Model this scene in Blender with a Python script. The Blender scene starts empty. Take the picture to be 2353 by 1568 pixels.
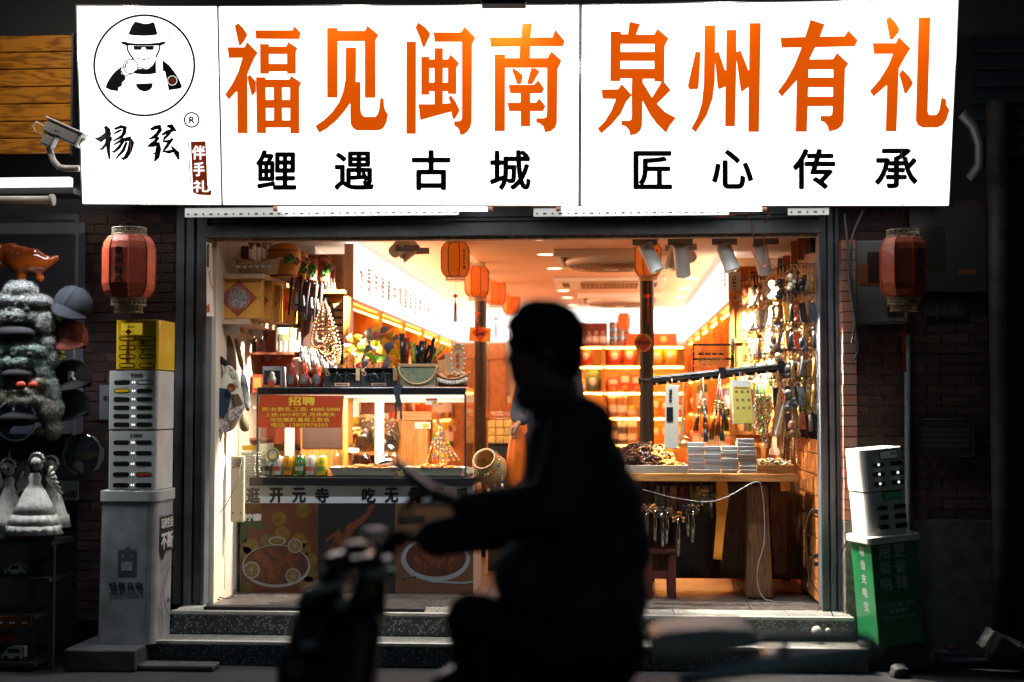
import bpy,bmesh,math,random
from mathutils import Vector,Matrix,Euler
from mathutils.geometry import tessellate_polygon
random.seed(7)
R=math.radians
SC=bpy.context.scene
COL=SC.collection
PI=math.pi
# ------------------------------------------------------------------ camera, world, exposure
F=50/36*2353.0  # focal length in units of a 2353 wide picture
CAM=Vector((0,0,1.45))
cd=bpy.data.cameras.new('camera');cd.lens=50;cd.sensor_width=36;cd.clip_end=200;cd.clip_start=.05
cam=bpy.data.objects.new('camera',cd);COL.objects.link(cam)
cam.location=CAM;cam.rotation_euler=(R(90+2.575),0,R(4.03));SC.camera=cam
cd.dof.use_dof=True;cd.dof.focus_distance=8.6;cd.dof.aperture_fstop=1.25
ROT=cam.rotation_euler.to_matrix()
w=bpy.data.worlds.new('World');SC.world=w;w.use_nodes=True
wn=w.node_tree;bg=wn.nodes['Background']
sky=wn.nodes.new('ShaderNodeTexSky');sky.sky_type='NISHITA';sky.sun_disc=False
SUN_E,SUN_R=R(2),R(160)
sky.sun_elevation=SUN_E;sky.sun_rotation=SUN_R
tint=wn.nodes.new('ShaderNodeMix');tint.data_type='RGBA';tint.blend_type='MULTIPLY';tint.inputs[0].default_value=1
tint.inputs[7].default_value=(.2,.52,1,1)
wn.links.new(sky.outputs[0],tint.inputs[6]);wn.links.new(tint.outputs[2],bg.inputs[0])
bg.inputs[1].default_value=.02
sl=bpy.data.lights.new('sun','SUN');sl.energy=.012;sl.angle=R(5);sl.color=(.7,.85,1)
so=bpy.data.objects.new('sun',sl);COL.objects.link(so);so.rotation_euler=(R(60),0,R(-30))
SC.view_settings.view_transform='Standard';SC.view_settings.look='None'
SC.view_settings.exposure=0;SC.view_settings.gamma=1;SC.view_settings.use_curve_mapping=False
SC.render.engine='CYCLES';SC.cycles.use_denoising=True;SC.cycles.max_bounces=7
SC.cycles.diffuse_bounces=3;SC.cycles.glossy_bounces=3;SC.cycles.transmission_bounces=4;SC.cycles.transparent_max_bounces=12
SC.cycles.sample_clamp_indirect=4;SC.cycles.caustics_reflective=False;SC.cycles.caustics_refractive=False
# ------------------------------------------------------------------ picture to place helpers
def ray(px,py):
    return ROT@Vector(((px-1176.5)/F,-(py-784)/F,-1))
def at(px,py,Y):
    d=ray(px,py);return CAM+d*(Y/d.y)
def ground(px,py,z=0.0):
    d=ray(px,py);return CAM+d*((z-CAM.z)/d.z)
def onplane(px,py,p0,n):
    d=ray(px,py);return CAM+d*((p0-CAM).dot(n)/d.dot(n))
def atx(px,py,X):
    d=ray(px,py);return CAM+d*(X/d.x)
def RX(px,Y):return at(px,931,Y).x
def RZ(py,Y,px=1200):return at(px,py,Y).z
def PXW(Y):return Y/F*1.0  # metres for one picture unit at depth Y
# ------------------------------------------------------------------ materials
MATS={}
def nt(m):return m.node_tree.nodes,m.node_tree.links
def M(name,col=(.5,.5,.5),rough=.5,metal=0,emit=0,ecol=None,var=0,vs=8,bump=0,bs=80,coat=0,trans=0,alpha=1,
      rnd=0,stretch=(1,1,1),sss=0,spec=.5,col2=None,hue=0):
    if name in MATS:return MATS[name]
    m=bpy.data.materials.new(name);m.use_nodes=True;MATS[name]=m
    n,l=nt(m);b=n['Principled BSDF']
    b.inputs['Base Color'].default_value=(*col,1);b.inputs['Roughness'].default_value=rough
    b.inputs['Metallic'].default_value=metal;b.inputs['Coat Weight'].default_value=coat
    b.inputs['Transmission Weight'].default_value=trans;b.inputs['Alpha'].default_value=alpha
    b.inputs['Specular IOR Level'].default_value=spec
    if sss:b.inputs['Subsurface Weight'].default_value=sss;b.inputs['Subsurface Scale'].default_value=.02
    if emit:
        b.inputs['Emission Color'].default_value=(*(ecol or col),1);b.inputs['Emission Strength'].default_value=emit
    src=None
    if var or bump:
        tc=n.new('ShaderNodeTexCoord');mp=n.new('ShaderNodeMapping');mp.inputs['Scale'].default_value=stretch
        oi=n.new('ShaderNodeObjectInfo');ad=n.new('ShaderNodeVectorMath');ad.operation='ADD'
        ml=n.new('ShaderNodeVectorMath');ml.operation='SCALE';ml.inputs[3].default_value=37
        l.new(oi.outputs['Location'],ml.inputs[0]);l.new(tc.outputs['Object'],ad.inputs[0]);l.new(ml.outputs[0],ad.inputs[1])
        l.new(ad.outputs[0],mp.inputs[0]);src=mp.outputs[0]
    if var:
        nz=n.new('ShaderNodeTexNoise');nz.inputs['Scale'].default_value=vs;nz.inputs['Detail'].default_value=6
        l.new(src,nz.inputs[0])
        cr=n.new('ShaderNodeValToRGB');l.new(nz.outputs[0],cr.inputs[0])
        c2=col2 or tuple(c*(1-var)for c in col);c1=tuple(min(1,c*(1+var*.5))for c in col)
        cr.color_ramp.elements[0].position=.32;cr.color_ramp.elements[1].position=.68
        cr.color_ramp.elements[0].color=(*c2,1);cr.color_ramp.elements[1].color=(*c1,1)
        out=cr.outputs[0]
        if rnd or hue:
            out=_rnd(n,l,out,rnd,hue)
        l.new(out,b.inputs['Base Color'])
        mr=n.new('ShaderNodeMapRange');mr.inputs[3].default_value=max(0,rough-.1);mr.inputs[4].default_value=min(1,rough+.12)
        l.new(nz.outputs[0],mr.inputs[0]);l.new(mr.outputs[0],b.inputs['Roughness'])
    elif rnd or hue:
        rg=n.new('ShaderNodeRGB');rg.outputs[0].default_value=(*col,1)
        l.new(_rnd(n,l,rg.outputs[0],rnd,hue),b.inputs['Base Color'])
    if bump:
        nb=n.new('ShaderNodeTexNoise');nb.inputs['Scale'].default_value=bs;nb.inputs['Detail'].default_value=4
        l.new(src,nb.inputs[0]);bp=n.new('ShaderNodeBump');bp.inputs['Strength'].default_value=bump;bp.inputs['Distance'].default_value=.01
        l.new(nb.outputs[0],bp.inputs['Height']);l.new(bp.outputs[0],b.inputs['Normal'])
    return m
def _rnd(n,l,out,rnd,hue):
    oi=n.new('ShaderNodeObjectInfo');hs=n.new('ShaderNodeHueSaturation')
    mr=n.new('ShaderNodeMapRange');mr.inputs[3].default_value=1-rnd;mr.inputs[4].default_value=1+rnd
    l.new(oi.outputs['Random'],mr.inputs[0]);l.new(mr.outputs[0],hs.inputs['Value'])
    if hue:
        mh=n.new('ShaderNodeMapRange');mh.inputs[3].default_value=.5-hue;mh.inputs[4].default_value=.5+hue
        l.new(oi.outputs['Random'],mh.inputs[0]);l.new(mh.outputs[0],hs.inputs['Hue'])
    l.new(out,hs.inputs['Color']);return hs.outputs[0]
def emis(name,col,s):
    if name in MATS:return MATS[name]
    m=bpy.data.materials.new(name);m.use_nodes=True;MATS[name]=m
    n,l=nt(m);n.remove(n['Principled BSDF']);e=n.new('ShaderNodeEmission')
    e.inputs[0].default_value=(*col,1);e.inputs[1].default_value=s
    l.new(e.outputs[0],n['Material Output'].inputs[0]);return m
def glassy(name,tintc=(1,1,1),mixf=.08,rough=.05):
    if name in MATS:return MATS[name]
    m=bpy.data.materials.new(name);m.use_nodes=True;MATS[name]=m
    n,l=nt(m);n.remove(n['Principled BSDF'])
    t=n.new('ShaderNodeBsdfTransparent');t.inputs[0].default_value=(*tintc,1)
    g=n.new('ShaderNodeBsdfGlossy');g.inputs['Roughness'].default_value=rough
    fr=n.new('ShaderNodeLayerWeight');fr.inputs[0].default_value=.25
    mt=n.new('ShaderNodeMath');mt.operation='MULTIPLY_ADD';mt.inputs[1].default_value=.6;mt.inputs[2].default_value=mixf
    l.new(fr.outputs['Facing'],mt.inputs[0])
    mx=n.new('ShaderNodeMixShader');l.new(mt.outputs[0],mx.inputs[0]);l.new(t.outputs[0],mx.inputs[1]);l.new(g.outputs[0],mx.inputs[2])
    l.new(mx.outputs[0],n['Material Output'].inputs[0]);return m
def wood(name,c1,c2,rough=.45,scale=(9,9,1.2),axis='Z',coat=0,ring=9,rnd=.1):
    """long grain with cathedral figure; scale squeezes the grain across the board"""
    if name in MATS:return MATS[name]
    m=bpy.data.materials.new(name);m.use_nodes=True;MATS[name]=m
    n,l=nt(m);b=n['Principled BSDF'];b.inputs['Roughness'].default_value=rough;b.inputs['Coat Weight'].default_value=coat
    tc=n.new('ShaderNodeTexCoord');mp=n.new('ShaderNodeMapping');mp.inputs['Scale'].default_value=scale
    oi=n.new('ShaderNodeObjectInfo');ml=n.new('ShaderNodeVectorMath');ml.operation='SCALE';ml.inputs[3].default_value=13
    ad=n.new('ShaderNodeVectorMath');l.new(oi.outputs['Location'],ml.inputs[0]);l.new(tc.outputs['Object'],ad.inputs[0]);l.new(ml.outputs[0],ad.inputs[1])
    l.new(ad.outputs[0],mp.inputs[0])
    nz=n.new('ShaderNodeTexNoise');nz.inputs['Scale'].default_value=2.2;nz.inputs['Detail'].default_value=3;l.new(mp.outputs[0],nz.inputs[0])
    mm=n.new('ShaderNodeMath');mm.operation='MULTIPLY';mm.inputs[1].default_value=ring;l.new(nz.outputs[0],mm.inputs[0])
    fr=n.new('ShaderNodeMath');fr.operation='PINGPONG';fr.inputs[1].default_value=.5;l.new(mm.outputs[0],fr.inputs[0])
    n2=n.new('ShaderNodeTexNoise');n2.inputs['Scale'].default_value=25;n2.inputs['Detail'].default_value=5;l.new(mp.outputs[0],n2.inputs[0])
    av=n.new('ShaderNodeMath');av.operation='MULTIPLY_ADD';av.inputs[1].default_value=.45;l.new(n2.outputs[0],av.inputs[0]);l.new(fr.outputs[0],av.inputs[2])
    cr=n.new('ShaderNodeValToRGB');cr.color_ramp.elements[0].color=(*c2,1);cr.color_ramp.elements[1].color=(*c1,1)
    cr.color_ramp.elements[0].position=.25;cr.color_ramp.elements[1].position=.55
    l.new(av.outputs[0],cr.inputs[0]);l.new(_rnd(n,l,cr.outputs[0],rnd,0),b.inputs['Base Color'])
    bp=n.new('ShaderNodeBump');bp.inputs['Strength'].default_value=.15;bp.inputs['Distance'].default_value=.005
    l.new(av.outputs[0],bp.inputs['Height']);l.new(bp.outputs[0],b.inputs['Normal'])
    return m
def woven(name,c1,c2,sc=60,rough=.5,ax=(1,1,1),coat=0):
    if name in MATS:return MATS[name]
    m=bpy.data.materials.new(name);m.use_nodes=True;MATS[name]=m
    n,l=nt(m);b=n['Principled BSDF'];b.inputs['Roughness'].default_value=rough;b.inputs['Coat Weight'].default_value=coat
    tc=n.new('ShaderNodeTexCoord');mp=n.new('ShaderNodeMapping');mp.inputs['Scale'].default_value=tuple(sc*a for a in ax)
    l.new(tc.outputs['Object'],mp.inputs[0])
    ck=n.new('ShaderNodeTexChecker');ck.inputs['Scale'].default_value=1;l.new(mp.outputs[0],ck.inputs[0])
    nz=n.new('ShaderNodeTexNoise');nz.inputs['Scale'].default_value=.35;nz.inputs['Detail'].default_value=6;l.new(mp.outputs[0],nz.inputs[0])
    mx=n.new('ShaderNodeMath');mx.operation='MULTIPLY_ADD';mx.inputs[1].default_value=.45;l.new(ck.outputs['Fac'],mx.inputs[0]);l.new(nz.outputs[0],mx.inputs[2])
    cr=n.new('ShaderNodeValToRGB');cr.color_ramp.elements[0].color=(*c2,1);cr.color_ramp.elements[1].color=(*c1,1)
    cr.color_ramp.elements[0].position=.35;cr.color_ramp.elements[1].position=.95
    l.new(mx.outputs[0],cr.inputs[0]);l.new(cr.outputs[0],b.inputs['Base Color'])
    bp=n.new('ShaderNodeBump');bp.inputs['Strength'].default_value=.6;bp.inputs['Distance'].default_value=.004
    l.new(mx.outputs[0],bp.inputs['Height']);l.new(bp.outputs[0],b.inputs['Normal'])
    return m
def terrazzo(name,base,chip,sc=55,rough=.45,dens=.45):
    if name in MATS:return MATS[name]
    m=bpy.data.materials.new(name);m.use_nodes=True;MATS[name]=m
    n,l=nt(m);b=n['Principled BSDF'];b.inputs['Roughness'].default_value=rough
    tc=n.new('ShaderNodeTexCoord');oi=n.new('ShaderNodeObjectInfo');ad=n.new('ShaderNodeVectorMath')
    l.new(tc.outputs['Object'],ad.inputs[0]);l.new(oi.outputs['Location'],ad.inputs[1])
    v=n.new('ShaderNodeTexVoronoi');v.inputs['Scale'].default_value=sc;l.new(ad.outputs[0],v.inputs[0])
    v2=n.new('ShaderNodeTexVoronoi');v2.feature='DISTANCE_TO_EDGE';v2.inputs['Scale'].default_value=sc;l.new(ad.outputs[0],v2.inputs[0])
    sp=n.new('ShaderNodeSeparateColor');l.new(v.outputs['Color'],sp.inputs[0])
    g1=n.new('ShaderNodeMath');g1.operation='GREATER_THAN';g1.inputs[1].default_value=1-dens;l.new(sp.outputs[0],g1.inputs[0])
    g2=n.new('ShaderNodeMath');g2.operation='GREATER_THAN';g2.inputs[1].default_value=.12;l.new(v2.outputs[0],g2.inputs[0])
    g=n.new('ShaderNodeMath');g.operation='MULTIPLY';l.new(g1.outputs[0],g.inputs[0]);l.new(g2.outputs[0],g.inputs[1])
    gm=n.new('ShaderNodeMath');gm.operation='MULTIPLY';l.new(g.outputs[0],gm.inputs[0]);l.new(sp.outputs[1],gm.inputs[1])
    nz=n.new('ShaderNodeTexNoise');nz.inputs['Scale'].default_value=5;nz.inputs['Detail'].default_value=6;l.new(ad.outputs[0],nz.inputs[0])
    mb=n.new('ShaderNodeMix');mb.data_type='RGBA';mb.inputs[6].default_value=(*base,1);mb.inputs[7].default_value=(*[c*.55 for c in base],1)
    l.new(nz.outputs[0],mb.inputs[0])
    mx=n.new('ShaderNodeMix');mx.data_type='RGBA';l.new(gm.outputs[0],mx.inputs[0]);l.new(mb.outputs[2],mx.inputs[6]);mx.inputs[7].default_value=(*chip,1)
    l.new(mx.outputs[2],b.inputs['Base Color']);return m
# ------------------------------------------------------------------ mesh builder
class MB:
    def __init__(s):s.v=[];s.f=[];s.m=[];s.s=[]
    def add(s,vs,fs,m=0,smooth=False):
        o=len(s.v);s.v+=[tuple(x)for x in vs];s.f+=[tuple(i+o for i in f)for f in fs]
        s.m+=[m]*len(fs);s.s+=[smooth]*len(fs);return s
    def box(s,x0,x1,y0,y1,z0,z1,m=0):
        vs=[(x,y,z)for x in(x0,x1)for y in(y0,y1)for z in(z0,z1)]
        return s.add(vs,[(0,1,3,2),(4,6,7,5),(0,4,5,1),(2,3,7,6),(0,2,6,4),(1,5,7,3)],m)
    def obox(s,c,sz,rot,m=0):
        Q=rot if isinstance(rot,Matrix)else Euler(rot).to_matrix()
        vs=[Vector(c)+Q@Vector((x*sz[0]/2,y*sz[1]/2,z*sz[2]/2))for x in(-1,1)for y in(-1,1)for z in(-1,1)]
        return s.add(vs,[(0,1,3,2),(4,6,7,5),(0,4,5,1),(2,3,7,6),(0,2,6,4),(1,5,7,3)],m)
    def cyl(s,p0,p1,r0,r1=None,n=16,m=0,caps=True,smooth=True):
        p0,p1=Vector(p0),Vector(p1);r1=r0 if r1 is None else r1
        d=(p1-p0).normalized();u=d.orthogonal().normalized();w_=d.cross(u)
        vs=[]
        for p,r in((p0,r0),(p1,r1)):
            vs+=[p+u*(r*math.cos(2*PI*i/n))+w_*(r*math.sin(2*PI*i/n))for i in range(n)]
        s.add(vs,[(i,(i+1)%n,n+(i+1)%n,n+i)for i in range(n)],m,smooth)
        if caps:
            o=len(s.v)-2*n
            s.f+=[tuple(o+i for i in reversed(range(n))),tuple(o+n+i for i in range(n))];s.m+=[m,m];s.s+=[False,False]
        return s
    def tube(s,pts,r,n=8,m=0,closed=False):
        pts=[Vector(p)for p in pts];k=len(pts);rs=r if isinstance(r,(list,tuple))else[r]*k
        vs=[];u=None
        for i,p in enumerate(pts):
            if closed:d=pts[(i+1)%k]-pts[i-1]
            else:d=pts[min(i+1,k-1)]-pts[max(i-1,0)]
            d=d.normalized()if d.length>1e-9 else Vector((0,0,1))
            u=(u-d*u.dot(d))if u is not None else d.orthogonal()
            u=u.normalized()if u.length>1e-6 else d.orthogonal().normalized()
            w_=d.cross(u)
            vs+=[p+u*(rs[i]*math.cos(2*PI*j/n))+w_*(rs[i]*math.sin(2*PI*j/n))for j in range(n)]
        fs=[(i*n+j,i*n+(j+1)%n,((i+1)%k)*n+(j+1)%n,((i+1)%k)*n+j)for i in range(k if closed else k-1)for j in range(n)]
        if not closed:fs+=[tuple(reversed(range(n))),tuple((k-1)*n+j for j in range(n))]
        return s.add(vs,fs,m,True)
    def lathe(s,prof,c=(0,0,0),n=24,m=0,ax=None,smooth=True,a0=0,mats=None):
        c=Vector(c);Q=Vector((0,0,1)).rotation_difference(Vector(ax)).to_matrix()if ax is not None else Matrix.Identity(3)
        vs=[c+Q@Vector((r*math.cos(a0+2*PI*j/n),r*math.sin(a0+2*PI*j/n),z))for r,z in prof for j in range(n)]
        k=len(prof)
        for i in range(k-1):
            pass
        fs=[(i*n+j,i*n+(j+1)%n,(i+1)*n+(j+1)%n,(i+1)*n+j)for i in range(k-1)for j in range(n)]
        s.add(vs,fs,m,smooth)
        if mats:
            o=len(s.m)-len(fs)
            for i in range(k-1):
                for j in range(n):s.m[o+i*n+j]=mats[i]
        return s
    def ball(s,c,r,n=12,m=0,rz=None,ry=None,rot=None):
        ry=ry or r;rz=rz or r;h=max(4,n//2);c=Vector(c);Q=Euler(rot).to_matrix()if rot else Matrix.Identity(3)
        vs=[c+Q@Vector((0,0,rz))]
        for i in range(1,h):
            t=PI*i/h
            vs+=[c+Q@Vector((r*math.sin(t)*math.cos(2*PI*j/n),ry*math.sin(t)*math.sin(2*PI*j/n),rz*math.cos(t)))for j in range(n)]
        vs.append(c+Q@Vector((0,0,-rz)))
        fs=[(0,1+j,1+(j+1)%n)for j in range(n)]
        for i in range(h-2):fs+=[(1+i*n+j,1+(i+1)*n+j,1+(i+1)*n+(j+1)%n,1+i*n+(j+1)%n)for j in range(n)]
        L=len(vs)-1;fs+=[(L,1+(h-2)*n+(j+1)%n,1+(h-2)*n+j)for j in range(n)]
        return s.add(vs,fs,m,True)
    def poly(s,outer,holes=(),off=None,m=0):
        """flat polygon (3D points) with holes, optionally extruded by vector off"""
        rings=[[Vector(p)for p in outer]]+[[Vector(p)for p in h]for h in holes]
        allp=[p for r_ in rings for p in r_]
        tr=tessellate_polygon(rings)
        if off is None:return s.add(allp,tr,m)
        off=Vector(off);k=len(allp)
        fs=list(tr)+[tuple(i+k for i in reversed(t))for t in tr]
        st=0
        for r_ in rings:
            L=len(r_)
            fs+=[(st+i,st+(i+1)%L,st+(i+1)%L+k,st+i+k)for i in range(L)];st+=L
        return s.add(allp+[p+off for p in allp],fs,m)
    def quad(s,a,b,c,d,m=0):return s.add([a,b,c,d],[(0,1,2,3)],m)
    def mesh(s,name,origin=(0,0,0),fix=True):
        me=bpy.data.meshes.new(name);o=Vector(origin)
        me.from_pydata([tuple(Vector(v)-o)for v in s.v],[],s.f)
        me.polygons.foreach_set('material_index',s.m);me.polygons.foreach_set('use_smooth',s.s)
        if fix:
            bm=bmesh.new();bm.from_mesh(me);bmesh.ops.recalc_face_normals(bm,faces=bm.faces);bm.to_mesh(me);bm.free()
        me.update();return me
    def build(s,name,mat,parent=None,loc=None,bevel=0,sub=0,local=False):
        """world-coordinate verts; origin set to loc / own base centre; child of parent keeps its place"""
        if loc is None:
            if parent is not None:loc=(0,0,0)if local else parent.matrix_basis.translation
            else:
                xs=[v[0]for v in s.v];ys=[v[1]for v in s.v];zs=[v[2]for v in s.v]
                loc=((min(xs)+max(xs))/2,(min(ys)+max(ys))/2,min(zs))
        me=s.mesh(name,loc)
        for mm in(mat if isinstance(mat,(list,tuple))else[mat]):me.materials.append(mm)
        o=bpy.data.objects.new(name,me);COL.objects.link(o)
        if parent is None:o.location=loc
        elif not local:
            pass
        if parent is not None:o.parent=parent
        if bevel:
            b=o.modifiers.new('bevel','BEVEL');b.width=bevel;b.segments=2;b.limit_method='ANGLE';b.harden_normals=False
        if sub:o.modifiers.new('sub','SUBSURF').levels=sub;o.modifiers['sub'].render_levels=sub
        return o
WLOC={}
def subpart(mb,name,mat,part,thing_,**k):
    """mesh given in world coordinates, placed under a part whose own origin is the thing's origin"""
    o=mb.build(name,mat,None,loc=tuple(thing_.location),**k);o.location=(0,0,0);o.parent=part;return o
def T(name,label,cat,loc=(0,0,0),group=None,rot=None):
    o=bpy.data.objects.new(name,None);COL.objects.link(o);o.location=loc;o.empty_display_size=.1
    if rot:o.rotation_euler=rot
    o['label']=label;o['category']=cat
    if group:o['group']=group
    return o
def tag(o,label=None,cat=None,group=None,kind=None):
    if label:o['label']=label
    if cat:o['category']=cat
    if group:o['group']=group
    if kind:o['kind']=kind
    return o
def dup(root,loc=None,rot=None,label=None,scale=None,parent=None,mat=None):
    c=root.copy();COL.objects.link(c)
    if loc is not None:c.location=loc
    if rot is not None:c.rotation_euler=rot
    if scale is not None:c.scale=scale
    if label:c['label']=label
    if parent is not None:c.parent=parent
    for ch in root.children:dup(ch,parent=c)
    return c
def setmat(o,mat,i=0):
    o.data=o.data.copy();o.data.materials[i]=mat;return o
def px_box(mb,x0,y0,x1,y1,Y,dep,m=0):
    a,b=at(x0,y0,Y),at(x1,y1,Y)
    return mb.box(min(a.x,b.x),max(a.x,b.x),Y,Y+dep,min(a.z,b.z),max(a.z,b.z),m)
# ------------------------------------------------------------------ lettering
_G={}
def glyphs(s,bold=0.0,space=1.0,line=1.0,res=4):
    k=(s,bold,space,line)
    if k in _G:return _G[k]
    cu=bpy.data.curves.new('t','FONT');cu.body=s;cu.size=1;cu.offset=bold;cu.space_character=space
    cu.space_line=line;cu.align_x='LEFT';cu.resolution_u=res;cu.fill_mode='FRONT'
    o=bpy.data.objects.new('t',cu);COL.objects.link(o)
    dg=bpy.context.evaluated_depsgraph_get();me=bpy.data.meshes.new_from_object(o.evaluated_get(dg))
    vs=[(v.co.x,v.co.y)for v in me.vertices];fs=[tuple(p.vertices)for p in me.polygons]
    bpy.data.objects.remove(o);bpy.data.curves.remove(cu);bpy.data.meshes.remove(me)
    x0=min(v[0]for v in vs);x1=max(v[0]for v in vs);y0=min(v[1]for v in vs);y1=max(v[1]for v in vs)
    vs=[((x-x0)/(x1-x0),(y-y0)/(y1-y0))for x,y in vs]
    _G[k]=(vs,fs);return _G[k]
def put_text(mb,s,tl,tr,br,bl,bold=0.0,off=(0,0,0),thick=None,m=0,**k):
    """stretch the lettering of s over the quad tl,tr,br,bl; bold thickens strokes with shifted layers"""
    vs,fs=glyphs(s,0,**k);tl,tr,br,bl=map(Vector,(tl,tr,br,bl));off=Vector(off)
    if not bold:sh=[(0,0)]
    else:sh=[(0,0),(1,0),(-1,0),(0,1),(0,-1),(.7,.7),(-.7,.7),(.7,-.7),(-.7,-.7)]
    asp=max(.2,(tr-tl).length/max(1e-6,(tl-bl).length))  # lettering width over height
    bv=bold;bu=bold/asp
    nrm=(tr-tl).cross(bl-tl).normalized();nrm=-nrm if nrm.y>0 and abs(nrm.y)>.3 else nrm
    for i,(a,b)in enumerate(sh):
        P=[]
        for u,v in vs:
            u=bu+u*(1-2*bu)+a*bu;v=bv+v*(1-2*bv)+b*bv
            P.append(bl*(1-u)*(1-v)+br*u*(1-v)+tr*u*v+tl*(1-u)*v+off+nrm*(.00012*i))
        mb.add(P,fs,m)
    return mb
def px_text(mb,s,x0,y0,x1,y1,Y,bold=0.0,m=0,**k):
    return put_text(mb,s,at(x0,y0,Y),at(x1,y0,Y),at(x1,y1,Y),at(x0,y1,Y),bold,m=m,**k)
def ribbon(mb,pts,wd,conv,m=0):
    """stroke of given width along picture points, mapped by conv(x, y)"""
    k=len(pts);L=[];Rr=[]
    for i,p in enumerate(pts):
        a=pts[max(i-1,0)];b=pts[min(i+1,k-1)];dx,dy=b[0]-a[0],b[1]-a[1];h=math.hypot(dx,dy)or 1
        ww=(wd[i]if isinstance(wd,(list,tuple))else wd)/2
        L.append(conv(p[0]-dy/h*ww,p[1]+dx/h*ww));Rr.append(conv(p[0]+dy/h*ww,p[1]-dx/h*ww))
    return mb.add(L+Rr,[(i,i+1,k+i+1,k+i)for i in range(k-1)],m)
def disc(mb,cx,cy,r,conv,n=28,m=0,ry=None):
    return mb.add([conv(cx+r*math.cos(2*PI*i/n),cy+(ry or r)*math.sin(2*PI*i/n))for i in range(n)],[tuple(range(n))],m)
def ringp(mb,cx,cy,r,wd,conv,n=72,m=0,ry=None):
    ry=ry or r;vs=[]
    for rr in(-wd/2,wd/2):vs+=[conv(cx+(r+rr)*math.cos(2*PI*i/n),cy+(ry+rr)*math.sin(2*PI*i/n))for i in range(n)]
    return mb.add(vs,[(i,(i+1)%n,n+(i+1)%n,n+i)for i in range(n)],m)
def spot(name,loc,target,energy,col,size=60,blend=.5,rad=.03):
    d=bpy.data.lights.new(name,'SPOT');d.energy=energy;d.color=col;d.spot_size=R(size);d.spot_blend=blend;d.shadow_soft_size=rad
    o=bpy.data.objects.new(name,d);COL.objects.link(o);o.location=loc
    o.rotation_euler=(Vector(target)-Vector(loc)).to_track_quat('-Z','Y').to_euler();return o
def area(name,loc,target,energy,col,sx,sy,spread=180,up='Y'):
    d=bpy.data.lights.new(name,'AREA');d.energy=energy;d.color=col;d.shape='RECTANGLE';d.size=sx;d.size_y=sy;d.spread=R(spread)
    o=bpy.data.objects.new(name,d);COL.objects.link(o);o.location=loc
    o.rotation_euler=(Vector(target)-Vector(loc)).to_track_quat('-Z',up).to_euler();return o
def point(name,loc,energy,col,rad=.05):
    d=bpy.data.lights.new(name,'POINT');d.energy=energy;d.color=col;d.shadow_soft_size=rad
    o=bpy.data.objects.new(name,d);COL.objects.link(o);o.location=loc;return o
# zoomed-picture coordinates of my tracings -> picture units
def zc(ox,oy,s):
    k=1.74083
    return lambda x,y:((ox+x/s)/k,(oy+y/s)/k)
ORD=['first','second','third','fourth','fifth','sixth','seventh','eighth','ninth','tenth','eleventh','twelfth','thirteenth','fourteenth','fifteenth','sixteenth','seventeenth','eighteenth']
def capsule(mb,a,b,r0,r1,n=14):
    a,b=Vector(a),Vector(b);mb.ball(a,r0,n);mb.ball(b,r1,n)
    if(b-a).length>1e-4:mb.cyl(a,b,r0,r1,n)
    return mb
def blob(mb,name,mat,parent=None,voxel=.012,smooth=6,loc=None,disp=0.0,dsc=.03,join_loc=None):
    """fuse overlapping closed shapes into one continuous surface"""
    me=mb.mesh('raw');o=bpy.data.objects.new('raw',me);COL.objects.link(o)
    r_=o.modifiers.new('r','REMESH');r_.mode='VOXEL';r_.voxel_size=voxel;r_.use_smooth_shade=True
    if smooth:s_=o.modifiers.new('s','SMOOTH');s_.iterations=smooth;s_.factor=.5
    if disp:
        tx=bpy.data.textures.new('n','CLOUDS');tx.noise_scale=dsc
        d_=o.modifiers.new('d','DISPLACE');d_.texture=tx;d_.strength=disp;d_.mid_level=.5
    dg=bpy.context.evaluated_depsgraph_get();me2=bpy.data.meshes.new_from_object(o.evaluated_get(dg))
    bpy.data.objects.remove(o)
    if loc is None:
        loc=parent.matrix_basis.translation if parent is not None else Vector(mb.v[0])
    me2.transform(Matrix.Translation(-Vector(loc)));me2.name=name;me2.materials.clear();me2.materials.append(mat)
    for p in me2.polygons:p.use_smooth=True
    ob=bpy.data.objects.new(name,me2);COL.objects.link(ob)
    if parent is None:ob.location=loc
    else:ob.parent=parent
    return ob
def fuzz(obj,parent,mat,ln=.012,wd=.0016,every=1,name='fur'):
    """short pile standing on a surface, one blade per vertex"""
    me=obj.data;r_=random.Random(4);vs=[];fs=[]
    for i,v in enumerate(me.vertices):
        if i%every:continue
        n_=(v.normal+Vector((r_.gauss(0,.45),r_.gauss(0,.45),r_.gauss(-.25,.45)))).normalized();t_=n_.orthogonal().normalized();t_=t_*math.cos(i)+n_.cross(t_)*math.sin(i)
        p=v.co;k=len(vs);L=ln*r_.uniform(.5,1.3);vs+=[tuple(p-t_*wd),tuple(p+t_*wd),tuple(p+n_*L)];fs.append((k,k+1,k+2))
    m2=bpy.data.meshes.new(name);m2.from_pydata(vs,[],fs);m2.materials.append(mat);o=bpy.data.objects.new(name,m2);COL.objects.link(o);o.parent=parent;o['kind']='stuff';return o
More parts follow.
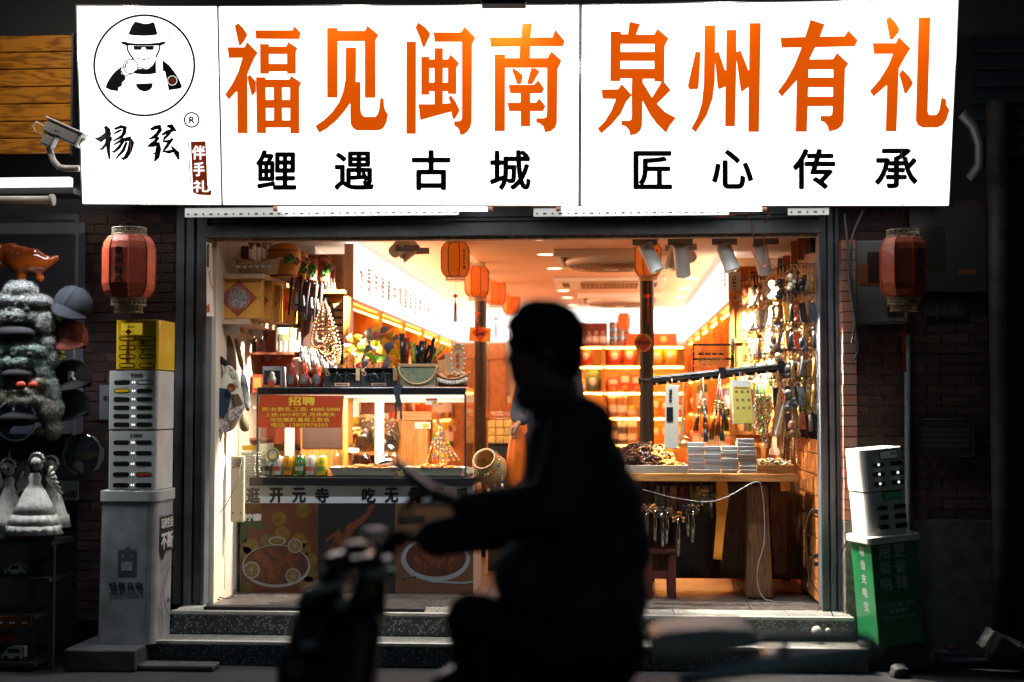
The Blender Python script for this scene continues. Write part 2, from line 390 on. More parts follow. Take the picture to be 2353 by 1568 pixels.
# ================================================================== SETTING
FY=8.38;FLZ=.26;ST1=.13;CEIL=2.50
LX,RXX=-2.40,1.24  # alcove side walls
BLX,BRX=-1.73,.80  # inner shop side walls (face of light bands)
BKY=15.5;LBY=9.39;RBY=9.80
WHITE=(1,.97,.92);WARM=(1,.52,.2);HOT=(1,.62,.3)
def struct(mb,name,mat,**k):return tag(mb.build(name,mat,**k),kind='structure')
asph=M('asphalt',(.022,.025,.03),.8,var=.5,vs=3,bump=.5,bs=180)
struct(MB().quad((-30,-20,0),(30,-20,0),(30,8.05,0),(-30,8.05,0)),'ground',asph)
terr_t=terrazzo('terrazzo_tread',(.3,.31,.28),(.85,.85,.75),95,.35,.5)  # paler than the riser: light from above put into the tread colour
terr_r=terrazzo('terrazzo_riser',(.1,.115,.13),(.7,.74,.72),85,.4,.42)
stone_dark=M('granite',(.055,.06,.068),.7,var=.5,vs=12,bump=.6,bs=120)
alum=M('aluminium',(.85,.85,.8),.4,.25,var=.15,vs=30)
# --- steps: slabs one by one
S1Y,S2Y=7.87,8.12
X1a,X1b=RX(352,S1Y),RX(1990,S1Y);X2a,X2b=RX(398,S2Y),RX(1957,S2Y)
core=MB().box(X1a+.01,X1b-.01,S1Y+.02,FY+.3,0.002,ST1-.02).box(X2a+.01,X2b-.01,S2Y+.02,FY+.3,ST1-.02,FLZ-.022)
steps=tag(core.build('step_pavement',stone_dark),kind='structure')
def slabs(xs,y0,y1,z0,z1,mat,nm):
    for a,b in zip(xs[:-1],xs[1:]):
        jz=random.uniform(-.0012,.0012)
        o=MB().box(a+.0015,b-.0015,y0,y1,z0+(jz if z1-z0<.03 else 0),z1+jz).build(nm,mat,None,bevel=.0015)
        l=o.location.copy();o.parent=steps;o.location=l-steps.location
def split(a,b,cuts):return[a]+[c for c in cuts if a<c<b]+[b]
def pxs(Y,*p):return[RX(q,Y)for q in p]
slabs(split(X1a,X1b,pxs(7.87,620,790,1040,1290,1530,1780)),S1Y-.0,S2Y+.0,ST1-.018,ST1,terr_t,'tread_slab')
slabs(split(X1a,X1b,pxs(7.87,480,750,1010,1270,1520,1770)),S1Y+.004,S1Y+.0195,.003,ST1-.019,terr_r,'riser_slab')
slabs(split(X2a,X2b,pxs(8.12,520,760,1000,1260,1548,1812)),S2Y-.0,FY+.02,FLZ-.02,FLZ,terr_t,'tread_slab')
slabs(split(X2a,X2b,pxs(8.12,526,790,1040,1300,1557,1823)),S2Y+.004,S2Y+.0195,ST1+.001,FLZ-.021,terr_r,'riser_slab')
for(a,b,y,z)in((X1a,X1b,S1Y,ST1),(X2a,X2b,S2Y,FLZ)):
    g=MB().box(a,b,y-.012,y+.03,z+.0005,z+.0035).box(a,b,y-.014,y-.0085,z-.012,z+.0035)
    o=g.build('nosing_strip',alum,None);l=o.location.copy();o.parent=steps;o.location=l-steps.location
# --- shop floor tiles, ceiling, walls
floor_core=struct(MB().box(LX,RXX,FY+.021,BKY+.1,0,FLZ-.014),'floor',stone_dark)
fl_t=terrazzo('terrazzo_floor',(.075,.065,.06),(.33,.3,.26),60,.3,.45)
ty=FY+.022;ro=0
while ty<BKY-.1:
    tx=LX+.004
    k=0
    while tx<RXX:
        e=min(tx+.8,RXX);e2=min(ty+.8,BKY)
        o=MB().box(tx+.002,e-.002,ty+.002,e2-.002,FLZ-.013,FLZ-.001+random.uniform(-.0008,.0008)).build('floor_tile',fl_t,None,bevel=.001)
        l=o.location.copy();o.parent=floor_core;o.location=l-floor_core.location
        tx=e
    ty+=.8
plaster=M('plaster',(.82,.72,.6),.75,var=.08,vs=2,bump=.1,bs=60)
wallw=M('cream_panel',(.8,.7,.56),.6,var=.1,vs=3)
ceilm=M('ceiling_paint',(.85,.76,.68),.7,var=.05,vs=2)
CX=RX(1068,FY)
cl=MB().box(LX-.3,RXX+.3,FY+.12,BKY+.2,CEIL+.05,CEIL+.15)
struct(cl,'ceiling',ceilm)
struct(MB().box(-.98,RXX,FY+.121,BKY-.3,CEIL,CEIL+.049),'ceiling_drop_panel',M('ceiling_peach',(.86,.66,.5),.7,var=.05,vs=2))  # warm lamplight put into the panel's peach colour
struct(MB().box(LX-.12,LX,FY+.1,LBY+.3,FLZ-.1,CEIL+.05),'wall_left',wallw)
struct(MB().box(RXX,RXX+.12,FY+.1,RBY+.1,FLZ-.1,CEIL+.05),'wall_right',M('wall_brown',(.3,.16,.09),.6,var=.2,vs=4))
struct(MB().box(LX,BLX-.32,LBY+.3,LBY+.4,FLZ,CEIL+.05),'wall_alcove_back',wallw)
struct(MB().box(BLX-.42,BLX-.34,LBY+.4,BKY+.1,FLZ,CEIL+.05),'wall_left_inner',plaster)
struct(MB().box(BRX+.42,BRX+.5,RBY+.1,BKY+.1,FLZ,CEIL+.05),'wall_right_inner',plaster)
struct(MB().box(BLX-.4,BRX+.45,BKY,BKY+.1,FLZ,CEIL+.05),'wall_back',plaster)
# --- upper facade behind the sign
dark=M('dark_paint',(.012,.014,.018),.7,var=.4,vs=6)
struct(MB().box(-6,6,FY+.1,FY+.25,CEIL+.151,6.0),'wall_above_shop',dark)
# --- shutter frame round the opening
fr=M('grey_frame',(.11,.125,.145),.5,.12,var=.3,vs=9,bump=.15,bs=60)
xa,xb=RX(474,FY),RX(1884,FY)
zl=RZ(541,FY)
frame=T('shutter_frame','grey grooved metal shutter frame round the lit shop opening','door frame',((xa+xb)/2,FY,FLZ))
p=MB()
for i,(a,b,d)in enumerate(((-.2,-.15,.02),(-.15,-.13,.05),(-.13,-.085,.0),(-.085,-.07,.05),(-.07,-.02,.01),(-.02,0,-.015))):
    p.box(xa+a,xa+b,FY+d,FY+.12,FLZ,zl+.2)
p.build('post',fr,frame,bevel=.002)
p=MB()
for i,(a,b,d)in enumerate(((0,.012,-.015),(.012,.045,.015),(.045,.055,.04),(.055,.085,.005),(.085,.097,.04),(.097,.12,.01))):
    p.box(xb+a,xb+b,FY+d,FY+.12,FLZ,zl+.2)
p.build('post',fr,frame,bevel=.002)
p=MB()
lint=((545,541,.02,.0),(541,514,-.025,.0),(513,508,.03,0),(507,503,.0,0),(502,498,.03,0),(497,470,.01,0))
for a,b,d,_ in lint[1:]:
    p.box(xa-.02,xb+.02,FY+d,FY+.125,RZ(a,FY),RZ(b,FY))
p.build('lintel',fr,frame,bevel=.002)
MB().box(xa,xb,FY+.03,FY+.1,RZ(548,FY),RZ(541.5,FY)).build('lower_seal',M('peeling_cream',(.6,.45,.35),.7,var=.5,vs=50),frame)
# --- brick walls, laid brick by brick
brickm=M('brick_face',(.055,.021,.016),.75,var=.5,vs=14,bump=.5,bs=90,rnd=.45,col2=(.022,.018,.02))
mortar=M('mortar',(.022,.024,.028),.9,var=.4,vs=30)
BH=PXW(FY)*23.3;BL=.165
def brick_wall(name,x0,x1,z0,z1,y,label):
    core=MB().box(x0,x1,y+.008,y+.12,z0,z1).build(name,mortar);tag(core,kind='structure')
    protos=[]
    for k in range(4):
        b=MB().box(-(BL-.007)/2,(BL-.007)/2,0,.02,0,BH-.006)
        me=b.mesh('brick');me.materials.append(brickm)
        for v in me.vertices:v.co+=Vector((random.uniform(-.0012,.0012),random.uniform(-.002,.001),random.uniform(-.0012,.0012)))
        protos.append(me)
    z=z0;r=0;n=0;over=MB()
    while z+BH*.6<z1:
        x=x0-(BL/2 if r%2 else 0)
        while x<x1:
            a,b_=max(x,x0),min(x+BL,x1)
            if b_-a>.02:
                if n<295:
                    o=bpy.data.objects.new('brick',random.choice(protos));COL.objects.link(o)
                    o.location=Vector(((a+b_)/2,y-random.uniform(0,.003),z))-core.location;o.parent=core
                    o.scale.x=(b_-a)/BL;n+=1
                else:over.box(a+.003,b_-.003,y,y+.02,z,z+BH-.006)
            x+=BL
        z+=BH;r+=1
    if over.v:
        o=over.build('brick',brickm,None);l=o.location.copy();o.parent=core;o.location=l-core.location;o['kind']='stuff'
    return core
WLa,WLb=RX(178,FY),xa-.2
brick_wall('wall_brick_left',WLa,WLb,FLZ-.1,RZ(470,FY),FY+.02,'')
WRa=xb+.121
RBZ=RZ(1188,FY)
brick_wall('wall_brick_right',WRa+.0,RX(2275,FY),RBZ,RZ(470,FY),FY+.02,'')
# brick jamb; light on its shop side is put into a brighter brick colour
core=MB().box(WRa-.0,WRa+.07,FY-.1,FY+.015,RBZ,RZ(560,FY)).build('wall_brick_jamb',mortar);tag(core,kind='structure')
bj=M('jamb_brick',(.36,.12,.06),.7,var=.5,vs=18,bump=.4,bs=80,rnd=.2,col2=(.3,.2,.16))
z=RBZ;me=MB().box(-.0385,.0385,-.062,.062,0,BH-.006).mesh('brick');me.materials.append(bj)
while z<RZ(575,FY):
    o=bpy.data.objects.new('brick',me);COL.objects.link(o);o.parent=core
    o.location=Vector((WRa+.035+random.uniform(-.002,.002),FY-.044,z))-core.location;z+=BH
jst=M('rough_granite',(.2,.17,.14),.85,var=.6,vs=30,bump=1,bs=150)
struct(MB().box(WRa-.003,WRa+.065,FY-.105,FY+.1,FLZ-.13,RBZ-.004),'wall_base_jamb',jst,bevel=.006)
struct(MB().box(WRa+.07,RX(2275,FY),FY+.0,FY+.12,0,RBZ-.004),'wall_base_granite',stone_dark,bevel=.004)
struct(MB().box(-6,WLa,FY+.1,FY+.25,0,CEIL+.15),'wall_neighbour_left',dark)
struct(MB().box(RX(2276,FY),6,FY+.06,FY+.25,0,CEIL+.15),'wall_neighbour_right',dark)
# step block under the left charging pillar and low stones
struct(MB().box(RX(150,7.6),X1a-.003,7.62,FY+.02,0,ST1-.01),'ground_ledge_left',stone_dark,bevel=.01)
struct(MB().box(RX(1968,8.0),RX(2125,8.0),7.95,FY-.0,0.0,.145),'ground_ledge_right',stone_dark,bevel=.01)
struct(MB().box(RX(230,7.7),RX(500,7.7),7.66,7.80,0.003,.035),'ground_kerb_stone',stone_dark,bevel=.01)
# ================================================================== SIGN
s0=Vector((0,7.95,RZ(474,7.95)));ztop=RZ(6,7.79)
stv=Vector((0,7.79-7.95,ztop-s0.z));sn=Vector((1,0,0)).cross(stv).normalized()  # faces the street (-Y) after check
if sn.y>0:sn=-sn
def S(px,py,o=0.0):return onplane(px,py,s0,sn)+sn*o
signface=emis('sign_face_light',(1,.985,.95),2.5)
inner=emis('sign_face_soft',(1,.97,.9),1.25)
sg=T('shop_sign','long white backlit shop sign with orange and black Chinese lettering above the entrance','shop sign',tuple(S(1180,474)+Vector((0,.1,0))))
back=-sn*.16
edges=[((176,13),(500,14),(510,472),(189,470)),((501.5,14),(1332,11),(1330,474),(511.5,472)),((1336,11),(2203,-2),(2181,474),(1334,474))]
for q in edges:
    c=[S(*p_)for p_ in q]
    p=MB().poly(c,(),back);p.build('light_panel',signface,sg)
    t=MB()
    for a,b in((0,1),(1,2),(2,3),(3,0)):
        A,B=c[a],c[b];t.tube([A+sn*.002,B+sn*.002],.0045,6)
    t.build('edge_trim',M('sign_trim',(.55,.56,.55),.3,.8),sg)
    # darker casing behind
    cb=MB().poly([v+back*1.002 for v in c],(),back*.35);cb.build('casing',M('sign_casing',(.05,.05,.055),.5,.3),sg)
orange=M('orange_film',(.95,.16,.005),.28,emit=.62,ecol=(1,.115,.0),coat=.5,var=.06,vs=2)
blackf=M('black_film',(.012,.014,.016),.3,coat=.3)
CH={}
A2=zc(850,0,1.5687);A3=zc(2300,0,1.4706);A1=zc(0,0,1.7422)
big=[
 (A2,[[(165,147),(195,178),(218,212),(219,228),(200,262),(178,288),(168,285),(160,250),(141,162)]],[]),
 (A2,[[(96,298),(204,298),(219,264),(287,333),(262,372),(221,468),(222,560),(223,838),(159,838),(157,578),(149,578),(105,627),(81,595),(125,530),(165,450),(190,365),(105,366)]],[]),
 (A2,[[(235,468),(274,512),(274,578),(256,600),(247,598),(225,512),(223,484)]],[]),
 (A2,[[(270,192),(505,192),(513,163),(557,207),(546,248),(275,246)]],[]),
 (A2,[[(300,278),(356,278),(356,293),(465,293),(477,265),(535,303),(525,330),(525,465),(470,465),(470,451),(357,451),(357,465),(301,465)],[(356,342),(469,342),(469,402),(357,402)]],[]),
 (A2,[[(275,486),(335,486),(335,500),(484,500),(495,477),(560,521),(546,550),(547,840),(490,840),(490,803),(338,803),(338,838),(280,838)],[(335,552),(386,552),(386,628),(337,628)],[(438,552),(488,552),(488,628),(440,628)],[(337,680),(387,680),(387,756),(338,756)],[(438,680),(489,680),(489,756),(440,756)]],[]),
 (A2,[[(721,177),(786,177),(787,195),(958,195),(973,162),(1044,221),(1024,256),(1024,616),(957,616),(957,261),(787,261),(787,615),(721,615)]],[]),
 (A2,[[(838,300),(903,300),(903,440),(900,515),(931,516),(931,690),(937,718),(955,734),(1022,734),(1038,718),(1048,680),(1055,614),(1076,622),(1078,665),(1088,700),(1103,716),(1095,765),(1078,800),(1058,816),(1035,821),(908,821),(884,808),(870,785),(866,740),(866,655),(863,652),(830,700),(780,758),(720,808),(672,836),(647,792),(700,755),(750,708),(795,645),(822,575),(836,500)]],[]),
 (A2,[[(1293,143),(1335,172),(1366,208),(1366,225),(1345,270),(1332,298),(1320,297),(1303,240),(1274,174)]],[]),
 (A2,[[(1218,263),(1279,263),(1278,842),(1217,842)]],[]),
 (A2,[[(1388,205),(1560,205),(1584,170),(1651,238),(1630,280),(1628,765),(1620,800),(1600,830),(1578,845),(1556,851),(1548,818),(1536,800),(1518,792),(1516,762),(1545,762),(1560,755),(1566,740),(1566,265),(1395,265)]],[]),
 (A2,[[(1395,304),(1447,304),(1447,374),(1478,374),(1495,343),(1549,398),(1532,428),(1532,592),(1478,592),(1478,575),(1447,575),(1447,652),(1494,648),(1481,615),(1498,597),(1530,645),(1551,690),(1548,708),(1520,750),(1508,748),(1498,703),(1305,756),(1293,655),(1393,655),(1393,575),(1362,575),(1362,597),(1311,597),(1311,358),(1362,358),(1362,374),(1394,374)],[(1362,430),(1393,430),(1393,519),(1362,519)],[(1447,430),(1478,430),(1478,519),(1447,519)]],[]),
 (A2,[[(1944,150),(2006,147),(1996,236),(2134,236),(2151,186),(2212,262),(2199,293),(1995,293),(1992,366),(2101,366),(2128,324),(2191,382),(2166,436),(2162,770),(2152,802),(2124,826),(2085,833),(2078,798),(2055,778),(2031,770),(2031,743),(2082,743),(2095,735),(2099,700),(2099,428),(1837,428),(1836,825),(1771,825),(1771,343),(1837,343),(1837,366),(1926,366),(1930,293),(1748,297),(1739,236),(1939,236)]],[]),
 (A2,[[(1888,430),(1918,448),(1946,472),(1945,500),(1936,530),(1912,530),(1880,440)]],[]),
 (A2,[[(2000,430),(2028,430),(2054,450),(2008,530),(1973,530)]],[]),
 (A2,[[(1857,533),(2008,533),(2022,530),(2044,504),(2083,558),(2067,588),(1995,588),(1995,645),(2032,645),(2050,617),(2091,668),(2075,700),(1995,700),(1995,795),(1934,795),(1934,700),(1861,700),(1851,645),(1933,645),(1933,588),(1869,588)]],[]),
 (A3,[[(321,128),(384,144),(360,205),(466,205),(485,170),(551,228),(528,272),(525,484),(564,533),(483,612),(530,660),(594,695),(555,745),(537,785),(480,730),(440,675),(398,595),(395,740),(385,770),(362,790),(325,800),(318,768),(298,745),(273,738),(273,711),(320,711),(331,703),(334,680),(333,565),(303,598),(270,670),(220,730),(155,788),(133,758),(175,715),(215,650),(240,585),(162,583),(155,528),(253,526),(275,495),(332,558),(335,464),(267,464),(267,480),(207,480),(209,187),(270,187),(270,203),(311,203)],[(269,261),(467,261),(467,307),(269,307)],[(268,361),(466,361),(466,406),(268,406)],[(399,466),(466,466),(466,480),(508,484),(453,575),(399,487)]],[]),
 (A3,[[(709,304),(739,310),(727,515),(720,527),(675,528),(664,515),(664,500)]],[]),
 (A3,[[(762,152),(825,150),(824,312),(845,306),(882,415),(888,415),(890,178),(950,177),(949,307),(974,299),(1020,415),(1023,415),(1026,138),(1093,137),(1082,778),(1018,778),(1020,514),(983,541),(974,535),(950,355),(941,745),(882,745),(884,511),(848,528),(838,515),(824,365),(822,480),(810,580),(775,680),(710,780),(683,758),(720,690),(745,610),(757,500)]],[]),
 (A3,[[(1384,118),(1468,145),(1441,217),(1585,215),(1605,180),(1663,238),(1645,275),(1412,281),(1378,351),(1517,349),(1540,312),(1608,376),(1588,407),(1580,710),(1568,742),(1540,765),(1493,776),(1485,745),(1468,722),(1443,712),(1443,683),(1500,683),(1510,675),(1513,650),(1513,626),(1369,628),(1363,777),(1297,777),(1303,475),(1217,571),(1191,541),(1240,475),(1290,385),(1331,282),(1214,283),(1207,223),(1353,219)],[(1373,411),(1518,411),(1518,457),(1372,457)],[(1371,516),(1516,516),(1516,569),(1370,569)]],[]),
 (A3,[[(1851,100),(1885,135),(1906,172),(1904,190),(1870,232),(1856,237),(1850,230),(1829,115)]],[]),
 (A3,[[(1750,255),(1886,255),(1903,218),(1972,287),(1945,330),(1904,405),(1903,432),(1890,775),(1826,775),(1834,506),(1828,506),(1755,571),(1733,537),(1790,470),(1840,390),(1869,319),(1757,320)]],[]),
 (A3,[[(1925,411),(1965,450),(1987,488),(1984,500),(1950,550),(1937,553),(1905,436)]],[]),
 (A3,[[(2020,105),(2089,103),(2073,655),(2080,675),(2090,678),(2122,677),(2136,662),(2143,640),(2154,574),(2181,586),(2183,620),(2202,648),(2185,705),(2160,740),(2128,753),(2045,753),(2015,738),(2003,710)]],[]),
]
groups=[range(0,6),range(6,8),range(8,12),range(12,16),[16],[17,18],[19],[20,21,22,23]]
for g in groups:
    c=MB()
    for i in g:
        cv,rings,_=big[i]
        rr=[[S(*cv(x,y),.003)for x,y in r_]for r_ in rings]
        c.poly(rr[0],rr[1:],-sn*-.006)
    c.build('character',orange,sg)
# small black characters
for s_,x0,x1,y0,y1 in(('鲤',588,682,345,437),('遇',768,860,348,438),('古',946,1036,345,438),('城',1125,1220,345,438),
                           ('匠',1455,1545,347,436),('心',1635,1731,344,435),('传',1821,1920,342,436),('承',2009,2109,341,434)):
    c=MB();put_text(c,s_,S(x0,y0),S(x1,y0),S(x1,y1),S(x0,y1),.028,off=sn*.004)
    c.build('character',blackf,sg)
# logo panel
cvt=lambda x,y:S(*A1(x,y),.004)
cvt2=lambda x,y:S(*A1(x,y),.006)
lg=MB();ringp(lg,1007,457,349,16,cvt)
def P(pts,m=0,c=cvt):lg.poly([c(*q)for q in pts],m=m)
P([(940,153),(965,156),(1000,166),(1030,168),(1068,155),(1080,165),(1101,243),(1060,250),(1000,252),(940,250),(895,243),(915,190)])
P([(843,300),(848,292),(870,290),(900,300),(950,304),(1050,304),(1110,298),(1145,289),(1160,298),(1145,312),(1118,320),(885,320),(860,312)])
P([(930,321),(1075,321),(1072,350),(1022,350),(1012,331),(992,331),(985,350),(935,350)])
for pts,wd in(([(887,318),(892,352),(912,388),(934,414)],13),([(1116,318),(1110,352),(1088,400)],13),([(952,403),(975,412),(1000,414),(1030,412),(1054,402)],8),
                ([(965,470),(1000,477),(1035,468),(1060,448)],7)):
    ribbon(lg,pts,wd,cvt)
P([(990,387),(1022,387),(1006,396)]);P([(997,418),(1018,418),(1008,425)])
P([(1089,412),(1090,512),(1050,520),(1000,522),(925,513),(962,482),(990,480),(1030,482),(1066,455)])
P([(858,458),(845,492),(850,518),(880,538),(873,560),(855,575),(850,603),(830,610),(823,638),(770,630),(737,612),(745,585),(770,540),(805,498)])
P([(1133,418),(1180,455),(1225,512),(1255,565),(1272,608),(1255,620),(1177,631),(1152,505),(1146,498),(1135,495)])
P([(947,586),(1068,580),(1062,612),(1040,634),(1005,641),(970,628),(952,605)])
ringp(lg,912,465,50,8,cvt);ribbon(lg,[(872,480),(878,450),(895,430)],10,cvt);ribbon(lg,[(848,492),(858,520),(880,532),(930,512),(950,490)],8,cvt)
ringp(lg,1203,563,32,4,cvt2,m=1)
put_text(lg,'杨',cvt2(1185,542),cvt2(1225,542),cvt2(1225,586),cvt2(1185,586),.03,m=2)
put_text(lg,'R',cvt(1172,222),cvt(1197,222),cvt(1197,250),cvt(1172,250),0)
ringp(lg,1337,837,50,12,cvt);put_text(lg,'R',cvt(1318,812),cvt(1360,812),cvt(1360,864),cvt(1318,864),.06)
redf=M('red_film',(.55,.07,.01),.35,emit=.12,ecol=(.8,.1,.02))
whf=emis('white_print',(1,1,1),1.2)
lg.build('logo_man',[blackf,whf,redf],sg)
br=MB();br2=0
for pts,wd in(
  ([(733,880),(752,905),(757,980),(756,1040),(765,1112)],[14,30,26,20,10]),([(664,966),(700,975),(745,940),(775,925)],[6,30,28,20]),
  ([(745,965),(742,1005),(712,1040),(690,1040)],[10,16,14,6]),([(752,950),(775,965),(778,985)],[10,16,6]),
  ([(798,902),(845,884),(872,890),(868,925),(845,965)],[12,18,24,22,14]),([(792,935),(830,915),(852,905)],[8,14,8]),([(790,985),(845,955),(862,930)],[8,16,10]),
  ([(795,1010),(850,978),(905,968),(918,995),(905,1050),(880,1095),(858,1110),(845,1098)],[8,18,26,30,26,22,16,6]),
  ([(862,985),(830,1030),(795,1062),(778,1055)],[14,18,12,6]),([(885,990),(860,1050),(808,1108)],[14,18,8]),
  ([(1050,905),(1085,890),(1115,884),(1118,905),(1095,940),(1050,968)],[14,22,24,22,20,10]),([(1040,970),(1085,955),(1102,962),(1085,985),(1042,1010)],[8,18,22,18,8]),
  ([(1030,1020),(1070,1012),(1102,1005),(1105,1040),(1096,1095),(1078,1128)],[10,22,28,30,26,8]),([(1098,1075),(1066,1068)],[16,6]),
  ([(1165,878),(1195,882),(1222,908)],[12,26,12]),([(1128,942),(1165,922),(1215,905),(1232,915)],[10,20,16,8]),
  ([(1190,925),(1150,962),(1140,985),(1175,988),(1205,975)],[12,16,14,18,10]),([(1205,965),(1165,1020),(1140,1055),(1180,1060),(1230,1048)],[14,18,18,20,12]),
  ([(1195,1020),(1235,1070),(1248,1115)],[8,28,10])):
    if pts[0][0]>1000 and not br2:br.build('brush_character',blackf,sg);br=MB();br2=1
    ribbon(br,pts,[w_*1.4 for w_ in wd],cvt)
br.build('brush_character',blackf,sg)
pass
st=MB()
st.poly([cvt(*q)for q in[(1330,988),(1435,985),(1448,1290),(1460,1330),(1477,1320),(1472,1364),(1430,1362),(1380,1358),(1346,1344)]])
st.poly([cvt(*q)for q in[(1312,995),(1322,992),(1320,1060),(1334,1280),(1328,1285),(1318,1150)]])
for ch,(x0,y0,x1,y1)in zip('伴手礼',((1338,1015,1434,1115),(1350,1130,1428,1230),(1346,1258,1462,1342))):
    put_text(st,ch,cvt2(x0,y0),cvt2(x1,y0),cvt2(x1,y1),cvt2(x0,y1),.03,m=1)
st.build('red_stamp',[redf,whf],sg)
# floodlights on arms over the sign: one dips into view, the others sit just above it
flood_m=M('black_lamp',(.02,.02,.022),.4,.3)
for i,(px,lab)in enumerate(((770,'black floodlight above the sign between its first two orange characters'),(1165,'black floodlight hanging in front of the top edge of the sign'),(1625,'black floodlight above the second half of the sign'),(2060,'black floodlight above the last orange character of the sign'))):
    top=S(px,4 if i==1 else-34);c=top+sn*.22-Vector((0,0,.01 if i==1 else-.035))
    fl=T('floodlight',lab,'floodlight',tuple(c),group='floodlights over the sign')
    q=Euler((R(-28),0,R(3 if i==1 else 0))).to_matrix()
    MB().obox(c,(.24,.05,.12),q).build('housing',flood_m,fl,bevel=.008)
    MB().obox(c+q@Vector((0,.028,0)),(.21,.004,.1),q).build('lens',emis('flood_lens',(1,.95,.85),3),fl)
    MB().tube([c+Vector((0,0,.06)),c+Vector((0,.1,.2)),c+Vector((0,.45,.28))],.012).build('arm',flood_m,fl)
    area('flood_lamp',tuple(c+q@Vector((0,.04,0))),tuple(S(px,120)),2.2,(1,.93,.85),.2,.09)
# ================================================================== INSIDE: light bands, ceiling gear, posts, shelving
BZ=2.165  # underside of the light bands
glow=emis('band_light',(1,.96,.9),2.3)
pine=wood('pine',(.74,.31,.07),(.6,.21,.035),.4,(9,9,1.2),rnd=.08,ring=5)
pine_h=wood('pine_board',(.74,.31,.07),(.6,.21,.035),.4,(1.2,1.2,9),rnd=.08,ring=5)
darkw=wood('dark_wood',(.02,.014,.012),(.009,.007,.006),.5,(14,14,1.2))
whitem=M('white_paint',(.8,.79,.76),.45,var=.05)
blackm=M('black_paint',(.015,.016,.018),.4)
brass=M('brass',(.75,.5,.2),.3,1)
chrome=M('chrome',(.8,.8,.8),.12,1)
printb=M('grey_print',(.12,.13,.14),.6)
band_text='大美泉州 特色伴手礼'
def light_band(x0,x1,y0,y1,label,side):
    b=T('light_band',label,'light box',((x0+x1)/2,y0,BZ),group='light boxes above the shelves')
    MB().box(x0 if side<0 else x1-.05,x0+.05 if side<0 else x1,y0,y1,BZ,CEIL+.04).build('diffuser',glow,b)
    return b
b1=light_band(BLX-.33,BLX,LBY+.02,BKY-.02,'white light box with grey lettering above the left shelves',1)
y=LBY+.25
for ch in '水長流雅藏共賞閩南佳禮泉州特色':
    t=MB();put_text(t,ch,(BLX+.002,y,2.42),(BLX+.002,y+.17,2.42),(BLX+.002,y+.17,2.25),(BLX+.002,y,2.25),.02);y+=.3;t.build('character',M('pale_print',(.3,.3,.3),.6),b1)
MB().box(BLX-.056,BLX+.004,LBY-.005,LBY+.018,BZ,CEIL+.03).build('end_panel',M('pale_wood',(.8,.6,.42),.5),b1)
b2=light_band(BRX,BRX+.33,RBY+.02,BKY-.02,'white light box with grey lettering above the right shelves',-1)
y=RBY+.25
for ch in '開元寺古城非遺好物泉州有禮':
    t=MB();put_text(t,ch,(BRX-.002,y+.17,2.42),(BRX-.002,y,2.42),(BRX-.002,y,2.25),(BRX-.002,y+.17,2.25),.02);y+=.33;t.build('character',MATS['pale_print'],b2)
ep=MB().box(BRX-.004,BRX+.08,RBY-.005,RBY+.018,BZ,BZ+.2);ep.build('end_panel',whitem,b2)
e=MB();y=0
for i,ch in enumerate('28·5×258'):
    z=BZ+.17-i*.021
    put_text(e,ch,(BRX+.02,RBY-.007,z),(BRX+.05,RBY-.007,z),(BRX+.05,RBY-.007,z-.014),(BRX+.02,RBY-.007,z-.014),.03)
e.build('handwriting',blackm,b2)
b3=T('light_band','white glowing light box across the back wall of the shop','light box',(-.4,BKY-.1,BZ),group='light boxes above the shelves')
MB().box(BLX+.05,BRX-.02,BKY-.14,BKY-.01,BZ-.02,CEIL-.02).build('diffuser',glow,b3)
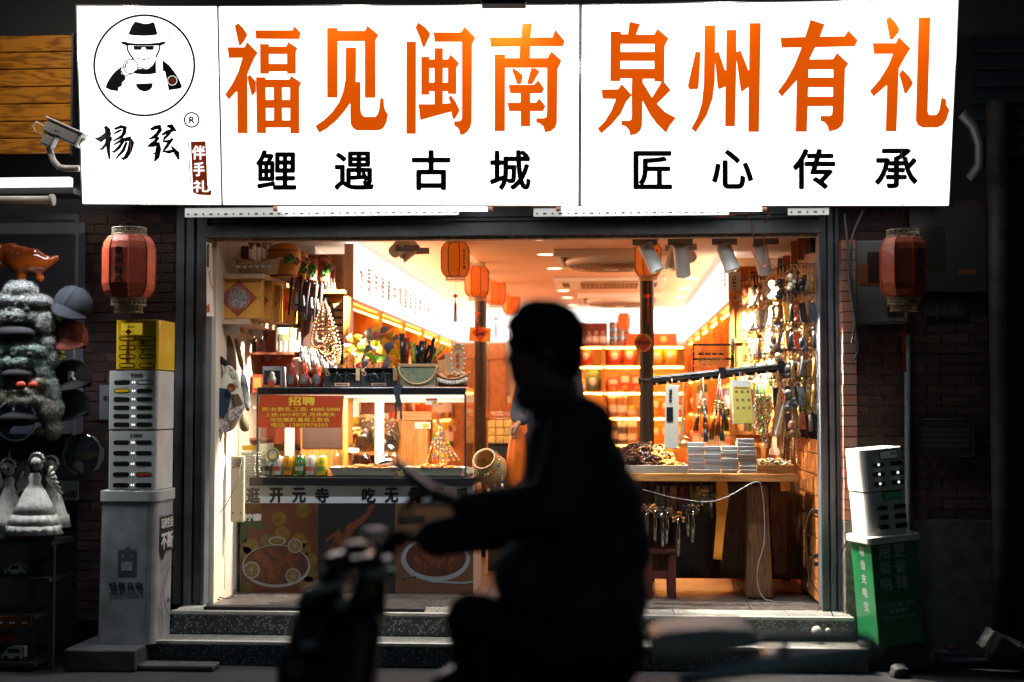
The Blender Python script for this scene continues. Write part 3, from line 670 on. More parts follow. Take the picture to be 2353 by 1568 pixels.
# ---- side shelving with goods
cols=[(.75,.08,.02),(.8,.3,.03),(.85,.55,.06),(.7,.12,.05),(.25,.05,.03),(.8,.72,.55),(.1,.22,.1),(.5,.25,.1),(.85,.4,.2),(.9,.8,.6),(.12,.12,.14),(.6,.1,.03)]
cname=['red','orange','yellow','crimson','dark brown','cream','green','tan','salmon','pale','black','rust red']
pk=[M('pack_'+n_.replace(' ','_'),c,.4,var=.35,vs=18,hue=.01)for n_,c in zip(cname,cols)]
lab_w=M('label_paper',(.85,.8,.7),.5);gold=M('gold_print',(.9,.6,.15),.3,.6)
def pack(kind,w,d,h):
    """goods standing on z=0, front facing -Y"""
    mb=MB()
    if kind=='box':
        mb.box(-w/2,w/2,0,d,0,h)
        mb.box(-w*.34,w*.34,-.0015,0,h*.5,h*.85,1);mb.box(-w*.2,w*.2,-.0015,0,h*.12,h*.3,2)
    elif kind=='pouch':
        n_=6;pr=[]
        for i in range(n_+1):
            u=i/n_;th=d*.5*math.sin(PI*min(u*1.15+.08,1))+.004;pr.append((u*h,th))
        vs=[]
        for z,th in pr:vs+=[(-w/2,0,z),(-w*.25,-th,z),(w*.25,-th,z),(w/2,0,z),(w*.25,th,z),(-w*.25,th,z)]
        fs=[(i*6+j,i*6+(j+1)%6,(i+1)*6+(j+1)%6,(i+1)*6+j)for i in range(n_)for j in range(6)]+[tuple(range(5,-1,-1)),tuple(n_*6+j for j in range(6))]
        mb.add(vs,fs,0,True);mb.ball((0,-d*.47,h*.45),w*.26,10,1,rz=h*.2,ry=.012);mb.box(-w*.2,w*.2,-d*.36,-d*.3,h*.75,h*.84,2)
    elif kind=='jar':
        r=w/2;mb.lathe([(0,0),(r,0),(r,h*.75),(r*.8,h*.84),(r*.8,h*.86)],n=14);mb.lathe([(r*.86,h*.84),(r*.86,h),(0,h)],n=14,m=2)
        mb.lathe([(r*1.01,h*.2),(r*1.01,h*.6)],n=14,m=1)
    elif kind=='tin':
        r=w/2;mb.lathe([(0,0),(r,0),(r,h),(0,h)],n=16,smooth=False);mb.lathe([(r*1.01,h*.25),(r*1.01,h*.7)],n=16,m=1)
    elif kind=='plate':
        mb.lathe([(0,0),(h*.38,.004),(h*.5,.02),(h*.47,.02),(h*.36,.01),(0,.008)],c=(0,.02,h/2),n=24,ax=(0,-1,.12));mb.lathe([(0,.012),(h*.25,.014)],c=(0,.015,h/2),n=16,ax=(0,-1,.12),m=1)
    return mb
PROTO={}
nice={'box':'gift box','pouch':'snack pouch','jar':'jar','tin':'tin','plate':'round display plate'}
used={}
def place_pack(kind,w,d,h,ci,loc,rz,where,group,lblmat=None):
    key=(kind,round(w,3),round(h,3),ci)
    nm=nice[kind].replace(' ','_')
    if key not in PROTO:
        me=pack(kind,w,d,h).mesh(nm)
        for mm in(pk[ci],lab_w if ci not in(5,9)else pk[0],gold):me.materials.append(mm)
        PROTO[key]=me
    o=bpy.data.objects.new(nm,PROTO[key]);COL.objects.link(o);o.location=loc;o.rotation_euler=(0,0,rz)
    lb=f'{cname[ci]} {nice[kind]} {where}'
    used.setdefault(lb,[]).append(o)
    return tag(o,lb,nice[kind].split()[-1],group)
def shelf_unit(x_face,y0,y1,nb,side,label,zs,depth=.34):
    """side=+1: unit on the left wall facing +X. boards along Y"""
    u=T('shelf_unit',label,'shelves',(x_face,y0,FLZ))
    xb_=x_face-side*depth
    st=(y1-y0)/nb
    X0,X1=min(x_face,xb_),max(x_face,xb_)
    for i in range(nb+1):
        yy=y0+i*st
        MB().box(X0+.001,X1,yy-.0125,yy+.0125,FLZ+.001,BZ-.001).build('upright',pine,u)
    for z in zs:
        for i in range(nb):
            MB().box(X0+.003,X1,y0+i*st+.013,y0+(i+1)*st-.013,z-.022,z).build('shelf_board',pine_h,u)
    MB().box(X0-.0 if side>0 else X0,X1,y0-.013,y1+.013,BZ-.026,BZ-.0015).build('top_board',pine_h,u)
    MB().box(xb_-.01,xb_+.01,y0,y1,FLZ,BZ-.03).build('back_panel',M('shelf_back',(.62,.3,.1),.6,var=.2),u)
    for z in list(zs)[1:]+[BZ-.03]:
        MB().box(min(x_face-side*.03,x_face-side*.05),max(x_face-side*.03,x_face-side*.05),y0+.02,y1-.02,z-.032,z-.026).build('strip_light',emis('warm_strip',(1,.45,.1),22),u)
    return u
zsL=[.35,.72,1.02,1.32,1.62]
shelf_unit(BLX,LBY+.02,BKY-.05,5,1,'long pine shelf unit along the left wall below the light box',zsL)
zsR=[.35,.72,1.05,1.38,1.72]
shelf_unit(BRX,RBY+.02,BKY-.05,5,-1,'long pine shelf unit along the right wall below the light box',zsR)
rr=random.Random(3)
tierw=['bottom','second','middle','fourth','top']
for side,xf,y0,zs,sn_ in((1,BLX,LBY+.02,zsL,'left'),(-1,BRX,RBY+.02,zsR,'right')):
    st=(BKY-.05-y0)/5
    for bay in range(5):
        for ti,z in enumerate(zs):
            if ti<(2 if side<0 else 1)and bay<1:continue
            yy=y0+bay*st+.12;k=0
            kind=rr.choice(['box','pouch','pouch','jar','tin','box']);ci=rr.randrange(12)
            wdt=rr.choice([.13,.16,.19])*(1.5 if bay>2 else 1.25);h=rr.choice([.19,.22,.25])
            if side<0 and ti==4:kind='box';wdt=.09;h=.38;
            while yy+wdt/2<y0+(bay+1)*st-.03:
                if rr.random()<.35:kind=rr.choice(['box','pouch','jar','tin'])if not(side<0 and ti==4)else 'box'
                if kind!='box' or rr.random()<.3:ci=rr.randrange(12)
                place_pack(kind,wdt,.1,h,ci,(xf-side*rr.uniform(.06,.1)-(side*.1 if kind=='box' else 0),yy,z+.0005),side*PI/2 if side>0 else-PI/2,
                           f'on the {tierw[ti]} {sn_} unit shelf, {ORD[bay]} bay',f'goods on the {sn_} shelves')
                yy+=wdt*1.02;k+=1
# ---- back wall shelving
bx0,bx1=RX(1200,BKY-.35),BRX-.02
bt=[RZ(v,BKY-.36)for v in(1075,1019,957,899,839,794)]
bu=T('shelf_unit','glowing pine shelf unit full of snack packs across the back wall','shelves',((bx0+bx1)/2,BKY-.2,FLZ))
nb=4;bw=(bx1-bx0)/nb
for i in range(nb+1):MB().box(bx0+i*bw-.015,bx0+i*bw+.015,BKY-.37,BKY-.15,FLZ,bt[-1]-.022).build('upright',pine,bu)
for z in bt:
    for i in range(nb):MB().box(bx0+i*bw+.0155,bx0+(i+1)*bw-.0155,BKY-.37,BKY-.15,z-.022,z).build('shelf_board',pine_h,bu)
MB().box(bx0,bx1,BKY-.149,BKY-.142,FLZ,bt[-1]).build('back_panel',M('yellow_back',(.8,.5,.2),.6,var=.1),bu)
for z in bt[1:]:
    MB().box(bx0+.03,bx1-.03,BKY-.35,BKY-.335,z-.034,z-.0225).build('strip_light',emis('back_strip',(1,.48,.1),34),bu)
for ti,z in enumerate(bt[:-1]):
    for bay in range(nb):
        x=bx0+bay*bw+.04
        pool=[['plate','plate','box'],['tin','tin','box','jar'],['jar','jar','tin','box'],['pouch','jar','box'],['pouch','pouch','box','pouch']][ti];kd=rr.choice(pool);ci=rr.choice([0,1,2,3,5,6,7,8,9,10,2,1]);run=rr.choice([1,2,3])
        while True:
            if run==0:kd=rr.choice(pool);ci=rr.choice([0,1,2,3,5,6,7,8,9,10,2,1]);run=rr.choice([1,1,2,3])
            run-=1
            ww={'plate':.26,'tin':.1,'jar':.1,'pouch':.15,'box':.12}[kd];h={'plate':.25,'tin':.17,'jar':.13,'pouch':.2,'box':.17}[kd]*rr.choice([.85,1,1.1])
            if x+ww>bx0+(bay+1)*bw-.02:break
            yo=rr.uniform(-.012,.01)
            place_pack(kd,ww,.08,h,ci,(x+ww/2,BKY-.29+yo,z+.0005),rr.uniform(-.08,.08)if kd!='box' else rr.uniform(-.04,.04),
                       f'on the {["lowest", "second", "third", "fourth", "highest"][ti]} back wall shelf, {ORD[bay]} bay','goods on the back wall shelves')
            if kd=='tin' and rr.random()<.4:place_pack(kd,ww,.08,.12,ci,(x+ww/2,BKY-.29+yo,z+.001+h),0,f'stacked on another tin, {ORD[bay]} bay of the back wall','goods on the back wall shelves')
            x+=ww*1.04
    for i in range(11):
        lx=bx0+.1+(bx1-bx0-.2)*(i+rr.uniform(-.2,.2))/10;MB().box(lx-.028,lx+.028,BKY-.374,BKY-.3715,z-.021,z-.001).build('price_label',lab_w,bu)
# boxes on top of the back shelf
xx=RX(1440,BKY-.3);i=0
while xx<bx1-.1:
    wdt=.27
    o=MB().box(xx,xx+wdt-.006,BKY-.36,BKY-.2,bt[-1]+.0005,bt[-1]+.125)
    disc(o,xx+wdt*.45,bt[-1]+.065,.035,lambda x,z:(x,BKY-.362,z),20,1)
    tag(o.build('gift_box',[M('orange_card',(.85,.14,.03),.5,var=.1),gold]),f'flat red box with gold sun, {ORD[i]} from the paper bag on the back shelves','box','red gift boxes on top of the back shelves');xx+=wdt;i+=1
# paper bag with lettering
a=at(1322,742,BKY-.42);b=at(1396,791,BKY-.42)
bag=T('paper_bag','dark red paper carrier bag with white lettering and black handle on the back shelves','bag',((a.x+b.x)/2,BKY-.36,bt[-1]))
MB().box(a.x,b.x,BKY-.4,BKY-.3,bt[-1]+.0005,a.z).build('body',M('maroon_card',(.18,.02,.01),.5,var=.2),bag)
hb=MB();cx=(a.x+b.x)/2
hb.tube([(cx-.07+.14*i/8,BKY-.405,a.z-.01-.09*math.sin(PI*i/8))for i in range(9)],.006,6);hb.build('handle',blackm,bag)
tx=MB();zz=bt[-1]
put_text(tx,'泉州有禮',(a.x+.02,BKY-.402,zz+.1),(b.x-.01,BKY-.402,zz+.1),(b.x-.01,BKY-.402,zz+.02),(a.x+.02,BKY-.402,zz+.02),.03)
for i in range(4):ringp(tx,a.x+.07+i*.075,zz+.13,.014,.006,lambda x,z:(x,BKY-.402,z),16)
tx.build('lettering',whitem,bag)
for i in range(9):
    x=b.x+.05+(i%3)*.075;z=bt[-1]+.001+(i//3)*.085
    o=MB().lathe([(0,0),(.035,0),(.035,.08),(0,.08)],c=(x,BKY-.3,z),n=14,smooth=False).lathe([(.0355,.02),(.0355,.035)],c=(x,BKY-.3,z),n=14,m=1).lathe([(.0355,.055),(.0355,.062)],c=(x,BKY-.3,z),n=14,m=1)
    tag(o.build('tea_tin',[blackm,pk[1]],None),f'black tea tin with orange bands, {["bottom", "middle", "top"][i // 3]} row, {ORD[i % 3]} from the bag','tin','black tea tins beside the paper bag')
# ---- brown door / panels at left of the back wall
dr=T('panel_door','orange brown wooden door with panels at the left of the back wall','door',(RX(1110,BKY-.1),BKY-.1,FLZ))
dm=wood('door_wood',(.5,.24,.1),(.33,.14,.06),.45,(5,5,1.2))
for(p0,p1)in((1045,1085),(1086,1122),(1124,1163)):
    a=RX(p0,BKY-.1);b=RX(p1,BKY-.1)
    MB().box(a,b,BKY-.11,BKY-.06,FLZ,BZ-.04).build('plank',dm,dr,bevel=.004)
for z in(.7,1.3,1.95):MB().box(RX(1045,BKY-.1),RX(1163,BKY-.1),BKY-.13,BKY-.111,z,z+.07).build('rail',dm,dr)
# ---- posts
for px0,px1,Y,lab in((1090,1118,11.2,'dark round wooden post to the left of the walkway behind the glass case'),(1470,1503,9.75,'dark round wooden post beside the merchandise table')):
    x=(RX(px0,Y)+RX(px1,Y))/2;r=(RX(px1,Y)-RX(px0,Y))/2
    pts=[(x+random.uniform(-.003,.003),Y+random.uniform(-.003,.003),FLZ+(CEIL-FLZ)*i/14)for i in range(15)]
    o=MB().tube(pts,[r*random.uniform(.95,1.05)for _ in pts],20).build('wooden_post',darkw);tag(o,lab,'post','posts holding up the ceiling')
# ---- ceiling gear: downlights, cassette, fans, speaker
def dlight(px,py,r=.055,lit=True,zc_=CEIL,k=0,E=7):
    c=ground(px,py,zc_)
    lab=f'round ceiling downlight, {ORD[k]} from the entrance'
    o=T('downlight',lab+(' left of the air conditioner' if px<1350 else ' right of the fans'),'ceiling light',tuple(c),group='downlights in the ceiling')
    MB().lathe([(r,-.001),(r*1.22,-.004),(r*1.25,0)],c=c,n=24).build('rim',whitem,o)
    MB().lathe([(0,-.002),(r,-.001)],c=c,n=24).build('lamp',emis('lamp_warm',(1,.72,.4),9)if lit else M('lamp_off',(.5,.35,.25),.5),o)
    if lit and E:spot('downlight_lamp',(c.x,c.y,c.z-.02),(c.x,c.y,0),E,(1,.42,.13),120,.6,.05)
for k,(x,y)in enumerate(((1302,595),(1335,657),(1362,712))):pass
for k,(x,y)in enumerate(((1237,550),(1254,585),(1274,617),(1294,668),(1304,684),(1316,702))):dlight(x,y,k=k,E=45 if k<4 else 0)
for k,(x,y)in enumerate(((1614,605),(1590,640),(1572,663),(1560,682))):dlight(x,y,r=.05,lit=k>0,k=k,E=24 if k in(1,3)else 0)
for k,(x,y)in enumerate(((1190,612),)):pass
# air conditioner cassette
def ceil_quad(x0,y0,x1,y1):  # picture rows on the ceiling: near edge y0 (left..right x), far edge y1
    a=ground((x0+x1)/2,y0,CEIL);b=ground((x0+x1)/2,y1,CEIL);return a,b
ac_y0=ground(1400,637,CEIL).y;ac_y1=ground(1400,662,CEIL).y
ax0=RX(1275,ac_y0*1.02);ax1=ax0+.92
ac_y1=ac_y0+.85
ac=T('ceiling_air_conditioner','square white air conditioner cassette with a central grille set in the ceiling','air conditioner',((ax0+ax1)/2,(ac_y0+ac_y1)/2,CEIL))
MB().box(ax0,ax1,ac_y0,ac_y1,CEIL-.03,CEIL-.0005).build('panel',whitem,ac,bevel=.008)
g=MB();gx0,gx1,gy0,gy1=ax0+.22,ax1-.22,ac_y0+.2,ac_y1-.2
MB().box(gx0,gx1,gy0,gy1,CEIL-.0315,CEIL-.0302).build('intake',M('brown_dark',(.1,.05,.03),.7),ac)
for i in range(14):x=gx0+(gx1-gx0)*i/13;g.box(x-.004,x+.004,gy0,gy1,CEIL-.036,CEIL-.032)
for i in range(8):y=gy0+(gy1-gy0)*i/7;g.box(gx0,gx1,y-.004,y+.004,CEIL-.0362,CEIL-.0318)
g.build('grille',M('grille_tan',(.45,.3,.2),.5),ac)
v=MB();v.box(gx0,gx1,ac_y0+.06,ac_y0+.12,CEIL-.032,CEIL-.0301);v.box(gx0,gx1,ac_y1-.12,ac_y1-.06,CEIL-.032,CEIL-.0301)
v.box(ax0+.06,ax0+.12,gy0,gy1,CEIL-.032,CEIL-.0301);v.box(ax1-.12,ax1-.06,gy0,gy1,CEIL-.032,CEIL-.0301);v.build('vent_slot',MATS['brown_dark'],ac)
def ceil_fan(pxc,py0,sz,lab):
    y0=ground(pxc,py0,CEIL).y;xc=RX(pxc,y0);yc=y0+sz/2
    f=T('ceiling_fan',lab,'fan',(xc,yc,CEIL),group='square fans in the ceiling')
    q=MB();h=sz/2
    for a_,b_,c_,d_ in((-h,h,-h,-h+.05),(-h,h,h-.05,h),(-h,-h+.05,-h+.05,h-.05),(h-.05,h,-h+.05,h-.05)):q.box(xc+a_,xc+b_,yc+c_,yc+d_,CEIL-.05,CEIL-.0005)
    q.build('frame',whitem,f,bevel=.004)
    MB().box(xc-h+.05,xc+h-.05,yc-h+.05,yc+h-.05,CEIL-.006,CEIL-.0006).build('filter',MATS['brown_dark'],f)
    q=MB()
    for i in range(22):x=xc-h+.06+(sz-.12)*i/21;q.box(x-.003,x+.003,yc-h+.05,yc+h-.05,CEIL-.02,CEIL-.007)
    q.build('slat_panel',M('brown_mid',(.25,.14,.09),.6),f)
    q=MB();R_=sz*.4
    q.lathe([(R_,-.02),(R_*1.02,-.05),(R_*.96,-.085),(R_*.92,-.05),(R_*.93,-.02)],c=(xc,yc,CEIL),n=32);q.build('fan_ring',whitem,f)
    q=MB()
    for i in range(28):
        t_=2*PI*i/28;q.tube([(xc+.05*math.cos(t_),yc+.05*math.sin(t_),CEIL-.1),(xc+R_*.95*math.cos(t_+.3),yc+R_*.95*math.sin(t_+.3),CEIL-.08)],.003,4)
    for r_ in(.12,.2,.27):
        if r_<R_:q.lathe([(r_-.003,-.098),(r_+.003,-.098),(r_,-.093),(r_-.003,-.098)],c=(xc,yc,CEIL),n=28)
    q.build('grille',M('grille_tan',(.45,.3,.2),.5),f)
    MB().lathe([(.0,-.115),(.05,-.11),(.055,-.09)],c=(xc,yc,CEIL),n=16).build('hub',whitem,f)
ceil_fan(1405,572,.78,'square recessed ceiling fan with round grille just inside the entrance')
ceil_fan(1425,673,.78,'square recessed ceiling fan with round grille beyond the air conditioner')
# ---- lanterns
lit_skin=M('lantern_lit',(.8,.13,.015),.6,emit=.3,ecol=(1,.17,.008),var=.25,vs=14,bump=.2,bs=120)
red_skin=M('lantern_red',(.62,.1,.04),.5,var=.2,vs=30,coat=.2,bump=.3,bs=150)
rib_m=M('lantern_rib',(.12,.02,.01),.5);lring=M('lantern_lace',(.45,.3,.16),.5,var=.3,vs=60);redrib=M('lantern_seam',(.9,.12,.06),.5)
dring=M('lantern_lace_dark',(.35,.31,.22),.5,.3,var=.4,vs=60)
tass=M('tassel_red',(.55,.05,.015),.6)
def lantern(c,rad,h,label,lit,text,text_px,group,n=8,a0=0,tassel=.3,cord_to=None,double=False,tang=0.0):
    """c = centre of body"""
    c=Vector(c);L=T('lantern',label,'lantern',tuple(c-Vector((0,0,h/2))),group=group)
    prof=[(.60,-.5),(.78,-.47),(.93,-.38),(1,-.27),(1.0,.27),(.93,.38),(.78,.47),(.60,.5)]
    pr=[(r*rad,z*h)for r,z in prof]
    MB().lathe(pr,c=c,n=n,smooth=False,a0=a0).build('skin',lit_skin if lit else red_skin,L)
    rb=MB()
    for j in range(n):
        t_=a0+2*PI*j/n
        rb.tube([(c.x+r*1.005*math.cos(t_),c.y+r*1.005*math.sin(t_),c.z+z)for r,z in pr],rad*(.034 if lit else.022),5)
    rb.build('rib',rib_m if lit else redrib,L)
    rl=rad*.66;zt=h/2
    bands=[(zt,zt+h*.1,rl),(-zt-h*.11,-zt,rl*1.0)]+([(-zt-h*.22,-zt-h*.12,rl*.82)]if double else[])
    for z0_,z1_,r in bands:
        lace=MB()
        for zz in(z0_,z1_):lace.tube([(c.x+r*math.cos(t_),c.y+r*math.sin(t_),c.z+zz)for t_ in[2*PI*i/20 for i in range(20)]],rad*.03,4,closed=True)
        for i in range(20):
            t1,t2=2*PI*i/20,2*PI*(i+1)/20
            for(ta,tb)in((t1,t2),(t2,t1)):
                lace.tube([(c.x+r*math.cos(ta),c.y+r*math.sin(ta),c.z+z0_),(c.x+r*math.cos(tb),c.y+r*math.sin(tb),c.z+z1_)],rad*.018,3)
        lace.build('lace_rim',lring if lit else dring,L)
    MB().lathe([(0,-zt),(rad*.6,-zt)],c=c,n=n,a0=a0).lathe([(0,zt),(rad*.6,zt)],c=c,n=n,a0=a0).build('cap',rib_m,L)
    top=c+Vector((0,0,zt+h*.1))
    if cord_to:MB().tube([top-Vector((rl,0,0)),top+Vector((0,0,.05)),top+Vector((rl,0,0))],.002,4).tube([top+Vector((0,0,.05)),Vector((top.x,top.y,cord_to))],.002,4).build('hanging_cord',rib_m,L)
    if tassel:
        b=c+Vector((0,0,-zt-h*(.22 if double else.11)))
        s_=tassel
        q=MB().tube([b,b-Vector((0,0,s_*.3))],.0015,4)
        k=b-Vector((0,0,s_*.36));d=s_*.06
        q.poly([k+Vector((0,0,d)),k+Vector((d,0,0)),k-Vector((0,0,d)),k-Vector((d,0,0))],(),(0,.006,0))
        for sx in(-1,1):q.tube([k+Vector((sx*(d+.008+.008*math.cos(t_)),0,.008*math.sin(t_)))for t_ in[2*PI*i/8 for i in range(8)]],.0015,4,closed=True)
        q.tube([k-Vector((0,0,d)),k-Vector((0,0,d+.02))],.0025,5)
        for i in range(9):
            t_=2*PI*i/9;q.tube([k-Vector((0,0,d+.015)),k+Vector((.006*math.cos(t_),.006*math.sin(t_),-d-.04)),k+Vector((.009*math.cos(t_),.009*math.sin(t_),-s_*.6))],.0018,3)
        q.build('tassel',tass,L)
    if text:
        tm=MB();ta=text_px
        t0=ta;rr_=rad*1.012*math.cos(PI/n)
        nn=len(text);z_hi=.30*h;ch_h=.60*h/nn;wch=min(ch_h*.86,rad*.5)
        nv=Vector((math.cos(t0),math.sin(t0),0));tv=Vector((-nv.y,nv.x,0))
        for i,ch in enumerate(text):
            zc_=c.z+z_hi-ch_h*(i+.5);mid=Vector((c.x,c.y,zc_))+nv*rr_
            hh=ch_h*.43
            put_text(tm,ch,mid-tv*wch/2+Vector((0,0,hh)),mid+tv*wch/2+Vector((0,0,hh)),mid+tv*wch/2-Vector((0,0,hh)),mid-tv*wch/2-Vector((0,0,hh)),.03)
        tm.build('lettering',blackf,L)
    return L
A8=PI/8
SH_T='泉州伴手禮'
def lan_px(x0,x1,y0,y1,Y,**k):
    a,b=at(x0,y0,Y),at(x1,y1,Y);return dict(c=((a.x+b.x)/2,Y,(a.z+b.z)/2),rad=(b.x-a.x)/2,h=a.z-b.z,**k)
G='lit orange lanterns inside the shop'
for(x0,x1,y0,y1,Y,tx_,ta,lb,tas)in(
    (1013,1080,560,636,9.15,SH_T,-PI/2+.78,'largest of the lit orange lanterns, hanging nearest the entrance on the left',.28),
    (1067,1125,614,682,10.4,SH_T,-PI/2+.28,'lit orange lantern with its lettering facing out, second in the left row',.28),
    (1116,1163,648,700,12.2,None,0,'lit orange lantern without visible lettering, third in the left row',.28),
    (1154,1196,677,722,13.8,SH_T,-PI/2+.1,'lit orange lantern behind the rider\'s head, last in the left row',.28),
    (1457,1521,560,634,9.25,SH_T,-PI/2+.78,'lit orange lantern half hidden by a white track lamp on the right',.3),
    (1418,1449,722,757,13.9,SH_T,-PI/2-.7,'small lit orange lantern hanging before the back shelves',.3)):
    kk=lan_px(x0,x1,y0,y1,Y);lantern(label=lb,lit=True,text=tx_,text_px=ta,group=G,a0=A8,tassel=tas,cord_to=CEIL,**kk)
    cc=Vector(kk['c']);point('lantern_lamp',tuple(cc-Vector((0,0,kk['h']*.9))),.8,(1,.35,.08),.08)
GO='red lanterns outside the shop'
LT='泉州特产'
kk=lan_px(240,353,541,686,7.75);lantern(label='dark red lantern with lace rims hanging left of the entrance above the yellow cabinet',lit=False,text=LT,text_px=-PI/2-.1,group=GO,a0=-PI/2-.1-A8,tassel=.3,cord_to=3.0,double=True,**kk)
kk=lan_px(2019,2133,545,684,7.75);lantern(label='dark red lantern with lace rims hanging right of the entrance beside the meter box',lit=False,text=LT,text_px=-PI/2+.62,group=GO,a0=-PI/2+.62-A8,tassel=.34,cord_to=3.0,double=True,**kk)
# ---- track and spot lamps
tr=MB().box(RX(1200,8.62),RX(1800,8.62),8.6,8.64,CEIL-.045,CEIL-.008).build('light_track',M('track_brown',(.2,.14,.12),.5));tag(tr,'thin lighting track along the ceiling edge just inside the entrance','lighting track')
def track_spot(x0,y0,x1,y1,rad,Y,label,aim,lit=True,E=60,colr=(1,.9,.75),body=None,mount=None,fx=True,light=True,group='white cylinder track lamps'):
    a,b=at(x0,y0,Y),at(x1,y1,Y);b=b+Vector((0,.05 if aim[1]>Y else-.02,0))
    if aim[1]>Y:b.y+=.06
    t=T('track_lamp',label,'spot lamp',tuple(a),group=group)
    d=(b-a).normalized();bm_=body or M('lamp_white',(.88,.87,.84),.38)
    MB().cyl(a,b,rad,rad,28,caps=False).cyl(a,a+d*.002,rad*.995,rad*.995,28).build('body',bm_,t)
    MB().lathe([(rad*.97,0),(rad*.9,-.03),(rad*.6,-.05),(0,-.055)],c=b,n=24,ax=tuple(d)).build('reflector',M('reflector',(.75,.7,.5),.2,.9),t)
    MB().lathe([(0,-.03),(rad*.62,-.028)],c=b,n=20,ax=tuple(d)).build('lamp',emis('lamp_hot',(1,.9,.7),14 if lit else 1),t)
    m_=Vector((a.x if mount is None else RX(mount,Y),a.y,CEIL-.045))
    jn=a+d*.05
    MB().tube([m_,Vector((m_.x,m_.y,m_.z-.04)),jn],.009,8).build('joint',bm_,t)
    MB().box(m_.x-.075,m_.x+.075,m_.y-.018,m_.y+.018,CEIL-.085,CEIL-.046).build('adapter',M('adapter_grey',(.42,.36,.34),.5),t)
    if light:spot('track_lamp_light',tuple(b+d*.01),aim,E,colr,42,.5,.025)
    return t
track_spot(1482,563,1511,624,.046,8.62,'white track lamp overlapping an orange lantern, tilted right',(1.2,8.0,.1),E=520)
track_spot(1563,563,1572,628,.046,8.62,'white track lamp hanging almost straight with a second lamp behind it',(.55,8.85,.8),E=420)
track_spot(1661,563,1683,622,.046,8.62,'white track lamp with its glowing mouth showing, between the straight one and the cabled one',(1.75,8.0,.9),E=620,mount=1667)
track_spot(1744,561,1762,622,.043,8.62,'white track lamp with a black cable looped over it',(1.15,9.1,1.6),E=520,mount=1763)
track_spot(1568,560,1590,590,.04,8.9,'warm tinted lamp turned towards the right behind the straight white lamp',(1.2,9.9,1.6),E=420,mount=1575,group='lamps aimed at the goods')
track_spot(1556,556,1540,620,.04,8.95,'warm tinted lamp pointing down to the left behind the straight white lamp',(.9,8.9,1.3),E=330,group='lamps aimed at the goods')
LW=M('lamp_cream',(.92,.75,.55),.4)
track_spot(930,556,900,575,.042,8.85,'left of the two warm tinted lamps under the ceiling beside the light box',(-2.2,9.3,1.9),E=560,mount=935,body=LW,group='lamps aimed at the goods')
track_spot(958,562,922,594,.042,9.0,'right of the two warm tinted lamps under the ceiling beside the light box',(-2.0,9.0,1.3),E=520,mount=958,body=LW,group='lamps aimed at the goods')
# added area lights by the white bands, tinted warm to wash the ceiling
area('ceiling_wash_left',(BLX+.06,12.3,2.32),(0,12.3,2.5),56,(1,.37,.1),5.5,.25,up='Y')
area('ceiling_wash_right',(BRX-.06,12.5,2.32),(-.9,12.5,2.45),26,(1,.5,.22),5,.25,up='Y')
# ================================================================== DISPLAY CASE AND ITS GOODS
Z6=zc(950,1450,2.241);Z7=zc(900,1850,1.782);Z3=zc(2500,1400,2.613);Z4=zc(2450,1850,1.782);ZA=zc(800,850,2.412);Z5=zc(1300,850,2.09)
ZP=zc(2900,900,2.851);ZB=zc(2600,850,2.412);ZC_=zc(1850,1500,2.851)
CY=8.97
def rc(cv,x0,y0,x1,y1,Y):
    a=at(*cv(x0,y0),Y);b=at(*cv(x1,y1),Y);return a.x,b.x,b.z,a.z  # X0 X1 Z0 Z1
case=T('display_case','glass food display case on a counter with a grey banner and dark food posters','display case',tuple(at(820,1366,CY)))
x0,x1,z0,z1=rc(Z7,110,165,1770,945,CY)
z0=FLZ+.001
MB().box(x0,x1,CY+.004,CY+.55,z0,z1).build('counter_body',M('counter_grey',(.4,.4,.38),.5,.1),case,bevel=.004)
sp=wood('dark_orange_wood',(.5,.18,.06),(.3,.1,.03),.4)
MB().box(x1+.0005,x1+.006,CY+.02,CY+.53,z0+.3,z1-.03).build('side_panel',sp,case)
def pz(x,y,o=0):v=at(*Z7(x,y),CY);return Vector((v.x,CY-o,v.z))
def panel(x0,y0,x1,y1,mat,nm,o=.0):
    return MB().poly([pz(x0,y0,o),pz(x1,y0,o),pz(x1,y1,o),pz(x0,y1,o)],(),(0,.003,0)).build(nm,mat,case)
panel(118,167,1772,291,M('banner_grey',(.42,.46,.5),.5),'banner')
pb=MB()
for ch,xa_ in zip('逛开元寺吃无骨凤爪',(150,316,478,643,975,1137,1306,1475,1640)):
    pb=MB();put_text(pb,ch,pz(xa_,180,.001),pz(xa_+100,180,.001),pz(xa_+100,290,.001),pz(xa_,290,.001),.045);pb.build('banner_character',blackf,case)
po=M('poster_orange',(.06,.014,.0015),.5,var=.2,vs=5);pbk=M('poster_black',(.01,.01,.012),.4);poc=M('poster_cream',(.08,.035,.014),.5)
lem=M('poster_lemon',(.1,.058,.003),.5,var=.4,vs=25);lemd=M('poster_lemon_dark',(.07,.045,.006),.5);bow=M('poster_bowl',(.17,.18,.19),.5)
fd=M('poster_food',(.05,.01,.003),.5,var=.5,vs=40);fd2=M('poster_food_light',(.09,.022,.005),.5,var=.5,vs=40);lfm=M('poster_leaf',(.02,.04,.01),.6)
PM=[po,pbk,poc,lem,lemd,bow,fd,fd2,lfm,whitem]
rp=random.Random(5)
def poster(x0,x1,bgm,draw):
    q=MB();q.poly([pz(x0,292),pz(x1,292),pz(x1,938),pz(x0,938)],(),(0,.003,0),m=bgm);draw(q);q.build('poster',PM,case)
lay=[0]
def cvp(x,y):lay[0]+=1;v=at(*Z7(x,y),CY);return Vector((v.x,CY-.0006,v.z))
def layer(k):return lambda x,y:(lambda v:Vector((v.x,CY-.0006-.0003*k,v.z)))(at(*Z7(x,y),CY))
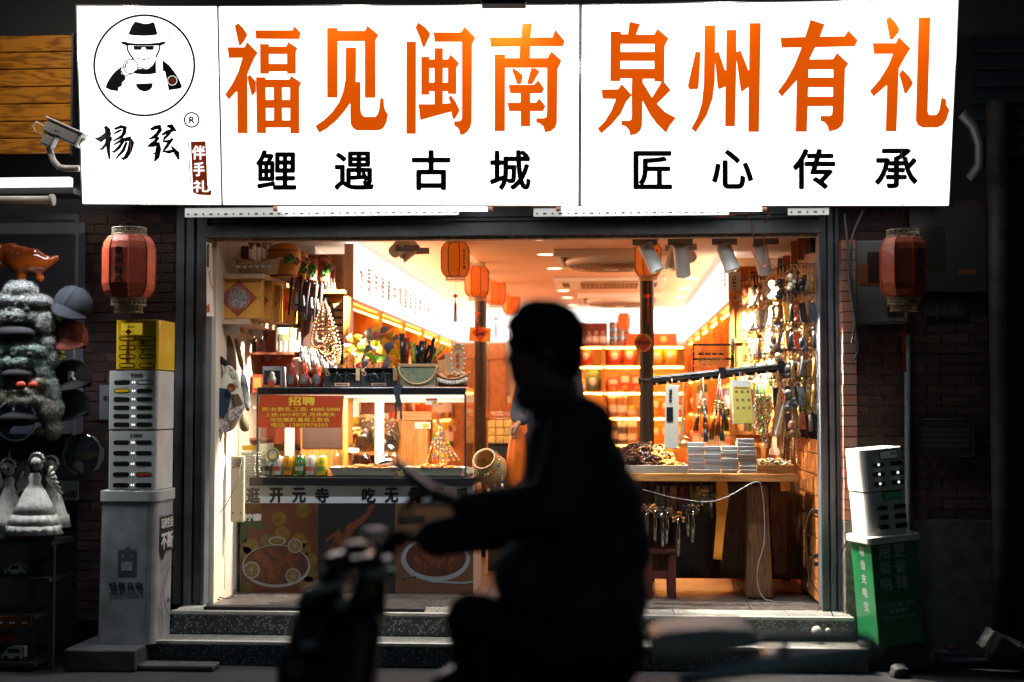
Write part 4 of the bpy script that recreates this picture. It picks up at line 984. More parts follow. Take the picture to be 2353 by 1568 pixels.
def feet(q,cx,cy,rx,ry,n,k,r_=rp):
    for i in range(n):
        t=r_.uniform(0,2*PI);u=math.sqrt(r_.random());x=cx+rx*u*math.cos(t);y=cy+ry*u*math.sin(t);a=r_.uniform(-.9,.9)+PI/2;L=r_.uniform(40,90)
        pts=[(x+L*s_*math.cos(a)+12*math.sin(3*s_),max(300,min(925,y+L*s_*math.sin(a))))for s_ in(-.5,-.2,.1,.5)]
        ribbon(q,pts,[10,20,16,8],layer(k+i*.02),m=r_.choice([6,7,7]))
def d1(q):
    for(x,y,r_,m_)in((560,300,55,3),(383,400,55,3),(410,510,58,3),(530,560,60,3),(300,555,48,4),(180,600,62,3),(600,700,60,3),(150,650,50,4),(620,800,58,4),(570,620,45,3),(590,870,60,4),(150,900,50,4)):disc(q,min(x,600),y if y>350 else 345,r_*.95,layer(1),m=m_)
    q.poly([layer(1)(*p_)for p_ in((112,380),(200,400),(285,430),(280,480),(200,470),(112,440))],m=8);q.poly([layer(1)(*p_)for p_ in((112,440),(160,480),(160,560),(112,585))],m=8)
    disc(q,372,560,62,layer(2),m=5,ry=32);disc(q,372,562,50,layer(3),m=3,ry=24)
    disc(q,365,740,243,layer(4),48,m=5,ry=152);disc(q,365,732,230,layer(5),48,m=6,ry=140);feet(q,365,735,175,100,60,6)
    for(x,y,r_)in((190,767,60),(486,808,54),(500,595,52)):
        disc(q,x,y,r_,layer(8),m=5);disc(q,x,y,r_*.84,layer(9),m=3)
        for j in range(8):ribbon(q,[(x,y),(x+r_*.8*math.cos(j*PI/4),y+r_*.8*math.sin(j*PI/4))],3,layer(10),m=5)
def d2(q):
    feet(q,900,700,200,190,60,1)
    ribbon(q,[(720,560),(800,500),(850,640),(760,720)],[20,60,70,40],layer(3),m=7);ribbon(q,[(1060,305),(990,400),(900,460),(850,560),(830,640)],[30,40,60,70,60],layer(4),m=7)
    ribbon(q,[(905,425),(1110,298)],6,layer(5),m=1)
def d3(q):
    disc(q,1500,690,245,layer(1),48,m=5,ry=160);disc(q,1505,680,215,layer(2),48,m=6,ry=135);feet(q,1505,690,150,90,50,3)
    ribbon(q,[(1265,700),(1330,800),(1480,850),(1700,860),(1768,850)],14,layer(4.5),m=5)
    for i in range(4):ribbon(q,[(1245+i*12,850-i*8),(1300+i*14,812-i*4),(1370,815+i*4)],4,layer(5),m=5)
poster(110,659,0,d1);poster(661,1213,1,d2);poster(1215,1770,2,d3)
q=MB()
for s_,xx0,yy0,xx1,yy1,m_ in(('酸辣',135,297,265,350,0),('柠檬',135,365,262,418,1),('蒜香',1232,310,1362,365,0),('酸甜辣',1232,378,1428,430,2)):
    put_text(q,s_,pz(xx0,yy0,.006),pz(xx1,yy0,.006),pz(xx1,yy1,.006),pz(xx0,yy1,.006),.05 if m_ else.012,m=m_)
q.build('poster_lettering',[lemd,M('poster_white',(.55,.57,.58),.5),blackf],case)
# slab, glass box
kx0,kx1,kz0,kz1=rc(Z6,105,1030,2108,1095,CY-.03)
MB().box(kx0,kx1,CY-.04,CY+.6,z1+.001,kz1).build('steel_base',M('black_steel',(.03,.032,.036),.25,.6,coat=.3),case,bevel=.004)
gx0,gx1,_,gz1=rc(Z6,180,288,2046,1030,CY);gz0=kz1
GY0,GY1=CY+.0,CY+.5
glass=glassy('case_glass',(.96,.97,.96),.015,.03)
MB().box(gx0,gx1,GY0-.012,GY1,gz1-.0,gz1+.045).build('roof',M('gloss_black',(.012,.013,.015),.15,coat=.6),case,bevel=.004)
for(a,b)in(((gx0+.006,GY0),(gx1-.006,GY0+.005)),((gx1-.005,GY0+.01),(gx1,GY1-.01)),((gx0,GY0+.01),(gx0+.005,GY1-.01))):
    MB().box(a[0],b[0],a[1],b[1],gz0+.001,gz1-.001).build('glass_pane',glass,case)
e_=MB()
for x in(gx0-.004,gx1-.008):e_.box(x,x+.012,GY0-.006,GY0+.002,gz0,gz1)
e_.build('corner_profile',M('steel_dark',(.1,.1,.11),.3,.7),case)
rail=emis('case_lit_rail',(1,.95,.85),1.3)
MB().box(gx0+.02,gx1-.02,GY0+.03,GY0+.07,gz1-.022,gz1-.004).build('lamp_tube',rail,case)
area('case_lamp',((gx0+gx1)/2,GY0+.09,gz1-.04),((gx0+gx1)/2,GY0+.22,gz0),26,(1,.88,.68),1.2,.06,up='Y')
dw=M('door_white',(.8,.76,.66),.4)
db=MB()
for a,b in((430,515),(1235,1315)):
    xa_=at(*Z6(a,700),GY1).x;xb_=at(*Z6(b,700),GY1).x;db.box(xa_,xb_,GY1-.02,GY1,gz0,gz1)
db.box(gx0,gx1,GY1-.018,GY1+.002,gz1-.05,gz1);db.box(gx0,gx1,GY1-.018,GY1+.002,gz0,gz0+.045)
db.build('sliding_door_frame',dw,case)
MB().box(gx0,gx1,GY0+.01,GY1-.02,gz0,gz0+.008).build('floor_plate',chrome,case)
# round award sticker, price tag
st=MB();cvs=lambda x,y:(lambda v:Vector((v.x,CY-.002,v.z)))(at(*Z6(x,y),CY))
cvs2=lambda x,y:cvs(x,y)+Vector((0,-.001,0));cvs3=lambda x,y:cvs(x,y)+Vector((0,-.002,0))
st.poly([cvs(*p_)for p_ in((275,885),(252,925),(275,920),(290,935),(315,900),(335,930),(345,918),(362,915),(345,880))],m=3)
st.poly([cvs(318+(68 if i%2 else 60)*math.cos(i*PI/14),830+(68 if i%2 else 60)*math.sin(i*PI/14))for i in range(28)],m=0)
disc(st,318,830,54,cvs2,32,1);disc(st,318,830,42,cvs3,32,2)
st.poly([cvs3(*p_)+Vector((0,-.001,0))for p_ in((285,845),(300,830),(297,815),(320,822),(340,812),(338,850),(320,858),(290,860))],m=0)
st.build('award_sticker',[M('sticker_gold',(.75,.55,.12),.4),M('sticker_teal',(.05,.12,.12),.4),M('sticker_grey',(.35,.36,.33),.4),M('sticker_ribbon',(.3,.35,.28),.4)],case)
q=MB();q.poly([cvs(1685,328),cvs(1795,325),cvs(1800,382),cvs(1685,382)]);q.poly([cvs2(*p_)for p_ in((1690,325),(1790,322),(1790,342),(1690,344))],m=1);q.poly([cvs2(*p_)for p_ in((1745,348),(1788,347),(1788,377),(1745,378))],m=2)
put_text(q,'25',cvs3(1756,352),cvs3(1778,352),cvs3(1778,368),cvs3(1756,368),.03,m=1);q.build('price_tag',[lab_w,M('red_card',(.5,.05,.02),.5),M('yellow_card',(.85,.5,.03),.5)],case)
# job sign
sq=[at(*Z6(*p_),CY-.03)for p_ in((200,292),(955,299),(931,588),(175,585))]
js=T('job_sign','dark red job offer sign with yellow Chinese writing taped to the glass case','sign',tuple(sum(sq,Vector())/4))
MB().poly(sq,(),(0,.004,0)).build('board',M('sign_red',(.5,.06,.015),.45),js)
q=MB();J=lambda x,y:at(*Z6(x,y),CY-.0315)
for s_,xx0,yy0,xx1,yy1,bd in(('招聘',455,308,695,387,.025),('男\\女数名,工资: 4500-5000',218,401,918,441,.008),('上班:10小时/天,月休两天',245,450,878,488,.008),('另招兼职.暑假工数名',293,496,820,534,.008),('电话: 13805976555',303,540,810,579,.008)):
    put_text(q,s_,J(xx0,yy0),J(xx1,yy0),J(xx1,yy1),J(xx0,yy1),bd)
q.build('lettering',M('yellow_print',(.95,.68,.05),.5),js)
# cans
cc=[('silver',(.5,.5,.48),(.1,.1,.1)),('white and red',(.7,.68,.64),(.6,.04,.02)),('orange',(.85,.35,.02),(.2,.15,.02)),('green',(.05,.18,.05),(.6,.6,.5)),('white with red apples',(.7,.68,.64),(.6,.05,.02)),('yellow and green',(.8,.55,.04),(.06,.25,.03))]
for row in range(2):
    for i,(nm,c1,c2)in enumerate(cc):
        xa_,xb_,za_,zb_=rc(Z6,208+i*100+row*8,842,300+i*100+row*8,1008,CY+.06+.085*row)
        cx,r_=(xa_+xb_)/2,(xb_-xa_)/2*.97;Yc=CY+.075+.085*row;hz=.122
        o=T('drink_can',f'{nm} drink can {"in the front row" if not row else "in the back row"} inside the glass case','can',(cx,Yc,gz0+.0085),group='drink cans in the glass case')
        b_=(cx,Yc,gz0+.0085)
        MB().lathe([(0,0),(r_*.85,0),(r_,.008),(r_,hz-.012),(r_*.88,hz-.003)],c=b_,n=20).build('body',M('can_'+nm.replace(' ','_'),c1,.3,.3,var=.15,vs=30),o)
        MB().lathe([(r_*.88,hz-.003),(r_*.9,hz),(r_*.8,hz-.002),(0,hz-.004)],c=b_,n=20).build('lid',chrome,o)
        q=MB();u0=-PI/2-.9
        for j in range(5):
            t_=u0+j*.4;rr2=r_*.3
            q.add([Vector(b_)+Vector((r_*1.01*math.cos(t_+d_),r_*1.01*math.sin(t_+d_),z_))for d_,z_ in((-.15,.03),(.15,.03),(.2,.06),(-.2,.055))],[(0,1,2,3)])
        q.add([Vector(b_)+Vector((r_*1.01*math.cos(-PI/2+d_),r_*1.01*math.sin(-PI/2+d_),z_))for d_,z_ in((-.6,.075),(0,.075),(.6,.075),(.6,.1),(0,.1),(-.6,.1))],[(0,1,4,5),(1,2,3,4)])
        q.build('label_print',M('canp_'+nm.replace(' ','_'),c2,.4),o)
# food trays
foodm=M('fried_food',(.75,.25,.04),.35,var=.5,vs=60,coat=.4,col2=(.45,.1,.02));enamel=M('tray_white',(.75,.7,.62),.3,coat=.3)
for k,(xx0,xx1,lb)in enumerate(((818,1430,'long white tray heaped with orange chicken feet, next to the cans'),(1462,2030,'long white tray of orange snacks at the far end of the case'))):
    xa_,xb_,_,_=rc(Z6,xx0,900,xx1,1010,CY+.05);ya,yb=CY+.05,CY+.3;zb_=gz0+.0085
    tr_=T('food_tray',lb,'tray',((xa_+xb_)/2,(ya+yb)/2,zb_),group='food trays in the glass case')
    q=MB()
    rim=[(xa_,ya),(xb_,ya),(xb_,yb),(xa_,yb)];ins=lambda d_,z_:[(xa_+d_,ya+d_,z_),(xb_-d_,ya+d_,z_),(xb_-d_,yb-d_,z_),(xa_+d_,yb-d_,z_)]
    L_=ins(.025,zb_)+ins(0,zb_+.05)+ins(-.006,zb_+.052)+ins(.006,zb_+.05)+ins(.03,zb_+.012)
    q.add(L_,[(0,1,2,3)]+[(a*4+i,a*4+(i+1)%4,a*4+4+(i+1)%4,a*4+4+i)for a in range(4)for i in range(4)]+[(16,17,18,19)])
    q.build('dish',enamel,tr_,bevel=.003)
    q=MB()
    for i in range(150):
        u,v_=rp.uniform(.05,.95),rp.uniform(.1,.9);hgt=.035*math.sin(PI*u)*math.sin(PI*v_)+.035
        c_=Vector((xa_+.02+(xb_-xa_-.04)*u,ya+.02+(yb-ya-.04)*v_,zb_+rp.uniform(.3,1)*hgt));a_=rp.uniform(0,2*PI);L2=rp.uniform(.012,.03)
        d_=Vector((math.cos(a_),math.sin(a_),rp.uniform(-.3,.4)))*L2
        q.tube([c_-d_,c_+Vector((0,0,.006)),c_+d_],[.004,.008,.004],6)
    tag(q.build('snack_heap',foodm,tr_),kind='stuff')
sc_=T('steel_scoop','shiny steel scoop lying in the snack tray next to the cans','scoop',tuple(at(*Z6(1320,915),CY+.16)))
p0=at(*Z6(1215,930),CY+.16);p1=at(*Z6(1395,880),CY+.16)
MB().tube([p0,p0.lerp(p1,.3),p0.lerp(p1,.7),p1],[.006,.025,.032,.02],14).build('bowl',chrome,sc_)
cg=glassy('clear_glass',(.93,.93,.92),.05,.05)
for i,(xx,yy,ww,hh,lb)in enumerate(((900,780,95,105,'clear glass jar with a round knob lid, left of the crowned jar'),(1145,785,105,115,'clear glass jar with a knob lid, right of the crowned jar'),(1335,785,90,110,'clear glass jar just left of the last small jar'),(1405,783,90,90,'smallest clear glass jar in the case, furthest from the cans'))):
    xa_,xb_,_,zt_=rc(Z6,xx-ww/2,yy,xx+ww/2,yy+hh,CY+.38);r_=(xb_-xa_)/2;b_=Vector(((xa_+xb_)/2,CY+.38,gz0+.0085));h_=zt_-b_.z
    j_=T('glass_jar',lb,'jar',tuple(b_),group='glass jars in the display case')
    MB().lathe([(0,0),(r_,0),(r_,h_*.6),(r_*.85,h_*.68)],c=b_,n=20).build('body',cg,j_);MB().lathe([(r_*.9,h_*.68),(r_*.8,h_*.8),(.008,h_*.87),(.012,h_*.93),(0,h_)],c=b_,n=20).build('lid',cg,j_)
xa_,xb_,_,zt_=rc(Z6,955,715,1085,915,CY+.3);r_=(xb_-xa_)/2;b_=Vector(((xa_+xb_)/2,CY+.33,gz0+.0085));h_=zt_-b_.z
j_=T('crown_jar','cream jar with a golden crown on its lid inside the glass case','jar',tuple(b_))
MB().lathe([(0,0),(r_,0),(r_*1.05,h_*.5),(r_*.9,h_*.66)],c=b_,n=24).build('body',cg,j_)
MB().lathe([(r_*.95,h_*.66),(r_,h_*.7),(r_*.95,h_*.8),(0,h_*.82)],c=b_,n=24).build('lid',enamel,j_)
q=MB();cr_=r_*.35;n_=12
q.add([b_+Vector((cr_*math.cos(i*PI/n_*2),cr_*math.sin(i*PI/n_*2),h_*.82))for i in range(n_)]+[b_+Vector((cr_*1.25*math.cos(i*PI/n_*2),cr_*1.25*math.sin(i*PI/n_*2),h_*(1 if i%2 else.88)))for i in range(n_)],[(i,(i+1)%n_,n_+(i+1)%n_,n_+i)for i in range(n_)]);q.build('crown',brass,j_)
# ---- goods on the roof of the case
RT=gz1+.0455
def base_at(cv,x0,x1,Y):
    a=at(*cv(x0,280),Y).x;b=at(*cv(x1,280),Y).x;return(a+b)/2,b-a
def box_h(cv,y0,y1,Y):return at(*cv(1000,y0),Y).z-at(*cv(1000,y1),Y).z
YT=CY+.05
X_,W_=base_at(Z6,222,395,YT);H_=at(*Z6(300,36),YT).z-RT
ob=T('opera_doll_box','boxed opera figure in a grey and red window box at the end of the case','toy box',(X_,YT+.06,RT))
MB().box(X_-W_/2,X_+W_/2,YT+.004,YT+.12,RT,RT+H_).build('carton',M('carton_grey',(.25,.25,.26),.45,var=.2),ob)
q=MB();q.box(X_-W_*.42,X_+W_*.42,YT,YT+.0035,RT+H_*.12,RT+H_*.8);q.build('window',M('window_dark',(.02,.022,.03),.12,coat=.6),ob)
q=MB().ball((X_,YT-.002,RT+H_*.55),.02,12,rz=.03,ry=.012).ball((X_,YT-.002,RT+H_*.35),.03,12,rz=.035,ry=.014);q.build('figure',M('figure_grey',(.25,.22,.2),.4,var=.5,vs=60),ob)
q=MB();disc(q,X_,RT+H_*.17,.022,lambda x,z:(x,YT-.0165,z),20);q.box(X_-W_/2,X_+W_/2,YT-.0008,YT+.003,RT,RT+H_*.11);q.build('red_print',M('red_card',(.5,.05,.02),.5),ob)
q=MB();put_text(q,'中国川剧变脸',(X_-W_*.4,YT-.001,RT+H_*.105),(X_+W_*.4,YT-.001,RT+H_*.105),(X_+W_*.4,YT-.001,RT+H_*.015),(X_-W_*.4,YT-.001,RT+H_*.015),.03);q.build('lettering',MATS['yellow_print'],ob)
dollr=M('doll_red',(.6,.07,.03),.35,coat=.4);dollg=M('doll_print',(.35,.36,.37),.5,var=.6,vs=120);wrap=glassy('plastic_wrap',(.9,.85,.85),.12,.12)
for i,xx in enumerate((465,580,700)):
    X_,W_=base_at(Z6,xx-52,xx+52,YT);H_=.155
    d_=T('wrapped_doll',f'round red painted doll in clear wrap, {["nearest the opera box", "middle of the three", "beside the first bicycle box"][i]}','doll',(X_,YT+.06,RT),group='wrapped red dolls on the case')
    r_=W_/2*.88;c_=Vector((X_,YT+.06,RT))
    MB().lathe([(0,0),(r_*.8,0),(r_,H_*.3),(r_*.85,H_*.52),(r_*.62,H_*.6),(r_*.78,H_*.75),(r_*.6,H_*.92),(0,H_)],c=c_,n=20).build('body',dollr,d_)
    q=MB().ball(c_+Vector((0,-r_*.7,H_*.33)),r_*.7,14,rz=H_*.24,ry=r_*.34);q.build('belly_print',dollg,d_)
    q=MB().ball(c_+Vector((0,-r_*.45,H_*.75)),r_*.45,12,rz=H_*.13,ry=r_*.32);q.build('face',M('doll_face',(.7,.45,.35),.5),d_)
    q=MB();vs=[]
    for j in range(8):
        for k in range(16):
            t_=k*PI/8;rr2=r_*1.08*(1+.05*rp.uniform(-1,1))if j<7 else r_*.5;vs.append(c_+Vector((rr2*math.cos(t_),rr2*math.sin(t_),H_*1.05*j/7)))
    q.add(vs,[(j*16+k,j*16+(k+1)%16,(j+1)*16+(k+1)%16,(j+1)*16+k)for j in range(7)for k in range(16)]);q.build('wrapping',wrap,d_)
for i,xx in enumerate((530,640,745)):
    X_,W_=base_at(Z6,xx-48,xx+48,YT+.2)
    o=MB().lathe([(0,0),(.04,0),(.05,.06),(.04,.1),(.03,.11),(.045,.15),(.03,.19),(0,.2)],c=(X_,YT+.22,RT),n=18)
    tag(o.build('painted_doll',[M('doll_tan',(.6,.3,.18),.4),M('doll_dark',(.12,.1,.1),.4),M('doll_rust',(.5,.15,.08),.4)][i]),f'{["tan", "dark", "rust"][i]} painted doll behind the wrapped red dolls','doll','painted dolls behind the wrapped ones')
# bicycle boxes
cartb=M('carton_black',(.018,.02,.024),.3,coat=.2);goldb=M('gold_card',(.3,.22,.1),.4,var=.3,vs=20)
for i,(xx0,xx1)in enumerate(((775,1097),(1104,1432))):
    X_,W_=base_at(Z6,xx0,xx1,YT);H_=at(*Z6(900,50),YT).z-RT
    bb=T('bicycle_box',f'black window box holding a model bicycle, {["next to the red dolls", "next to the green basket"][i]}','toy box',(X_,YT+.06,RT),group='boxed model bicycles')
    xa_,xb_=X_-W_/2,X_+W_/2
    MB().box(xa_,xb_,YT+.03,YT+.13,RT,RT+H_).box(xa_,xa_+W_*.12,YT,YT+.0295,RT,RT+H_).box(xb_-W_*.12,xb_,YT,YT+.0295,RT,RT+H_).box(xa_+W_*.1205,xb_-W_*.1205,YT,YT+.0295,RT,RT+H_*.25).box(xa_+W_*.1205,xb_-W_*.1205,YT,YT+.0295,RT+H_*.95,RT+H_).build('carton',cartb,bb)
    q=MB().box(xb_-W_*.115,xb_-.002,YT-.001,YT,RT+H_*.35,RT+H_*.99).box(xa_+.002,xa_+W_*.1,YT-.001,YT,RT+H_*.82,RT+H_*.98);q.build('gold_strip',goldb,bb)
    q=MB();S_=lambda u,v_:Vector((xa_+W_*u,YT+.02,RT+H_*v_))
    for cu in(.3,.73):
        q.tube([S_(cu,.42)+Vector((.038*math.cos(t_),0,.038*math.sin(t_)))for t_ in[2*PI*j/24 for j in range(24)]],.003,5,closed=True)
        for j in range(14):t_=2*PI*j/14;q.tube([S_(cu,.42),S_(cu,.42)+Vector((.037*math.cos(t_),0,.037*math.sin(t_)))],.0007,3)
    for pts in(((.3,.42),(.36,.7),(.345,.85)),((.37,.68),(.52,.42),(.6,.68),(.37,.68)),((.52,.42),(.73,.42),(.6,.68)),((.6,.66),(.595,.78)),((.3,.86),(.34,.87),(.4,.82)),((.55,.8),(.64,.8)),((.63,.7),(.8,.7))):
        q.tube([S_(*p_)for p_ in pts],.0022,5)
    q.build('model_bicycle',M('bike_metal',(.3,.31,.33),.25,.8),bb)
    q=MB().box(X_-W_*.2,X_+W_*.2,YT-.004,YT-.001,RT+H_*.06,RT+H_*.22);q.build('label_plate',M('copper_card',(.45,.25,.18),.4),bb)
    q=MB();put_text(q,'经典自行车',(X_-W_*.16,YT-.005,RT+H_*.19),(X_+W_*.16,YT-.005,RT+H_*.19),(X_+W_*.16,YT-.005,RT+H_*.09),(X_-W_*.16,YT-.005,RT+H_*.09),.05);q.build('lettering',blackf,bb)
    q=MB();ringp(q,xa_+W_*.1,RT+H_*.7,.012,.004,lambda x,z:(x,YT-.002,z),20);q.build('ring_logo',goldb,bb)
    MB().quad((xa_+W_*.12,YT+.003,RT+H_*.25),(xb_-W_*.12,YT+.003,RT+H_*.25),(xb_-W_*.12,YT+.003,RT+H_*.95),(xa_+W_*.12,YT+.003,RT+H_*.95)).build('clear_window',glassy('box_window',(.85,.88,.9),.05,.08),bb)
# green woven basket with fans
X_,W_=base_at(Z6,1455,1775,YT+.02);H_=at(*Z6(1600,12),YT).z-RT
gb=T('woven_basket','green woven basket with wooden rim holding black folded fans and umbrellas','basket',(X_,YT+.1,RT))
gw=woven('green_weave',(.3,.33,.16),(.03,.05,.08),160,.5)
MB().box(X_-W_/2,X_+W_/2,YT+.02,YT+.2,RT+.012,RT+H_-.02).build('body',gw,gb,bevel=.006)
MB().box(X_-W_/2-.006,X_+W_/2+.006,YT+.012,YT+.208,RT+H_-.02,RT+H_).box(X_-W_/2-.003,X_+W_/2+.003,YT+.014,YT+.206,RT,RT+.012).build('rim',M('bamboo',(.4,.26,.14),.4),gb,bevel=.002)
q=MB().tube([(X_-(W_/2+.008)*math.cos(PI*i/16),YT+.004,RT+H_-.012-(H_*.78)*math.sin(PI*i/16))for i in range(17)],.005,6);q.build('handle',M('rattan',(.55,.4,.2),.4),gb)
fan_b=M('fan_black',(.012,.012,.014),.3,coat=.3);fan_r=M('fan_red_print',(.25,.03,.02),.4,var=.7,vs=70);fan_y=M('fan_yellow_print',(.5,.4,.03),.4,var=.9,vs=60,col2=(.02,.02,.02))
for i,(tx_,ty_,bx_,mt,lb)in enumerate(((643,1012,650,0,'tallest black folded fan at the left edge of the green basket'),(686,1050,680,1,'black fan with red painting in the green basket'),(730,1085,745,2,'black fan with yellow painting in the green basket'),(765,1110,770,0,'short black fan just left of the basket middle'),(818,1075,800,0,'wide black folding fan in the middle of the basket'),(912,1050,870,0,'upright square black fan case in the green basket'),(880,1110,800,0,'black fan case leaning right, in front of the upright case'),(930,1130,830,0,'black fan leaning right behind the leaning case'),(990,1115,850,2,'rightmost long black fan with yellow print leaning far right'),(1020,1190,880,1,'dark red fan case leaning furthest out of the basket'))):
    yy_=YT+.06+.012*(i%4)+.01*i;a_=at(*Z5(tx_,ty_),yy_);b_=at(*Z5(bx_,1290),yy_)
    MB_=MB();
    if i in(5,6,9):d_=(a_-b_);q3=d_.to_track_quat('Z','Y').to_matrix();MB_.obox((a_+b_)/2,(.034,.022,d_.length),q3)
    else:MB_.tube([b_,a_],[.013,.02 if i!=4 else.03],10)
    tag(MB_.build('folding_fan',[fan_b,fan_r,fan_y][mt]),lb,'fan','folded fans in the green basket')
# pinwheels
pc=[M('pin_'+n_,c_,.5)for n_,c_ in(('yellow',(.85,.6,.02)),('orange',(.85,.22,.02)),('charcoal',(.09,.09,.1)),('green',(.2,.4,.02)),('pink',(.55,.2,.18)),('grey',(.22,.22,.22)),('gold',(.85,.38,.01)))]
def pinwheel(cx,cy,Y,r_,cs,rot,lb):
    c_=at(*Z5(cx,cy),Y);p_=T('pinwheel',lb,'pinwheel',tuple(c_),group='paper pinwheels behind the bicycle boxes')
    for j in range(len(cs)):
        t_=rot+2*PI*j/len(cs)
        e1=Vector((math.cos(t_),0,math.sin(t_)));e2=Vector((-math.sin(t_),0,math.cos(t_)));vs=[];n1=6
        for k in range(n1+1):
            u=k/n1;vs+=[c_+e1*(r_*u)+e2*(r_*.1*u)+Vector((0,-.02*math.sin(PI*u),0)),c_+e1*(r_*u*.75)+e2*(r_*.42*math.sin(PI*u*.8)+.004)+Vector((0,-.045*math.sin(PI*u*.9),0))]
        q=MB().add(vs,[(2*k,2*k+2,2*k+3,2*k+1)for k in range(n1)],0,True);q.build('blade',pc[cs[j]],p_)
    MB().ball(c_+Vector((0,-.03,0)),.006,8).build('hub_pin',chrome,p_)
    MB().tube([c_+Vector((0,.005,0)),Vector((c_.x+rp.uniform(-.03,.03),Y+.03,RT+.001))],.003,6).build('stick',M('stick_pale',(.6,.42,.3),.5),p_)
for a_ in((325,1185,9.12,.105,(2,3,0,1,2,3),.3,'dark and green pinwheel low on the left of the bunch'),(527,1195,9.12,.11,(2,6,3,2,1,6),1.0,'dark pinwheel with orange blades low on the right of the bunch'),(245,1100,9.2,.09,(0,1,4,0,6,1),.6,'yellow and pink pinwheel at the left edge of the bunch'),
          (385,1075,9.22,.1,(5,4,2,1,5,4),1.4,'grey and pink pinwheel at the top of the bunch'),(470,1045,9.25,.1,(0,3,6,0,1,5),1.7,'bright yellow pinwheel at the top right of the bunch'),(560,1085,9.25,.085,(5,3,1,5,2,6),.2,'grey and green pinwheel beside the green basket'),(420,1165,9.2,.095,(1,6,1,4,1,0),2.2,'orange pinwheel in the middle of the bunch'),(590,1240,9.2,.07,(0,6,0,0,6,0),.4,'small yellow pinwheel beside the fans')):pinwheel(*a_)
# shell boat
wk=woven('straw',(.62,.42,.2),(.35,.2,.08),120,.6)
shell=M('shell',(.62,.58,.52),.35,var=.3,vs=50);shello=M('shell_orange',(.65,.3,.12),.4,var=.5,vs=40)
a_=at(*Z5(920,1450),9.1);b_=at(*Z5(1210,1440),9.1);cx=(a_.x+b_.x)/2;L_=(b_.x-a_.x)/2
sb=T('shell_boat','wicker boat covered with seashells and a lettered sail at the end of the case','ornament',(cx,9.12,RT))
vs=[];n_=14
for i in range(n_+1):
    u=-1+2*i/n_;w_=.045*(1-abs(u)**3)+.006;zt=.055+.045*u*u;
    for s_ in(-1,-.6,0,.6,1):vs.append((cx+L_*u*(1 if abs(s_)>.8 else.85),9.12+w_*s_,RT+(zt if abs(s_)>.8 else.006 if s_==0 else.02)))
q=MB().add(vs,[(i*5+j,i*5+j+1,(i+1)*5+j+1,(i+1)*5+j)for i in range(n_)for j in range(4)],0,True)
q.tube([(vs[i*5][0],vs[i*5][1],vs[i*5][2])for i in range(n_+1)],.006,6).tube([vs[i*5+4]for i in range(n_+1)],.006,6);q.build('hull',wk,sb)
for i in range(10):
    u=-.8+1.6*i/9;tag(MB().ball((cx+L_*u,9.12-.05,RT+.03+.03*u*u),.013,10,rz=.015,ry=.006).build('shell',shell,sb))
for i in range(14):MB().ball((cx+L_*rp.uniform(-.7,.7),9.12+rp.uniform(-.03,.03),RT+.07+rp.uniform(0,.02)),.016,8,rz=.012).build('shell',shello if i%2 else shell,sb)
for k,(sx,wd,hh)in enumerate(((-.72,.035,.15),(-.3,.04,.2),(.3,.075,.27))):
    x=cx+L_*sx;q=MB().tube([(x,9.12,RT+.05),(x,9.12,RT+hh+.02)],.003,6);q.build('mast',MATS['stick_pale'],sb)
    q=MB().obox((x,9.118,RT+.05+hh*.5),(wd,.004,hh*.7),(0,R(6)if k==2 else 0,0));q.build('sail',wk,sb)
    if k==2:
        for j in range(18):
            t_=2*PI*j/18;MB().ball((x+.045*math.cos(t_),9.112,RT+.05+hh*.5+.1*math.sin(t_)),.009,8,ry=.005).build('shell',shell,sb)
        q=MB()
        for j,ch in enumerate('一帆风顺'):z=RT+.05+hh*.5+.07-j*.035;put_text(q,ch,(x-.014,9.113,z),(x+.014,9.113,z),(x+.014,9.113,z-(.028 if j else.006)),(x-.014,9.113,z-(.028 if j else.006)),.04)
        q.build('lettering',MATS['red_card'],sb)
# flat figure pendant hanging from the roof edge
cvk=lambda x,y:at(*Z6(x,y),CY-.045)
kp=T('figure_pendant','flat dark metal figure pendant hanging from the roof of the glass case','pendant',tuple(cvk(1440,320)))
q=MB().poly([cvk(*p_)for p_ in((1398,205),(1450,198),(1485,205),(1470,240),(1455,300),(1475,390),(1462,400),(1470,440),(1478,500),(1488,504),(1460,506),(1455,440),(1445,400),(1430,400),(1427,500),(1442,506),(1412,508),(1416,420),(1405,400),(1418,340),(1400,270))],(),(0,.003,0))
q.build('figure',M('pewter',(.1,.11,.13),.35,.7),kp)
q=MB().tube([cvk(1435,90),cvk(1440,200)],.0015,4);q.build('cord',MATS['red_card'],kp)
